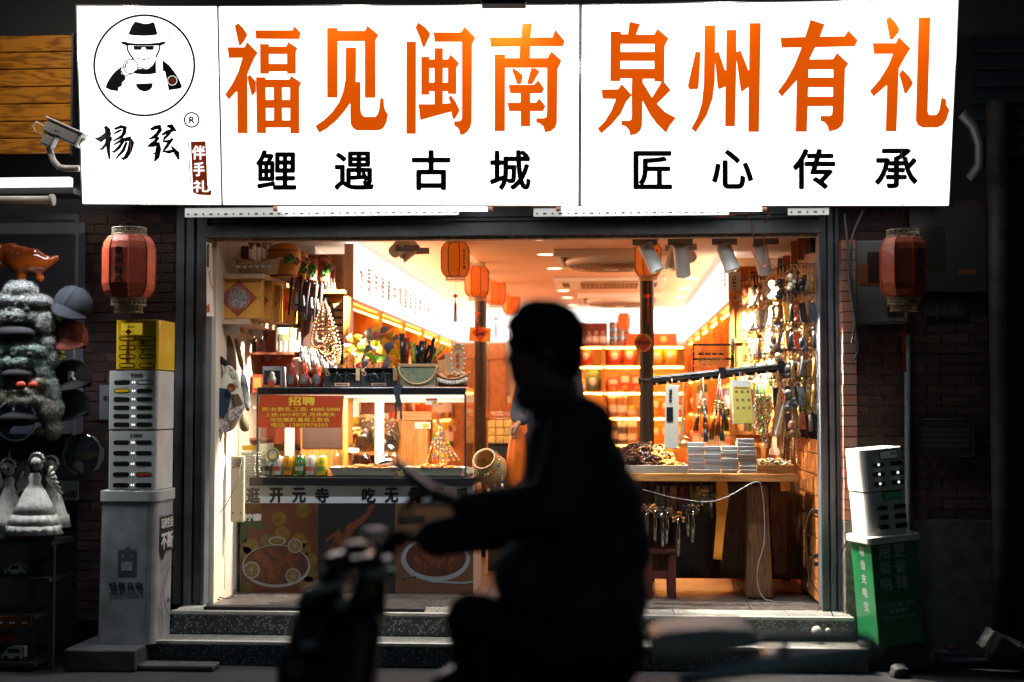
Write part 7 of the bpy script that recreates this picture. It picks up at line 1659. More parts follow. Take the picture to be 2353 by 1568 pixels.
# cables round the right door
cabm=M('cable_black',(.012,.012,.013),.5);cabg=M('cable_grey',(.12,.13,.125),.5)
def cable(pts,r_,m_,lab,fn=at,nm='cable'):
    P_=[Vector(p_)for p_ in pts];sm=[]
    for i in range(len(P_)-1):
        p0,p1,p2,p3=P_[max(i-1,0)],P_[i],P_[i+1],P_[min(i+2,len(P_)-1)]
        for j in range(6):
            t2=j/6;sm.append(.5*((2*p1)+(p2-p0)*t2+(2*p0-5*p1+4*p2-p3)*t2*t2+(3*p1-p0-3*p2+p3)*t2**3))
    sm.append(P_[-1]);return tag(MB().tube(sm,r_,6).build(nm,m_),lab,'cable')
cable([at(*Z4(215,195),8.7),at(*Z4(450,255),8.7),at(*Z4(680,282),8.7),at(*Z4(830,240),8.7),at(*Z4(1020,140),8.7),at(*Z4(1070,220),8.7),at(*Z4(1085,540),8.7),at(*Z4(1035,760),8.68),at(*Z4(1050,920),8.66),at(*Z4(1130,990),8.63),at(*Z4(1400,1000),8.62)],.003,cabg,'grey cable sagging under the table and down its trunk leg')
cable([at(*Z4(1480,355),8.62),at(*Z4(1415,345),8.62),at(*Z4(1375,500),8.62),at(*Z4(1400,800),8.6),at(*Z4(1390,890),8.58)],.005,cabm,'black cable looping from the upper plug on the orange planks')
cable([at(*Z4(1480,665),8.6),at(*Z4(1425,670),8.6),at(*Z4(1420,850),8.6),at(*Z4(1500,980),8.5),at(*Z4(1460,1090),8.35),at(*Z4(1640,1120),8.3),at(*Z4(1700,1180),8.2)],.005,cabm,'black cable from the lower plug running out over the step')
cable([at(*Z4(1690,525),8.15),at(*Z4(1610,700),8.2),at(*Z4(1545,950),8.2),at(*Z4(1580,1120),8.15),at(*Z4(1610,1190),8.1)],.0035,cabm,'thin cable hanging in front of the right door post')
for i,(x,y)in enumerate(((1468,350),(1470,665),(1470,725))):c_=at(*Z4(x,y),8.6);tag(MB().obox(c_,(.05,.03,.022),(0,0,0)).build('power_plug',blackm),f'black plug on the orange planks, {ORD[i]} from the top','plug','plugs on the orange planks')
# ================================================================== between case and rider: baskets, packs, customer's bag
cb=T('cone_basket','tilted straw basket with a dark opening and coloured beads right of the case','basket',tuple(at(*ZC_(280,1240),9.2)))
a=at(*ZC_(225,945),9.1);b=at(*ZC_(400,1190),9.25);ax_=(a-b).normalized()
MB().lathe([(.0,-.02),(.03,-.01),(.085,.05),(.11,.12),(.09,.19),(.07,.24),(.078,.25),(.066,.245),(.08,.18),(.09,.12),(.05,.03)],c=b-ax_*.0,n=28,ax=tuple(ax_+Vector((0,-.35,.1)))).build('body',MATS['straw'],cb)
q2=MB();axn=(ax_+Vector((0,-.35,.1))).normalized();u_=axn.orthogonal().normalized();v_=axn.cross(u_)
for j in range(26):t2=2*PI*j/26;q2.ball(b+axn*.2+(u_*math.cos(t2)+v_*math.sin(t2))*.09,.008,6,j%6)
q2.build('bead_string',ropec,cb)
c_=at(*ZC_(340,1090),9.08);MB().ball(c_,.032,14,rz=.036,ry=.012).build('painted_face',M('paint_rose',(.5,.2,.2),.5,var=.5,vs=60),cb)
for i,(x,y)in enumerate(((297,1330),(375,1360),(452,1270))):
    c_=at(*ZC_(x,y),9.1);t_=T('brass_bell',f'small brass bell on a beaded string, {ORD[i]} from the glass case','bell',tuple(c_),group='brass bells right of the case')
    MB().lathe([(0,.02),(.009,.017),(.013,0),(.016,-.015)],c=c_,n=16).build('bell',brass,t_);q2=MB()
    for j in range(7):q2.ball(c_+Vector((0,0,.03+.016*j)),.0065,6,(j+i)%6)
    q2.build('beads',ropec,t_)
st_=T('pack_stand','low display stand with yellow paper bags under a wire basket beside the post','stand',tuple(at(*ZC_(400,1200),10.2)))
a_=rc(ZC_,285,785,560,880,10.2);MB().box(a_[0],a_[1]+.2,10.24,10.6,FLZ+.001,a_[3]).build('cabinet',darkw,st_)
wire=MB();a_=rc(ZC_,325,425,720,500,10.25)
for i in range(14):x=a_[0]+(a_[1]-a_[0])*i/13;wire.tube([(x,10.25,a_[2]),(x,10.25,a_[3])],.002,4)
for z in(a_[2],(a_[2]+a_[3])/2,a_[3]):wire.tube([(a_[0],10.25,z),(a_[1],10.25,z)],.003,4)
wire.build('wire_basket',chrome,st_)
yb=M('paper_yellow',(.8,.5,.12),.6,var=.2,vs=20)
for r_i in range(3):
    for c_i in range(3):
        a_=rc(ZC_,290+c_i*92+(3-r_i)*0,520+r_i*88,375+c_i*92,605+r_i*88,10.15)
        tag(MB().obox(((a_[0]+a_[1])/2,10.18,(a_[2]+a_[3])/2),(a_[1]-a_[0],.05,a_[3]-a_[2]),(rg.uniform(-.1,.1),rg.uniform(-.1,.1),rg.uniform(-.1,.1))).build('paper_pouch',yb,bevel=.008),f'yellow paper pouch in the {["top", "middle", "bottom"][r_i]} row, {ORD[c_i]} from the post','pouch','yellow paper pouches beside the post')
for i in range(8):
    a_=rc(ZC_,510+(i%4)*50,250+(i//4)*85,555+(i%4)*50,320+(i//4)*85,11.5);tag(MB().box(a_[0],a_[1],11.5,11.6,a_[2],a_[3]).build('snack_box',[lab_w,pk[1],pk[8]][i%3],bevel=.004),f'{["white", "orange", "salmon"][i % 3]} snack box in the {["upper", "lower"][i // 4]} row beside the rider\'s face, {ORD[i % 4]} along','box','snack boxes beside the rider')
sa=rc(ZC_,500,410,740,440,11.5);island=T('island_shelf','narrow white and wood island shelf in the middle of the shop','shelf',(sa[0],11.6,FLZ));MB().box(sa[0],sa[1]+.5,11.45,11.8,FLZ+.001,sa[2]).build('body',pine,island)
# placards on the posts
c_=at(1478,788,9.6);pl2=T('round_placard','round wooden placard with a red diamond hanging on the right post','placard',tuple(c_))
r_=PXW(9.6)*21;MB().lathe([(0,-.006),(r_,-.006),(r_,.006),(0,.006)],c=c_,n=28,ax=(0,1,0),smooth=False).build('disc',weave,pl2)
MB().poly([c_+Vector((0,-.008,r_*.98)),c_+Vector((r_*.98,-.008,0)),c_+Vector((0,-.008,-r_*.98)),c_+Vector((-r_*.98,-.008,0))],(),(0,.001,0)).build('diamond_label',diam,pl2)
q2=MB();put_text(q2,'有礼泉州',c_+Vector((-r_*.6,-.009,.014)),c_+Vector((r_*.6,-.009,.014)),c_+Vector((r_*.6,-.009,-.014)),c_+Vector((-r_*.6,-.009,-.014)),.03);q2.build('lettering',blackm,pl2)
c_=at(1103,769,11.0);pl3=T('square_placard','woven square placard with a red diamond and tassel hanging on the left post','placard',tuple(c_));r_=PXW(11)*25
MB().obox(c_,(r_*2,.014,r_*1.3),(0,R(3),0)).build('board',weave,pl3);MB().poly([c_+Vector((0,-.009,r_*.75)),c_+Vector((r_*.75,-.009,.02)),c_+Vector((0,-.009,-r_*.75)),c_+Vector((-r_*.75,-.009,.02))],(),(0,.001,0)).build('diamond_label',diam,pl3)
q2=MB();put_text(q2,'闽南',c_+Vector((-r_*.4,-.011,.02)),c_+Vector((r_*.4,-.011,.02)),c_+Vector((r_*.4,-.011,-.01)),c_+Vector((-r_*.4,-.011,-.01)),.03);q2.build('lettering',blackm,pl3)
# dark cubby in front of the long left unit, cartons above it
ec=T('end_cubby','dark brown cubby with small packs at the street end of the left shelves','shelf',((BLX-.17),LBY,FLZ))
MB().box(BLX-.335,BLX-.031,LBY+.0,LBY+.006,FLZ+.9,BZ-.03).build('back_panel',M('cubby_dark',(.07,.03,.018),.6,var=.3),ec)  # dark colour stands in for the shade inside the open cubby
MB().box(BLX-.03,BLX+.0,LBY-.16,LBY+.005,FLZ+.02,BZ-.001).build('upright',pine,ec)
for y_ in(668,838,905):MB().box(BLX-.335,BLX-.031,LBY-.15,LBY-.001,RZ(y_+8,LBY),RZ(y_,LBY)).build('board',pine_h,ec)
for i in range(8):
    x=BLX-.31+.07*(i%4);z=RZ(838 if i<4 else 905,LBY)+.0005;place_pack(['tin','jar','box','jar'][i%4],.055,.06,.12,[4,0,7,10][i%4],(x,LBY-.09,z),0,f'on the {["upper", "lower"][i // 4]} board of the dark cubby, {ORD[i % 4]} along','packs in the dark cubby')
for i in range(3):
    z=BZ+.001+.1*i;tag(MB().box(BLX-.32,BLX-.06,LBY+.03,LBY+.4,z,z+.098).build('carton_box',M('kraft',(.5,.26,.1),.6)),f'kraft carton, {["bottom", "middle", "top"][i]} of the three above the dark cubby','box','kraft cartons above the cubby')
# ================================================================== UNDER THE SIGN
ZR6=zc(3250,1750,1.6005);ZR3=zc(0,1800,1.686);ZR5=zc(3250,800,1.568);ZN4=zc(0,850,2.412);ZN5=zc(0,1450,2.0907)
perf=M('perforated_steel',(.55,.56,.55),.4,.5)
def prail(x0,x1,lab):
    a=at(x0,479,8.15);b=at(x1,494,8.15);r_=T('perforated_rail',lab,'rail',tuple(a.lerp(b,.5)),group='perforated rails under the sign')
    MB().box(a.x,b.x,8.15,8.155,b.z,a.z).box(a.x,b.x,8.155,8.19,a.z-.004,a.z).build('strip',perf,r_);q=MB();x=a.x+.02;i=0
    while x<b.x-.02:
        w_=.01 if i%2 else.005;q.box(x-w_,x+w_,8.148,8.1495,b.z+.012,b.z+.022);x+=.045;i+=1
    tag(q.build('slots',blackm,r_),kind='stuff')
prail(425,1054,'perforated steel rail under the middle of the sign, with dark slots');prail(1226,1675,'perforated steel rail under the right half of the sign')
prail(3150/1.74,1905,'short perforated rail above the right end of the opening')
for i,(x0,x1)in enumerate(((640,1120),(1290,1750))):
    a=at(x0,480,8.08);b=at(x1,481,8.08);t_=T('tube_lamp',f'lit white tube lamp under the {["left", "right"][i]} half of the sign','tube lamp',tuple(a),group='tube lamps under the sign')
    MB().cyl(a,b,.013,n=10).build('tube',emis('tube_light',(1,.98,.95),8),t_);MB().cyl(a-Vector((.03,0,0)),a,.015,n=10).cyl(b,b+Vector((.03,0,0)),.015,n=10).build('cap',M('cap_rust',(.3,.12,.08),.5),t_)
    area('tube_lamp_light',tuple(a.lerp(b,.5)-Vector((0,.03,.03))),tuple(a.lerp(b,.5)+Vector((0,.35,-1.6))),15,(.88,.94,1),1.3,.03,up='Y',spread=110)
CR=lambda v,x,y,Y:at(*v(x,y),Y)
cable([CR(ZB,465,0,8.2),CR(ZB,650,45,8.25),CR(ZB,900,12,8.3),CR(ZB,960,60,8.33),CR(ZB,998,230,8.36),CR(ZB,990,380,8.4),CR(ZB,1080,525,8.42),CR(ZB,1135,460,8.42),CR(ZB,1095,250,8.42),CR(ZB,1105,100,8.36),CR(ZB,1160,0,8.2)],.004,M('cable_red',(.35,.08,.05),.5),'thin red and black cable drooping from the sign in front of the cabled lamp')
# ================================================================== CHARGING CABINETS
cabw=M('cabinet_white',(.82,.82,.77),.35,var=.14,vs=7,coat=.2);cabg_=M('cabinet_front',(.62,.63,.63),.35,.1,var=.06,vs=6);caby=M('cabinet_yellow',(.95,.6,.01),.35,coat=.2);slotb=M('slot_black',(.01,.011,.012),.3)
pill=M('pillar_grey',(.4,.42,.45),.5,var=.35,vs=7,bump=.08,bs=60)
def rbox(mb,x0,x1,y0,y1,z0,z1,r,k=5,m=0,top=None):
    """box with rounded vertical edges; top scales the upper outline"""
    ring=[]
    for cx,cy,a0 in((x1-r,y0+r,-PI/2),(x1-r,y1-r,0),(x0+r,y1-r,PI/2),(x0+r,y0+r,PI)):
        ring+=[(cx+r*math.cos(a0+PI/2*i/k),cy+r*math.sin(a0+PI/2*i/k))for i in range(k+1)]
    n_=len(ring);o=top or(0,0)
    return mb.add([(x,y,z0)for x,y in ring]+[(x+o[0],y+o[1],z1)for x,y in ring],[(i,(i+1)%n_,n_+(i+1)%n_,n_+i)for i in range(n_)]+[tuple(reversed(range(n_))),tuple(n_+i for i in range(n_))],m,False)
YS=7.8
def zat(y,Y=YS):return RZ(y,Y,310)
px0,px1=RX(226,YS),RX(358,YS)
pz0=ST1-.009;pz1=zat(1128)
pl_t=T('cabinet_pillar','grey metal pillar with a faded battery face logo standing left of the steps','pillar',((px0+px1)/2,YS+.15,pz0))
rbox(MB(),px0,px1,YS,YS+.34,pz0,pz1-.06,.055,top=(.012,0)).build('body',pill,pl_t)
rbox(MB(),px0+.004,px1+.022,YS-.006,YS+.345,pz1-.062,pz1+.0,.055).build('collar',cabg_,pl_t,bevel=.004)
pf=lambda x,y:(lambda v:Vector((v.x,YS-.002,v.z)))(at(*ZR3(x,y),YS))
pfb=lambda x,y:pf(x,y)+Vector((0,-.001,0));pr_=M('faded_print',(.1,.115,.14),.5,var=.3,vs=40)
q=MB().poly([pf(*p_)for p_ in((795,682),(803,674),(846,674),(846,655),(876,655),(876,672),(914,672),(920,680),(918,842),(912,848),(800,848),(794,840))])
q.poly([pfb(*p_)for p_ in((820,750),(835,760),(845,752),(865,752),(880,758),(892,750),(892,815),(820,815))],m=1);disc(q,829,718,7,pfb,12,1);disc(q,888,718,7,pfb,12,1)
pfc=lambda x,y:pf(x,y)+Vector((0,-.002,0));q.poly([pfc(*p_)for p_ in((860,768),(850,788),(856,788),(852,803),(864,782),(857,782))]);q.build('battery_logo',[pr_,pill],pl_t)
q=MB();put_text(q,'怪兽充电',pf(735,890),pf(966,890),pf(966,946),pf(735,946),.03);put_text(q,'ENERGY MONST R',pf(734,963),pf(966,963),pf(966,983),pf(734,983),.05);q.build('lettering',M('print_dark_grey',(.03,.035,.045),.5),pl_t)
sx=px1+.0145
def sf(u,z,o=.0):return Vector((sx+o+.0,YS+.06+.25*u,z))
q=MB();zz=zat(1190)
def sq_(u0,u1,za,zb,m):q.poly([sf(u0,za,.001),sf(u1,za,.001),sf(u1,zb,.001),sf(u0,zb,.001)],m=m)
sq_(0,.95,zz,zz-.08,0);sq_(0,.95,zz-.085,zz-.2,0);q.poly([sf(.05,zz-.2,.001),sf(.4,zz-.2,.001),sf(.2,zz-.25,.001)])
put_text(q,'玩转生活',sf(.04,zz-.01,.002),sf(.9,zz-.01,.002),sf(.9,zz-.07,.002),sf(.04,zz-.07,.002),.04,m=1);put_text(q,'不断',sf(.05,zz-.09,.002),sf(.9,zz-.09,.002),sf(.9,zz-.19,.002),sf(.05,zz-.19,.002),.04,m=1)
cvm=lambda x,y:sf((x-1070)/100,zat(1034+y/2.935),.002)
for pts in(((1165,795),(1130,830),(1105,900),(1095,980),(1105,1080),(1150,1180)),((1062,1070),(1080,1040),(1092,1090),(1070,1100),(1062,1070)),((1078,1100),(1095,1200),(1085,1260))):ribbon(q,pts,4,cvm,0)
disc(q,1129,1047,9,cvm,12,0,16);q.build('side_print',[M('print_black',(.015,.018,.025),.5),whitem],pl_t)
def power_unit(x0,x1,y0,y1,lab,front,side,rows,kind):
    z0_,z1_=zat(y1)+.002,zat(y0);X0,X1=RX(x0,YS),RX(x1,YS);u=T('power_bank_unit',lab,'power bank cabinet',((X0+X1)/2,YS+.15,z0_),group='power bank units stacked on the pillar')
    rbox(MB(),X0,X1,YS+.01,YS+.32,z0_,z1_,.022,top=(.0,0)).build('body',side,u,bevel=.002)
    MB().box(X0+.012,X1-.012,YS+.0065,YS+.0098,z0_+.004,z1_-.004).build('front_panel',front,u)
    h_=z1_-z0_;W_=X1-X0;top_=.2 if kind else.38
    for r_i in range(rows):
        z=z1_-h_*(top_+(1-top_-.08)*r_i/(rows-1))
        for c_i,cx in enumerate((.28,.74)):
            x=X0+W_*cx;q=MB();n_=8;rr=.0125;hw=.034
            pts=[Vector((x+hw*s_+rr*math.cos(a_),YS+.0055,z+rr*math.sin(a_)))for s_,st in((1,-PI/2),(-1,PI/2))for a_ in[st+PI*i/n_ for i in range(n_+1)]]
            q.poly(pts,(),(0,.001,0));pin=[Vector((x+(v.x-x)*.88,YS+.0045,z+(v.z-z)*.62))for v in pts];q.poly(pin,(),(0,.0009,0),m=1)
            col=caby if(not kind)or(rows==6 and(r_i,c_i)==(1,0))else cabw if(rows==6 and(r_i,c_i)==(0,1))else MATS['red_card']if(rows==5 and(r_i,c_i)==(3,1))else slotb
            q.build('slot',[slotb if not kind else chrome,col],u)
    if kind:
        q=MB()
        for r_i in range(rows):
            z=z1_-h_*(top_+(1-top_-.08)*r_i/(rows-1))
            for dx in(-.006,.006):q.box(X0+W_*.515+dx-.002,X0+W_*.515+dx+.002,YS+.0045,YS+.006,z-.005,z+.005)
        q.build('indicator',emis('led_white',(.9,.95,1),2.2),u)
        q=MB();put_text(q,'怪兽充电',(X0+W_*.52,YS+.006,z1_-h_*.05),(X0+W_*.7,YS+.006,z1_-h_*.05),(X0+W_*.7,YS+.006,z1_-h_*.11),(X0+W_*.52,YS+.006,z1_-h_*.11),.03);q.box(X0+W_*.46,X0+W_*.5,YS+.005,YS+.006,z1_-h_*.11,z1_-h_*.05);q.build('lettering',pr_,u)
    else:
        MB().box(X0+.035,X0+W_*.62,YS+.004,YS+.006,z1_-h_*.3,z1_-h_*.07).build('screen',M('screen_yellow',(.9,.65,.04),.3,emit=.35),u)
        q=MB();put_text(q,'美团充电',(X0+W_*.28,YS+.0035,z1_-h_*.12),(X0+W_*.45,YS+.0035,z1_-h_*.12),(X0+W_*.45,YS+.0035,z1_-h_*.17),(X0+W_*.28,YS+.0035,z1_-h_*.17),.02)
        for j,ch in enumerate('随借随还美好生活'):put_text(q,ch,(X1-.1,YS+.006,z1_-h_*(.33+.06*j)),(X1-.08,YS+.006,z1_-h_*(.33+.06*j)),(X1-.08,YS+.006,z1_-h_*(.38+.06*j)),(X1-.1,YS+.006,z1_-h_*(.38+.06*j)),.03)
        q.build('lettering',blackm,u)
power_unit(248,360,990,1127,'white power bank cabinet sitting directly on the grey pillar',cabg_,cabw,5,1)
power_unit(247,361,852,988,'white power bank cabinet under the yellow one',cabg_,cabw,6,1)
power_unit(262,362,735,850,'bright yellow power bank cabinet on top of the left stack',caby,caby,4,0)
# right station: built upright, then leaned as one
RY_=8.0;bx=at(2050,1455,RY_);rg_t=T('charging_stand','leaning green stand with white writing carrying a tall white power bank cabinet','charging stand',(bx.x,RY_,.147),rot=(0,R(-4.6),R(17)))
grn=M('stand_green',(.01,.19,.065),.4,var=.25,vs=5,coat=.2);tw=M('stand_text',(.4,.45,.42),.5,var=.2,vs=60)
MB().box(-.13,.14,-.1,.14,.001,.56).build('base',grn,rg_t,local=True,bevel=.004)
q=rbox(MB(),-.155,.16,-.13,.16,.561,.6,.03);q.build('ledge',cabw,rg_t,local=True,bevel=.006)
q=rbox(MB(),-.125,.12,-.09,.15,.601,.835,.05);q.build('lower_unit',cabw,rg_t,local=True,bevel=.003)
q=rbox(MB(),-.128,.123,-.092,.152,.84,1.07,.05);q.build('upper_unit',cabw,rg_t,local=True,bevel=.003)
fy=-.1015
def ft(s_,x0,x1,z1_,z0_,b=.04,m=0):put_text(q,s_,(x0,fy,z1_),(x1,fy,z1_),(x1,fy,z0_),(x0,fy,z0_),b,m=m)
q=MB()
for i,(l_,r_)in enumerate((('用','更'),('街','省'),('电','钱'))):ft(l_,-.09,-.02,.55-.085*i,.475-.085*i);ft(r_,.0,.07,.55-.085*i,.475-.085*i)
ft('扫码租借 插入即还',-.11,.1,.24,.215,.02);ft('客服电话: 400-6868-588',-.1,.1,.165,.15,.02)
for i in range(3):q.box(-.05+i*.035,-.028+i*.035,fy,fy+.0005,.18,.202)
for j,ch in enumerate('租借充电宝'):put_text(q,ch,(-.1315,.04,.54-.075*j),(-.1315,-.02,.54-.075*j),(-.1315,-.02,.485-.075*j),(-.1315,.04,.485-.075*j),.03)
q.build('lettering',tw,rg_t,local=True)
for zc_ in(.66,.895):
    for r_i in range(3):
        for x in(-.045,.065):
            z=zc_+r_i*.052-.015;q=MB().tube([(x-.032,-.092,z),(x+.032,-.092,z)],[.013,.013],8);q.build('slot',slotb,rg_t,local=True)
            if zc_>.8 and(r_i,x)!=(2,.065):MB().lathe([(.004,0),(.007,0),(.004,.001)],c=(x,-.1065,z+.002),n=12,ax=(0,-1,0)).build('ring_light',emis('ring_led',(.8,.95,.85),2),rg_t,local=True)
for z0_,z1_,m_ in((1.01,1.06,'screen_pale'),(.79,.835,'screen_green')):
    MB().box(-.03,.08,-.094,-.09,z0_,z1_).build('screen_frame',slotb,rg_t,local=True);MB().box(-.025,.075,-.0955,-.0941,z0_+.005,z1_-.005).build('screen',M(m_,(.2,.22,.2)if 'pale' in m_ else(.01,.08,.03),.3,emit=.15),rg_t,local=True)
q=MB();fy=-.096;ft('街电',.035,.068,1.05,1.03,.03);q.build('lettering',tw,rg_t,local=True)
# ================================================================== RIGHT WALL EQUIPMENT
wy=FY-.0
mb_=T('meter_box','grey electric meter box with an orange label behind the right lantern','meter box',tuple(at(2015,775,wy)));boxm=M('box_pale',(.1,.105,.105),.5,var=.2)
a,b=at(1958,557,wy),at(2080,745,wy);MB().box(a.x,b.x,FY-.1,FY+.018,b.z,a.z).build('body',boxm,mb_,bevel=.012)
e_=MB();e_.box(a.x+.07,b.x-.06,FY-.104,FY-.1005,a.z-.25,a.z-.07);e_.box(b.x-.12,b.x-.03,FY-.104,FY-.1005,b.z+.04,b.z+.09);e_.build('window',slotb,mb_);MB().box(a.x+.02,b.x-.12,FY-.1035,FY-.1,b.z+.22,b.z+.34).build('orange_label',M('label_orange',(.16,.045,.01),.5),mb_)
db_=T('distribution_box','large dark grey distribution box on the wall right of the lantern','distribution box',tuple(at(2170,670,wy)));a,b=at(2085,480,wy),at(2262,672,wy);MB().box(a.x,b.x,FY-.06,FY+.018,b.z,a.z).box(a.x+.3,b.x+.0,FY-.062,FY-.0605,a.z-.03,a.z-.02).build('body',M('box_slate',(.022,.025,.03),.5),db_,bevel=.006)
q=MB();q.box(a.x+.03,a.x+.2,FY-.062,FY-.0605,b.z+.12,b.z+.38);q.box(b.x-.16,b.x-.06,FY-.062,FY-.0605,b.z+.1,b.z+.13,1);q.build('door_panel',[slotb,MATS['label_orange']],db_)
np_=T('number_plate','dark house number plate reading 319 below the distribution box','number plate',tuple(at(2165,710,wy)));a,b=at(2125,688,wy),at(2215,728,wy);MB().box(a.x,b.x,FY-.006,FY+.018,b.z,a.z).build('plate',MATS['box_slate'],np_)
q=MB();put_text(q,'319',(a.x+.04,FY-.0065,a.z-.02),(b.x-.04,FY-.0065,a.z-.02),(b.x-.04,FY-.0065,b.z+.015),(a.x+.04,FY-.0065,b.z+.015),.02);q.build('lettering',M('dim_print',(.06,.062,.07),.5),np_)
nb_=T('notice_board','black framed notice board with pale rows of text on the right wall','notice board',tuple(at(2170,1048,wy)));a,b=at(2101,964,wy),at(2238,1049,wy);MB().box(a.x,b.x,FY-.01,FY+.018,b.z,a.z).build('board',M('board_black',(.012,.014,.018),.4),nb_)
q=MB();W_,H_=b.x-a.x,a.z-b.z
for i in range(4):q.box(a.x+.03,b.x-.03,FY-.0112,FY-.0105,a.z-H_*(.22+.15*i)-H_*.1,a.z-H_*(.22+.15*i))
q.build('text_row',M('row_grey',(.05,.06,.075),.5,var=.6,vs=120),nb_);q=MB();put_text(q,'鲤城区“责任区三包”公示牌',(a.x+.06,FY-.0115,a.z-.01),(b.x-.06,FY-.0115,a.z-.01),(b.x-.06,FY-.0115,a.z-.032),(a.x+.06,FY-.0115,a.z-.032),.02);q.tube([(a.x,FY-.012,a.z),(b.x,FY-.012,a.z),(b.x,FY-.012,b.z),(a.x,FY-.012,b.z)],.003,4,closed=True);q.build('lettering',MATS['dim_print'],nb_)
a=at(1990,760,FY-.03);pipe=M('pipe_grey',(.2,.22,.24),.5,var=.3,vs=20)
tag(MB().tube([at(2084,770,FY-.02),at(2086,1100,FY-.02),at(2088,1440,FY-.02)],.018,10).build('conduit_pipe',pipe),'thin grey conduit pipe running down the right brick wall','pipe')
tag(MB().tube([Vector((RX(2300,FY-.06),FY-.06,z))for z in(0,1,2,3.2)],.06,14).build('drain_pipe',M('pipe_rust',(.05,.035,.035),.6,var=.7,vs=9,col2=(.02,.02,.022))),'dark rusty drain pipe near the right edge','pipe')
hz=[at(2210,262,8.1),at(2238,290,8.1),at(2252,330,8.1),at(2252,380,8.15),at(2230,410,8.2)];m_=[]
for i in range(60):u=i/59*3.999;k=int(u);m_.append(hz[k].lerp(hz[k+1],u-k))
tag(MB().tube(m_,[.033 if i%2 else.027 for i in range(60)],12).build('corrugated_hose',M('hose_grey',(.04,.045,.05),.5)),'grey corrugated hose curling beside the right end of the sign','hose')
for i,pts in enumerate((((1957,560),(1955,640),(1962,720),(1972,800),(1960,830)),((1940,490),(1952,600),(1965,700),(1958,790)),((1985,480),(1960,540),(1950,620),(1968,760)))):cable([at(x,y,FY-.12-.01*i)for x,y in pts],.007,M('cable_pale',(.09,.095,.1),.5),f'{["thick", "outer", "inner"][i]} pale cable hanging beside the meter box')
sh2=T('roller_shutter','dark metal shutter with horizontal slats at the upper right','shutter',(RX(2310,FY),FY,3.0));shm=M('shutter_dark',(.035,.045,.06),.35,.5)
for i in range(7):a,b=at(2235,120+(i-1)*39,FY),at(2420,158+(i-1)*39,FY);MB().add([(a.x,FY+.03,a.z),(b.x,FY+.03,a.z),(b.x,FY-.01,b.z+.01),(a.x,FY-.01,b.z+.01)],[(0,1,2,3)]).box(a.x,b.x,FY-.012,FY+.02,b.z+.002,b.z+.0095).build('slat',shm,sh2)
vp=T('water_pipes','grey water pipes with a valve and meter on the ground at the lower right','water pipes',tuple(ground(2250,1530,0)))
Pq=lambda x,y,Y=8.0:at(*ZR6(x,y),Y)
MB().tube([Pq(1500,1345),Pq(1140,1340),Pq(1120,1360),Pq(1118,1430),Pq(1030,1432),Pq(800,1420)],.018,10).tube([Pq(740,1370),Pq(1000,1385)],.014,8).cyl(Pq(745,1450),Pq(745,1350),.04,n=14).build('pipe',M('pipe_wet',(.2,.22,.24),.3,.3),vp)
MB().tube([Pq(870,1345),Pq(930,1345)],.012,8).tube([Pq(900,1350),Pq(900,1385)],.008,6).build('valve',M('valve_rust',(.3,.1,.04),.6),vp)
for i,(x,y,r_,lb)in enumerate(((555,1535,.055,'broken grey stone on the street near the right ledge'),(1290,1450,.13,'slanted broken kerb slab at the lower right corner'))):
    c_=ground(*ZR6(x,y),.0)if i==0 else at(*ZR6(x,y),7.9);q=MB();q.obox(c_+Vector((0,0,r_*.45)),(r_*(1.6 if i==0 else 2.6),r_*1.4,r_*(1.3 if i==0 else.9)),(.2,.35*i+.1,.3));tag(blob(q,'broken_stone',stone_dark,None,.012,1,disp=.02,dsc=.05),lb,'stone')
for i,(x,y)in enumerate(((1455,1205),(1535,1200))):tag(MB().ball(CR(Z4,x,y,8.05),.03-.015*i,12).build('white_egg_lamp',M('egg_white',(.7,.68,.6),.4)),f'{["larger", "smaller"][i]} white round bulb lying on the step by the cables','bulb')
q=MB().poly([ground(x,y,ST1+.004)for x,y in((2360/1.7408+600,1465),(1990,1490),(1975,1478))]);tag(q.build('dry_leaf',M('leaf_dry',(.4,.15,.06),.7)),'dry leaf on the lower step near the green stand','leaf')
tag(MB().box(RX(481,8.25),RX(980,8.25),8.17,8.25,FLZ+.001,FLZ+.022).build('rubber_ramp',M('rubber',(.02,.02,.022),.6),bevel=.004),'long black rubber strip lying on the top step in front of the counter','strip')
for i,pts in enumerate((((1345,1000),(1400,940),(1500,960),(1440,1000),(1370,990),(1480,1010)),((1350,930),(1380,950),(1360,975),(1450,985),(1540,950),(1500,925),(1610,880)),((1345,1030),(1420,985),(1550,1000),(1600,900)))):cable([ground(*ZR3(x,y),FLZ+.008+.004*i)for x,y in pts],.004,cabm,f'{["tangled", "coiled", "long"][i]} black cable on the shop floor by the left door post')
# ================================================================== LEFT NEIGHBOUR
wp=wood('plank_orange',(.4,.155,.014),(.2,.07,.008),.25,(.7,3,4),coat=.4,ring=9,rnd=.1);pw=T('plank_panel','panel of glossy orange brown wooden planks left of the sign','panel',(RX(60,8.3),8.3,2.9));ys=(81,120,159,199.5,239,279,318,355)
for a,b in zip(ys[:-1],ys[1:]):MB().box(RX(-40,8.3),RX(155,8.3),8.3,8.33,RZ(b-1.5,8.3,80),RZ(a+.5,8.3,80)).build('plank',wp,pw,bevel=.006)
MB().box(RX(155.5,8.3),RX(160,8.3),8.28,8.34,RZ(360,8.3,80),RZ(80,8.3,80)).build('edge_post',MATS['box_slate'],pw)
sp_=area('plank_fill',(-3.2,7.25,4.0),(-3.35,8.3,2.9),6.0,(1,.88,.7),.3,.05,spread=120)  # added fill light for the planks and camera, no fixture here
cw=M('camera_white',(.85,.85,.82),.35);scm=T('security_camera','white bullet security camera on a curved arm beside the sign','camera',tuple(at(150,395,7.75)));C1=lambda x,y,Y=7.72:at(*A1(x,y),Y)
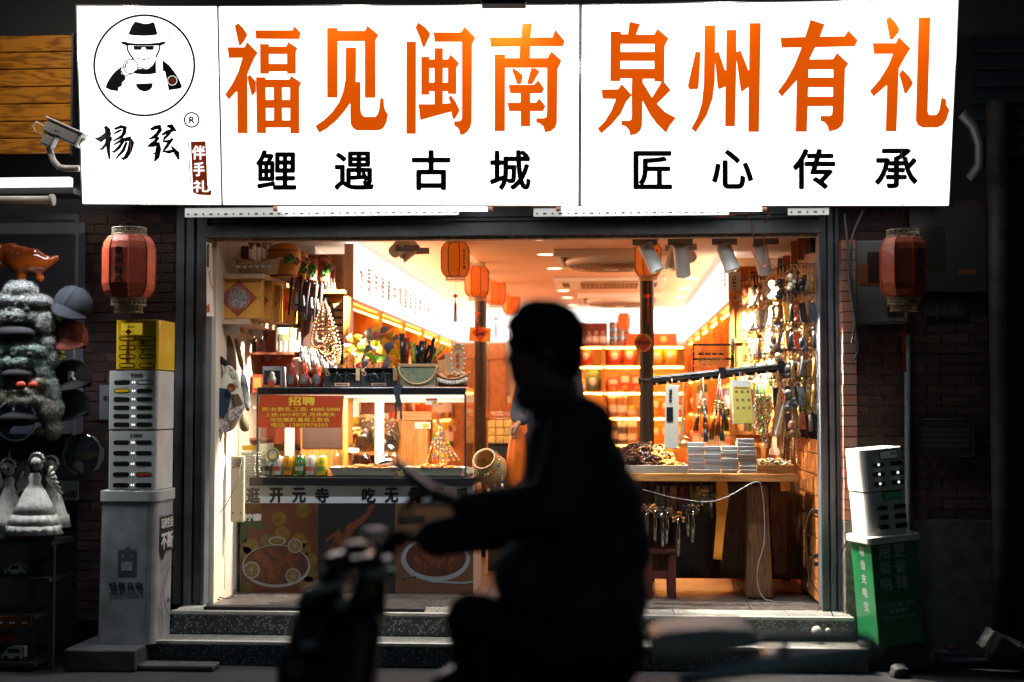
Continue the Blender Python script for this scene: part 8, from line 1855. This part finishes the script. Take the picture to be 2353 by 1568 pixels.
a,b=C1(325,880),C1(560,985);d_=(b-a).normalized();q3=d_.to_track_quat('X','Z').to_matrix();L_=(b-a).length
MB().obox((a+b)/2,(L_,.085,.075),q3).build('body',M('camera_grey',(.4,.42,.44),.35),scm,bevel=.012);MB().obox((a+b)/2+q3@Vector((.005,0,.045)),(L_*1.12,.1,.012),q3).build('sun_shield',cw,scm,bevel=.005)
MB().obox(b+d_*.004,(.012,.082,.078),q3).build('front_bezel',cw,scm,bevel=.01);MB().cyl(b+d_*.008,b+d_*.016,.026,n=20).build('lens',M('lens_glass',(.5,.5,.48),.1,.6,coat=1),scm)
MB().tube([C1(340,1020),C1(350,1060),C1(370,1120),C1(410,1165),C1(460,1175),C1(550,1175)],.018,10).build('arm',cw,scm);MB().obox(C1(345,985),(.07,.07,.07),q3).build('joint',M('camera_grey',(.4,.42,.44),.35),scm,bevel=.012);MB().tube([C1(330,890),C1(250,850),C1(230,880),C1(245,915),C1(295,940)],.004,6).build('cable',cw,scm)
q=MB();vv=[C1(x,y)+Vector((0,-.052,0))for x,y in((380,905),(440,930),(440,945),(380,922))];put_text(q,'X 监控',vv[0],vv[1],vv[2],vv[3],.04);q.build('lettering',blackm,scm)
tl=emis('neighbour_tube',(1,.98,.93),1.6)
for i,(x1,y0,y1,lb)in enumerate(((160,409,430,'long lit white batten lamp below the wooden planks'),(124,448,472,'glossy white roller tube under the batten lamp'))):
    a,b=at(-60,(y0+y1)/2,7.9),at(x1,(y0+y1)/2,7.9);r_=PXW(7.9)*(y1-y0)/2;t_=T('batten_lamp' if i==0 else 'roller_tube',lb,'lamp' if i==0 else 'tube',tuple(a))
    (MB().box(a.x,b.x,7.9,7.95,a.z-r_,a.z+r_)if i==0 else MB().cyl(a,b,r_*.8,n=16).cyl(b-Vector((.02,0,0)),b,r_*1.15,n=20)).build('body',tl if i==0 else M('tube_white',(.7,.69,.64),.3),t_)
MB_=MB().box(RX(-60,7.98),RX(163,7.98),7.97,8.2,RZ(446,7.98,80),RZ(433,7.98,80));tag(MB_.build('awning_beam',MATS['box_slate']),'dark awning beam between the lit batten and the roller tube','beam')
area('batten_light',(RX(60,7.6),7.5,RZ(470,7.9,60)),(RX(70,7.9),7.75,0),11,(.92,.97,1),.9,.06,up='Y',spread=95)
wf=T('display_window','neighbour window with grey metal frame, slate backdrop and potted bonsai','window',(RX(80,8.3),8.3,1.6));wfm=M('window_frame',(.3,.31,.31),.4,.4)
a,b=at(-40,508,8.25),at(180,508,8.25);MB().box(a.x,b.x,8.22,8.26,a.z,RZ(494,8.25,80)).box(RX(172,8.25),b.x,8.22,8.26,RZ(1000,8.25,80),a.z).build('frame',wfm,wf);MB().box(a.x,b.x,8.36,8.37,RZ(1000,8.25),a.z).build('backdrop',M('slate_wall',(.1,.115,.15),.6,var=.3,vs=1.5),wf)
for i,(cx,cy,r_,m_)in enumerate(((148,700,24,M('bonsai_green',(.05,.1,.01),.7,var=.5,vs=60)),(165,712,16,None),(140,728,18,None),(45,700,16,None),(118,795,26,M('bonsai_yellow',(.35,.3,.01),.6,var=.6,vs=50)),(132,812,22,None))):
    c_=at(cx,cy,8.3);q=MB();m_=m_ or MATS['bonsai_green' if cy<760 else 'bonsai_yellow']
    for j in range(90):
        v=Vector((rg.gauss(0,1),rg.gauss(0,.5),rg.gauss(0,1)));v=v.normalized()*PXW(8.3)*r_*rg.uniform(.4,1);q.ball(c_+v,.009,4)
    tag(q.build('bonsai_foliage',m_,wf),kind='stuff')
MB().tube([at(135,860,8.3),at(140,780,8.3),at(150,730,8.3)],.008,6).build('bonsai_trunk',darkw,wf)
# fish balloon
bo=M('balloon_orange',(.32,.06,.006),.12,coat=1,var=.25,vs=7);q=MB();BY=7.9
for(x,y,r_)in((-20,590,40),(25,585,30),(50,598,36),(75,600,33),(98,605,24),(118,600,14),(130,592,9),(92,640,12),(50,640,14)):q.ball(at(x,y,BY),PXW(BY)*r_,14,ry=PXW(BY)*r_*.6)
tag(blob(q,'foil_balloon',bo,None,.012,5),'shiny orange fish-shaped foil balloon above the plush hats','balloon')
# plush hats
fur=[M('fur_'+n_,c_,.95,var=.45,vs=90,bump=1,bs=260,col2=c2_)for n_,c_,c2_ in(('grey',(.42,.43,.42),(.16,.17,.18)),('green',(.4,.46,.42),(.08,.16,.12)),('cream',(.5,.48,.4),(.2,.19,.16)))];mouth=M('hat_mouth',(.012,.013,.016),.9)
PL=7.75;pw_=PXW(PL)
for i,(parts,mo,lb)in enumerate((
    (((48,668,38,22),(30,692,46,20),(68,694,52,18),(4,716,26,18),(48,728,66,26),(100,745,26,34),(8,770,22,28),(48,796,58,12),(112,790,17,26),(120,825,14,22)),(48,768,50,20),'grey plush monster hat on top of the hanging pile'),
    (((16,806,28,20),(58,802,42,20),(90,808,30,18),(52,834,60,20),(100,858,22,40),(14,860,18,36),(118,905,18,40),(60,892,50,10),(128,940,14,26)),(54,862,38,16),'green grey plush monster hat in the middle of the pile'),
    (((36,872,24,14),(94,878,24,13),(60,902,46,20),(18,920,40,22),(66,924,62,24),(112,946,26,34),(122,985,16,26),(104,992,30,8),(4,968,20,34)),(58,962,50,18),'cream plush hat with ears and a red bow at the bottom of the pile'))):
    q=MB();Yh=PL-.03*i
    for(x,y,r_,rz2)in parts:q.ball(at(x,y,Yh),pw_*r_,16,ry=pw_*(r_*.5+22),rz=pw_*rz2)
    c_=at(*mo[:2],Yh);t_=T('plush_hat',lb,'hat',tuple(c_),group='plush hats on the neighbour stall');fo=blob(q,'body',fur[i],t_,.008,5,disp=.012,dsc=.03);fuzz(fo,t_,fur[i],.016,.0022);fuzz(fo,t_,fur[i],.012,.002)
    MB().ball(c_+Vector((0,-.075,0)),pw_*mo[2],18,rz=pw_*mo[3],ry=.07).build('mouth',mouth,t_)
    if i<2:
        for dx in(-24,14):MB().ball(at(mo[0]+dx,mo[1]-56+10*i,Yh-.1),.018,10).build('eye',mouth,t_)
    else:
        q=MB()
        for dx in(-14,14):q.ball(at(62+dx,860+26,Yh-.11),.03,12,rz=.024,ry=.014)
        blob(q,'bow',M('bow_red',(.5,.05,.01),.6),t_,.006,1)
c_=at(36,966,7.6);mg=T('clear_visor','round clear plastic visor with white rim hanging below the plush hats','visor',tuple(c_));r_=PXW(7.6)*48
MB().tube([c_+Vector((r_*math.cos(t2),0,r_*math.sin(t2)))for t2 in[2*PI*i/36 for i in range(36)]],.006,6,closed=True).build('rim',cw,mg);MB().lathe([(r_,0),(r_*.7,.02),(0,.03)],c=c_,n=32,ax=(0,-1,0)).build('lens',glassy('visor_glass',(.7,.75,.8),.12,.1),mg)
# caps
def cap(cx,cy,r_,mt,lab,Y,brim,tilt=0):
    c_=at(cx,cy,Y);rr=PXW(Y)*r_;t_=T('baseball_cap',lab,'cap',tuple(c_),group='caps hanging on the neighbour stall')
    Q=Euler((R(-12),R(tilt),0)).to_matrix();q=MB();q.lathe([(rr*1.0,-.35*rr),(rr*1.02,-.1*rr),(rr*.97,.3*rr),(rr*.8,.65*rr),(rr*.5,.88*rr),(rr*.12,.97*rr),(0,.99*rr)],n=24);q.ball((0,0,rr),rr*.07,8)
    for j in range(6):t2=PI/6+j*PI/3;q.tube([(rr*a_*math.cos(t2),rr*a_*math.sin(t2),rr*z_)for a_,z_ in((1.02,-.3),(1.03,0),(.98,.32),(.81,.66),(.5,.89),(.1,.98))],rr*.018,4)
    q.v=[tuple(c_+Q@Vector(v))for v in q.v];q.build('crown',mt,t_);q=MB();n1,n2=12,5
    for a_ in range(n1+1):
        u=-1+2*a_/n1
        for b_ in range(n2+1):v_=b_/n2;q.v.append(tuple(c_+Q@Vector((rr*(.98+.12*v_)*math.sin(u*1.25)+brim[0]*rr*v_*.5,-rr*(.95*math.cos(u*1.25))-rr*.3*v_*math.cos(u*1.5),-.3*rr-rr*.75*v_*math.cos(u*1.45)))))
    q.f=[(a_*(n2+1)+b_,a_*(n2+1)+b_+1,(a_+1)*(n2+1)+b_+1,(a_+1)*(n2+1)+b_)for a_ in range(n1)for b_ in range(n2)];q.m=[0]*len(q.f);q.s=[True]*len(q.f)
    o=q.build('brim',mt,t_);o.modifiers.new('th','SOLIDIFY').thickness=.006;return t_,c_,rr
cap(168,700,44,M('denim',(.009,.013,.021),.9,var=.4,vs=60,bump=.4,bs=200),'dark denim cap with frayed brim, uppermost of the hanging caps',7.85,(.2,-.85),25)
cap(160,775,42,M('cap_pink',(.3,.07,.05),.9,var=.2,vs=30),'dusty red cap below the denim one',7.88,(.15,-.8),8)
t_,c_,rr=cap(168,868,42,mouth,'black cap with a white letter R',7.9,(0,-.85));q=MB();put_text(q,'R',c_+Vector((.01,-rr*1.05,.035)),c_+Vector((.06,-rr*1.05,.035)),c_+Vector((.06,-rr*1.07,-.015)),c_+Vector((.01,-rr*1.07,-.015)),.05);q.build('letter',cw,t_)
cap(165,935,42,M('cap_dark',(.02,.024,.03),.9),'plain dark cap at the bottom of the hanging caps',7.92,(0,-.85))
q=MB().ball(at(190,1045,7.9),PXW(7.9)*52,20,rz=PXW(7.9)*55,ry=.05);tag(blob(q,'clear_toy_pack',glassy('toy_pack',(.55,.6,.68),.12,.15),None,.02,2,disp=.02,dsc=.04),'clear flower-shaped plastic pack hanging beside the dolls','pack')
for i,(x0,y0,x1,y1,lb)in enumerate(((229,885,260,965,'small grey notice with Chinese writing half behind the white cabinet'),(120,1105,180,1150,'dim notice sheet behind the dolls'))):
    a,b=at(x0,y0,FY),at(x1,y1,FY);q=MB().box(a.x,b.x,FY+.0,FY+.006,b.z,a.z);put_text(q,'本店',(a.x+.02,FY-.001,a.z-.06),(b.x-.005,FY-.001,a.z-.06),(b.x-.005,FY-.001,a.z-.1),(a.x+.02,FY-.001,a.z-.1),.03,m=1);tag(q.build('paper_notice',[M('notice_grey',(.14,.16,.18),.6),blackm]),lb,'notice')
# dolls
gown=M('gown_white',(.9,.88,.8),.7,var=.25,vs=30,bump=.4,bs=60);skin_d=M('doll_skin',(.72,.64,.58),.5);hair_d=M('doll_hair',(.04,.035,.035),.7)
for i,(cx,yt,yb,wb,Y,lb)in enumerate(((20,1052,1222,46,7.66,'winged doll in a white gown with a golden horn, nearest the picture edge'),(78,1040,1228,66,7.6,'front doll in a white gown with three satin ruffles'),(118,1046,1212,44,7.74,'white gowned doll standing behind the ruffled one'))):
    hd=at(cx+(8 if i==1 else 0),yt+24,Y);ft_=at(cx,yb,Y);t_=T('doll',lb,'doll',tuple(ft_),group='white gowned dolls on the rack');H=hd.z-ft_.z;w_=PXW(Y)*wb
    pr=[];n_=40;vs=[];prof=[(0,.0),(1,.005),(.92,.12),(.86,.13),(.9,.14),(.78,.27),(.7,.28),(.74,.29),(.6,.42),(.35,.62),(.2,.72),(.24,.8),(.16,.86)]if i==1 else[(0,0),(1,.005),(.9,.2),(.8,.22),(.5,.5),(.22,.72),(.26,.8),(.15,.86)]
    for r_,z_ in prof:
        for j in range(n_):k_=1+.07*math.sin(j*PI*.8+z_*20)*(r_>.3);t2=2*PI*j/n_;vs.append(ft_+Vector((w_*r_*k_*math.cos(t2),w_*.75*r_*k_*math.sin(t2),H*z_)))
    MB().add(vs,[(a*n_+j,a*n_+(j+1)%n_,(a+1)*n_+(j+1)%n_,(a+1)*n_+j)for a in range(len(prof)-1)for j in range(n_)],0,True).build('gown',gown,t_)
    MB().ball(hd,.036,14,rz=.042).build('head',skin_d,t_);MB().ball(hd+Vector((0,.014,.01)),.043,12,rz=.046).ball(hd+Vector((-.03,.02,-.03)),.02,8,rz=.04).build('hair',hair_d,t_)
    q=MB()
    for s_ in(-1,1):q.ball(hd+Vector((s_*.013,-.034,-.004)),.007,8)
    q.build('eyes',mouth,t_);q=MB()
    for j in range(9):t2=PI*j/8;q.ball(hd+Vector((.04*math.cos(t2),-.01,.01+.042*math.sin(t2))),.009,6)
    q.build('flower_crown',gown,t_)
    if i!=2:
        for s_ in(-1,1):q=MB();[q.tube([hd+Vector((s_*.04,.03,-.09)),hd+Vector((s_*(.07+.012*k_),.03,-.02-.03*k_))],[.006,.01],6)for k_ in range(6)];q.build('wing',gown,t_)
    if i==0:MB().tube([hd+Vector((0,0,.05)),hd+Vector((.005,0,.11))],[.01,.002],8).build('horn',brass,t_)
# toy rack
tk=T('toy_rack','grey metal rack with toy cars under the dolls','rack',(RX(50,7.7),7.75,0));rk=M('rack_grey',(.08,.09,.105),.5,.3)
for y_,x1 in((1243,118),(1327,112),(1412,80),(1522,80)):a,b=at(-60,y_,7.6),at(x1,y_+12,7.6);MB().box(a.x,b.x,7.6,7.95,b.z,a.z).build('shelf_board',rk,tk)
for x in(66,112):a=at(x,1243,7.66);MB().box(a.x,a.x+.03,7.66,7.69,0,a.z+.03).build('post',rk,tk)
def car(x0,x1,y0,y1,mt,lab,cab=.5,Y=7.65):
    a,b=at(x0,y0,Y),at(x1,y1,Y);t_=T('toy_car',lab,'toy car',((a.x+b.x)/2,Y,b.z),group='toy cars on the rack');L,H=b.x-a.x,a.z-b.z
    pts=[(0,.2),(0,.5),(.15,.58),(.3,1),(.3+cab,1),(.5+cab,.55)if cab<.5 else(1,.9),(1,.2)];P_=[(a.x+L*u,Y,b.z+H*v_)for u,v_ in pts];MB().poly(P_,(),(0,.09,0)).build('body',mt,t_,bevel=.005)
    for u in(.22,.78):
        for yy in(Y-.004,Y+.082):MB().cyl((a.x+L*u,yy,b.z+H*.2),(a.x+L*u,yy+.012,b.z+H*.2),H*.2,n=14).build('wheel',blackm,t_)
    q=MB().poly([(a.x+L*u,Y-.002,b.z+H*v_)for u,v_ in((.3,.62),(.34,.92),(.28+cab,.92),(.3+cab,.62))]);q.build('window',slotb,t_)
car(8,62,1297,1326,cw,'white toy police car on the middle rack shelf',.35);car(64,104,1290,1326,blackm,'black toy car beside the white police car',.4);car(-20,22,1455,1480,MATS['red_card'],'small red toy truck on the lowest shelf',.6);car(2,50,1488,1521,cw,'white and orange toy truck at the bottom of the rack',.6);car(10,60,1222,1242,MATS['red_card'],'low red toy car hidden under the doll gowns',.3)
a,b=at(-30,1416,7.58),at(72,1442,7.58);q=MB().box(a.x,b.x,7.575,7.59,b.z,a.z);[q.box(b.x-.05-.07*i,b.x-.02-.07*i,7.572,7.5745,b.z+.02,a.z-.03,1)for i in range(4)];tag(q.build('orange_toy_card',[MATS['label_orange'],cw]),'orange card of four tiny white toy trucks on the rack edge','toy pack')
# ================================================================== RIDER, SCOOTER, CUSTOMER
PY=3.5;pw3=PXW(PY)
jk=M('jacket_navy',(.05,.062,.085),.8,var=.4,vs=12,bump=.4,bs=50);trs=M('trousers_dark',(.015,.017,.022),.85);skn=M('skin_tone',(.3,.16,.1),.55);hr=M('hair_black',(.012,.011,.011),.6,bump=.5,bs=120);shoe=M('shoe_dark',(.02,.02,.022),.6)
seat=at(1345,1500,PY)
rd=T('person','silhouetted person in a navy jacket riding a scooter, one hand holding up a phone','person',tuple(seat))
def A(x,y,dy=0):return at(x,y,PY+dy)
b=MB()
def el(x,y,dy,rx,ry,rz):b.ball(A(x,y,dy),rx*pw3,18,ry=ry,rz=rz*pw3)
el(1318,1000,0,84,.19,70);el(1268,1030,0,62,.15,90);el(1235,1330,0,104,.16,100);el(1222,1420,0,90,.16,70);el(1225,1190,.1,80,.14,70);el(1322,1075,0,118,.2,110);el(1335,1160,0,142,.2,120);el(1348,1260,0,150,.19,130);el(1350,1370,0,142,.18,130);el(1355,1470,0,130,.18,110);el(1275,935,0,66,.085,42)
el(1335,985,-.15,66,.09,58);el(1335,985,.15,66,.09,58)
body=[((1338,990),-.18,(1285,1165),-.27,.082,.068),((1285,1165),-.27,(1075,1168),-.16,.066,.042),((1338,990),.18,(1250,1195),.26,.08,.062),((1250,1195),.26,(1000,1236),.22,.07,.05)]
for a_,ya,c_,yc_,r0,r1 in body:capsule(b,A(*a_,ya),A(*c_,yc_),r0,r1,16)
blob(b,'jacket',jk,rd,.011,5,disp=.012,dsc=.12)
b=MB();hips=A(1360,1500,0)
for s_ in(-1,1):
    kn=A(1085+(14 if s_>0 else 0),1424,s_*.17);an=Vector((A(1175,1500).x,PY+s_*.13,.36));capsule(b,hips+Vector((0,s_*.09,-.02)),kn,.1,.066,16);capsule(b,kn,an,.064,.045,14)
capsule(b,hips+Vector((0,-.08,.03)),hips+Vector((0,.08,.03)),.13,.13,16);blob(b,'trousers',trs,rd,.012,4)
for s_ in(-1,1):
    an=Vector((A(1175,1500).x,PY+s_*.13,.33));b=MB();capsule(b,an+Vector((.03,0,-.02)),an+Vector((-.15,0,-.045)),.045,.036,14);blob(b,'shoe',shoe,rd,.008,2)
b=MB();hc=A(1250,785)
b.ball(A(1253,780),86*pw3,20,ry=.078,rz=88*pw3);b.ball(A(1222,832),56*pw3,18,ry=.06,rz=68*pw3);b.ball(A(1212,872),34*pw3,14,ry=.045,rz=36*pw3);b.ball(A(1204,896),22*pw3,12,ry=.03,rz=18*pw3)
b.ball(A(1178,790),16*pw3,12,ry=.06,rz=20*pw3);b.ball(A(1172,826),13*pw3,12,ry=.015,rz=13*pw3);b.ball(A(1180,858),10*pw3,10,ry=.025,rz=7*pw3);b.ball(A(1182,872),10*pw3,10,ry=.022,rz=7*pw3)
capsule(b,A(1262,850),A(1285,945),.058,.066,16)
for s_ in(-1,1):b.ball(A(1262,815,s_*.08),12*pw3,10,ry=.012,rz=20*pw3)
blob(b,'head',skn,rd,.006,3)
for s_ in(-1,1):MB().ball(A(1184,808,s_*.032),6*pw3,10,ry=.014,rz=4*pw3).build('eye',blackm,rd)
b=MB();b.ball(A(1258,772,0),90*pw3,22,ry=.088,rz=84*pw3);b.ball(A(1290,820),54*pw3,18,ry=.075,rz=66*pw3);b.ball(A(1185,748),22*pw3,14,ry=.07,rz=26*pw3);b.ball(A(1240,722),60*pw3,16,ry=.07,rz=34*pw3)
for i in range(26):t2=rg.uniform(0,PI);b.ball(A(1258+84*math.cos(t2),778-82*math.sin(t2),rg.uniform(-.05,.05)),9*pw3,8)
blob(b,'hair',hr,rd,.006,2,disp=.008,dsc=.02)
b=MB()
for i in range(14):t2=2*PI*i/14;t3=2*PI*(i+1)/14;capsule(b,A(1272+62*math.cos(t2),925+12*math.cos(t2),.08*math.sin(t2)),A(1272+62*math.cos(t3),925+12*math.cos(t3),.08*math.sin(t3)),.034,.034,10)
blob(b,'collar',jk,rd,.009,3)
def hand(wr,dirv,up,curl,parent,name='hand'):
    """palm and five fingers growing from wrist wr along dirv; up = back of the hand"""
    d_=Vector(dirv).normalized();u_=Vector(up);u_=(u_-d_*u_.dot(d_)).normalized();s_=d_.cross(u_);m_=MB();wr=Vector(wr)
    for k in range(4):capsule(m_,wr,wr+d_*.085+s_*(-.03+.02*k),.022,.0125,12)
    for k in range(4):
        p=wr+d_*.085+s_*(-.03+.02*k);L=(.032,.038,.036,.028)[k];a_=0;r_=.0098
        for seg in range(3):a_+=curl;q_=p+(d_*math.cos(a_)-u_*math.sin(a_))*L;capsule(m_,p,q_,r_,r_*.92,10);p=q_;L*=.78;r_*=.93
    p=wr+d_*.03-s_*.03;q_=p-s_*.028+d_*.03-u_*.012;capsule(m_,p,q_,.013,.011,10);capsule(m_,q_,q_+d_*.03-u_*.018,.011,.009,10)
    return blob(m_,name,skn,parent,.0042,2)
w1=A(1072,1166,-.16);hand(w1,A(985,1122,-.15)-w1,(.2,0,1),.55,rd);w2=A(985,1238,.22);hand(w2,A(880,1226,.24)-w2,(0,.1,1),.75,rd)
ph=T('phone','slim black phone held up edge-on in the hand of the rider','phone',tuple(A(960,1100,-.15)));a_,c_=A(908,1064,-.15),A(1010,1142,-.15);d_=c_-a_;MB().obox((a_+c_)/2,(d_.length,.075,.02),d_.to_track_quat('X','Z').to_matrix()).build('body',M('phone_black',(.01,.01,.012),.5),ph,bevel=.003)
# scooter
sb_=M('scooter_black',(.02,.022,.026),.3,coat=.5);sg_=M('scooter_grey',(.8,.82,.84),.35,.3);tyre=M('tyre',(.012,.012,.012),.9)
gx=A(800,1500).x;sct=T('scooter','dark electric scooter with grey passenger seat and rear rack ridden past the shop','scooter',(A(1250,1500).x,PY,0))
b=MB();fx=lambda x,y,dy=0:A(x,y,dy)
for(p0,p1,r0,r1)in(((858,1300),(846,1400),.038,.045),((842,1400),(770,1560),.055,.065)):capsule(b,fx(*p0),fx(*p1),r0,r1,16)
bz=fx(780,1560);capsule(b,bz,Vector((bz.x+.02,PY,.42)),.085,.09,16)
for s_ in(-1,1):capsule(b,fx(842,1440,s_*.06),Vector((bz.x,PY+s_*.13,.5)),.04,.06,12)
capsule(b,Vector((bz.x+.05,PY,.34)),Vector((seat.x-.15,PY,.3)),.1,.09,14)
for s_ in(-1,1):capsule(b,Vector((bz.x+.05,PY+s_*.1,.33)),Vector((seat.x+.3,PY+s_*.09,.32)),.06,.1,14)
capsule(b,Vector((seat.x-.15,PY,.42)),Vector((seat.x+.5,PY,.62)),.13,.14,16);capsule(b,Vector((seat.x-.1,PY,.6)),Vector((seat.x+.55,PY,.68)),.1,.1,14)
capsule(b,fx(1060,1620),fx(1180,1575),.1,.1,16);blob(b,'body',sb_,sct,.014,4)
b=MB();
for(x,y,r_,z_)in((735,1368,.05,.028),(765,1340,.035,.05),(720,1390,.04,.04)):b.ball(fx(x,y),r_,14,rz=z_,ry=.09)
b.ball(fx(708,1480),.045,14,rz=.1,ry=.09);b.ball(fx(690,1550),.06,14,rz=.1,ry=.1);capsule(b,fx(755,1390),fx(700,1560),.05,.06,12);blob(b,'front_shield',sb_,sct,.01,3)
for pts_,r_,nm_ in((((702,1368,-.07),(735,1354,-.08),(782,1346,-.07),(792,1326,-.05),(778,1314,-.03)),.012,'edge_highlight'),(((772,1392,-.09),(800,1388,-.08)),.012,'edge_highlight'),(((690,1486,-.1),(730,1478,-.1)),.01,'edge_highlight')):MB().tube([fx(x,y,d2_)for x,y,d2_ in pts_],r_,8).build(nm_,sg_,sct)  # pale tubes added as highlights along the shield's glossy edges
for x,y,w_,h_,nm_ in((860,1220,.045,.014,'brake_reservoir'),(888,1256,.04,.035,'switch_box'),(816,1262,.042,.014,'mirror_cap'),(872,1318,.07,.03,'switch_box')):MB().ball(fx(x,y,-.16 if y<1300 else-.06),w_/1.6,14,rz=h_/1.6,ry=.03).build(nm_,sg_,sct)  # pale grey parts added to carry highlights round the handlebar
MB().ball(fx(790,1290),.052,16,rz=.028,ry=.08).build('headlight',M('headlight_shell',(.12,.05,.05),.2,coat=1),sct);MB().ball(fx(850,1288),.06,16,rz=.022,ry=.1).build('dashboard',sb_,sct)
q=MB().tube([fx(905,1245,.3),fx(880,1262,.16),fx(855,1290,0),fx(880,1262,-.16),fx(905,1245,-.3)],.014,10);q.build('handlebar',sg_,sct)
for s_ in(-1,1):MB().tube([fx(893,1253,s_*.22),fx(918,1238,s_*.36)],.02,12).build('grip',tyre,sct);MB().tube([fx(885,1256,s_*.2),fx(850,1232,s_*.24),fx(838,1224,s_*.32)],.006,6).build('brake_lever',sg_,sct)
for s_ in(-1,1):MB().tube([fx(866,1270,s_*.17),fx(835,1240,s_*.22)],.006,6).build('mirror_arm',sg_,sct);MB().ball(fx(820,1260,s_*.24),.035,14,rz=.018,ry=.05).build('mirror',sb_,sct)
b=MB();P_=[(1490,1475),(1530,1453),(1640,1445),(1720,1448),(1758,1470),(1730,1492),(1640,1508),(1540,1520),(1495,1515)]
b=MB().poly([at(x,y,PY-.12)for x,y in P_],(),(0,.24,0));blob(b,'passenger_seat',M('seat_grey',(.85,.82,.76),.4,var=.15,vs=9),sct,.01,4)
for s_ in(-1,1):
    MB().tube([fx(1730,1480,s_*.11),fx(1760,1464,s_*.12),fx(1900,1462,s_*.12),fx(1985,1466,s_*.1),fx(2012,1482,s_*.05),fx(2012,1482,0)],.011,8).tube([fx(1640,1540,s_*.12),fx(1760,1520,s_*.12),fx(1950,1500,s_*.1),fx(2020,1492,s_*.03)],.013,8).tube([fx(1800,1464,s_*.12),fx(1810,1515,s_*.12)],.009,8).build('rack_bar',sg_,sct)
q=MB();[q.tube([fx(x,1463,-.12),fx(x,1463,.12)],.008,6)for x in(1790,1850,1910,1965)];q.build('rack_rung',sg_,sct)
MB().tube([fx(1560,1562,-.13),fx(1700,1543,-.13),fx(1960,1512,-.11)],.016,8).build('side_trim',sg_,sct);MB().ball(fx(1775,1505),.03,12,ry=.09,rz=.02).build('tail_light',M('tail_red',(.4,.03,.01),.2,coat=1),sct)
for nm,x in(('wheel',gx-.1),('wheel',seat.x+.42)):
    w_=MB().lathe([(.12,-.03),(.2,-.045),(.235,-.03),(.245,0),(.235,.03),(.2,.045),(.12,.03)],c=(x,PY,.246),n=32,ax=(0,1,0)).build('wheel',tyre,sct);subpart(MB().lathe([(0,-.03),(.12,-.025),(.125,0),(.12,.025),(0,.03)],c=(x,PY,.246),n=24,ax=(0,1,0)),'rim',sg_,w_,sct)
MB().tube([(gx-.1,PY-.07,.246),(gx-.06,PY-.07,.45)],.02,8).tube([(gx-.1,PY+.07,.246),(gx-.06,PY+.07,.45)],.02,8).build('fork',sg_,sct)
# customer, almost hidden behind the rider
CYY=9.3;cu=at(1262,1260,CYY);cs_=T('person','customer in dark clothes half hidden behind the rider, gripping an orange carrier bag','person',(cu.x,CYY,FLZ));z0=FLZ;X=cu.x
b=MB();b.ball((X,CYY,1.32+z0),.17,18,ry=.12,rz=.2);b.ball((X,CYY,1.08+z0),.15,18,ry=.11,rz=.22);capsule(b,(X-.15,CYY,1.4+z0),(X-.21,CYY-.04,1.12+z0),.055,.047,12);hn=at(*ZC_(690,520),CYY-.12);capsule(b,(X-.21,CYY-.04,1.12+z0),hn,.047,.036,12);capsule(b,(X+.16,CYY,1.4+z0),(X+.2,CYY,1.1+z0),.055,.045,12);capsule(b,(X+.2,CYY,1.1+z0),(X+.2,CYY-.05,.86+z0),.045,.035,12);capsule(b,(X,CYY,1.4+z0),(X,CYY,1.5+z0),.06,.055,12)
blob(b,'jacket',M('coat_blue',(.025,.035,.055),.8),cs_,.012,4)
b=MB()
for s_ in(-1,1):capsule(b,(X+s_*.09,CYY,.95+z0),(X+s_*.1,CYY,.5+z0),.09,.06,12);capsule(b,(X+s_*.1,CYY,.5+z0),(X+s_*.1,CYY,.09+z0),.06,.042,12)
blob(b,'trousers',trs,cs_,.012,3)
for s_ in(-1,1):b=MB();capsule(b,(X+s_*.1,CYY,.045+z0),(X+s_*.1,CYY-.14,.035+z0),.045,.034,12);blob(b,'shoe',shoe,cs_,.01,2)
b=MB();b.ball((X,CYY,1.63+z0),.08,16,ry=.095,rz=.11);b.ball((X,CYY-.09,1.61+z0),.014,8,rz=.02);capsule(b,(X,CYY,1.5+z0),(X,CYY,1.58+z0),.05,.05,12);blob(b,'head',skn,cs_,.008,2)
b=MB();b.ball((X,CYY+.02,1.66+z0),.09,16,ry=.1,rz=.11);blob(b,'hair',hr,cs_,.008,2)
hand(hn,at(*ZC_(570,610),CYY-.12)-hn,(.5,0,1),.7,cs_);hand((X+.2,CYY-.05,.85+z0),(0,-.1,-1),(1,0,0),.3,cs_)
bg2=T('carrier_bag','orange red plastic carrier bag gripped by the customer behind the rider','bag',tuple(at(*ZC_(620,1280),CYY-.12)));n_=28;vs=[];k=0
for(y,x0,x1)in((600,590,660),(650,565,690),(750,530,720),(900,508,745),(1050,505,748),(1200,515,700),(1300,530,590),(1312,540,580)):
    a_,c_=at(*ZC_(x0,y),CYY-.12),at(*ZC_(x1,y),CYY-.12);m_=(a_+c_)/2;r_=(c_.x-a_.x)/2
    for j in range(n_):t2=2*PI*j/n_;vs.append(m_+Vector((r_*math.cos(t2)*(1+.05*math.sin(5*t2+k)),r_*.5*math.sin(t2)*(1+.18*math.sin(7*t2+k*.4)),0)))
    k+=1
MB().add(vs,[(a*n_+j,a*n_+(j+1)%n_,(a+1)*n_+(j+1)%n_,(a+1)*n_+j)for a in range(7)for j in range(n_)],0,True).build('sack',M('bag_red',(.62,.12,.01),.35,coat=.3,var=.2,vs=12),bg2)
for lb_,obs in used.items():
    if len(obs)>1:
        for i,o in enumerate(obs):o['label']=f'{ORD[i % 18]} {lb_}'
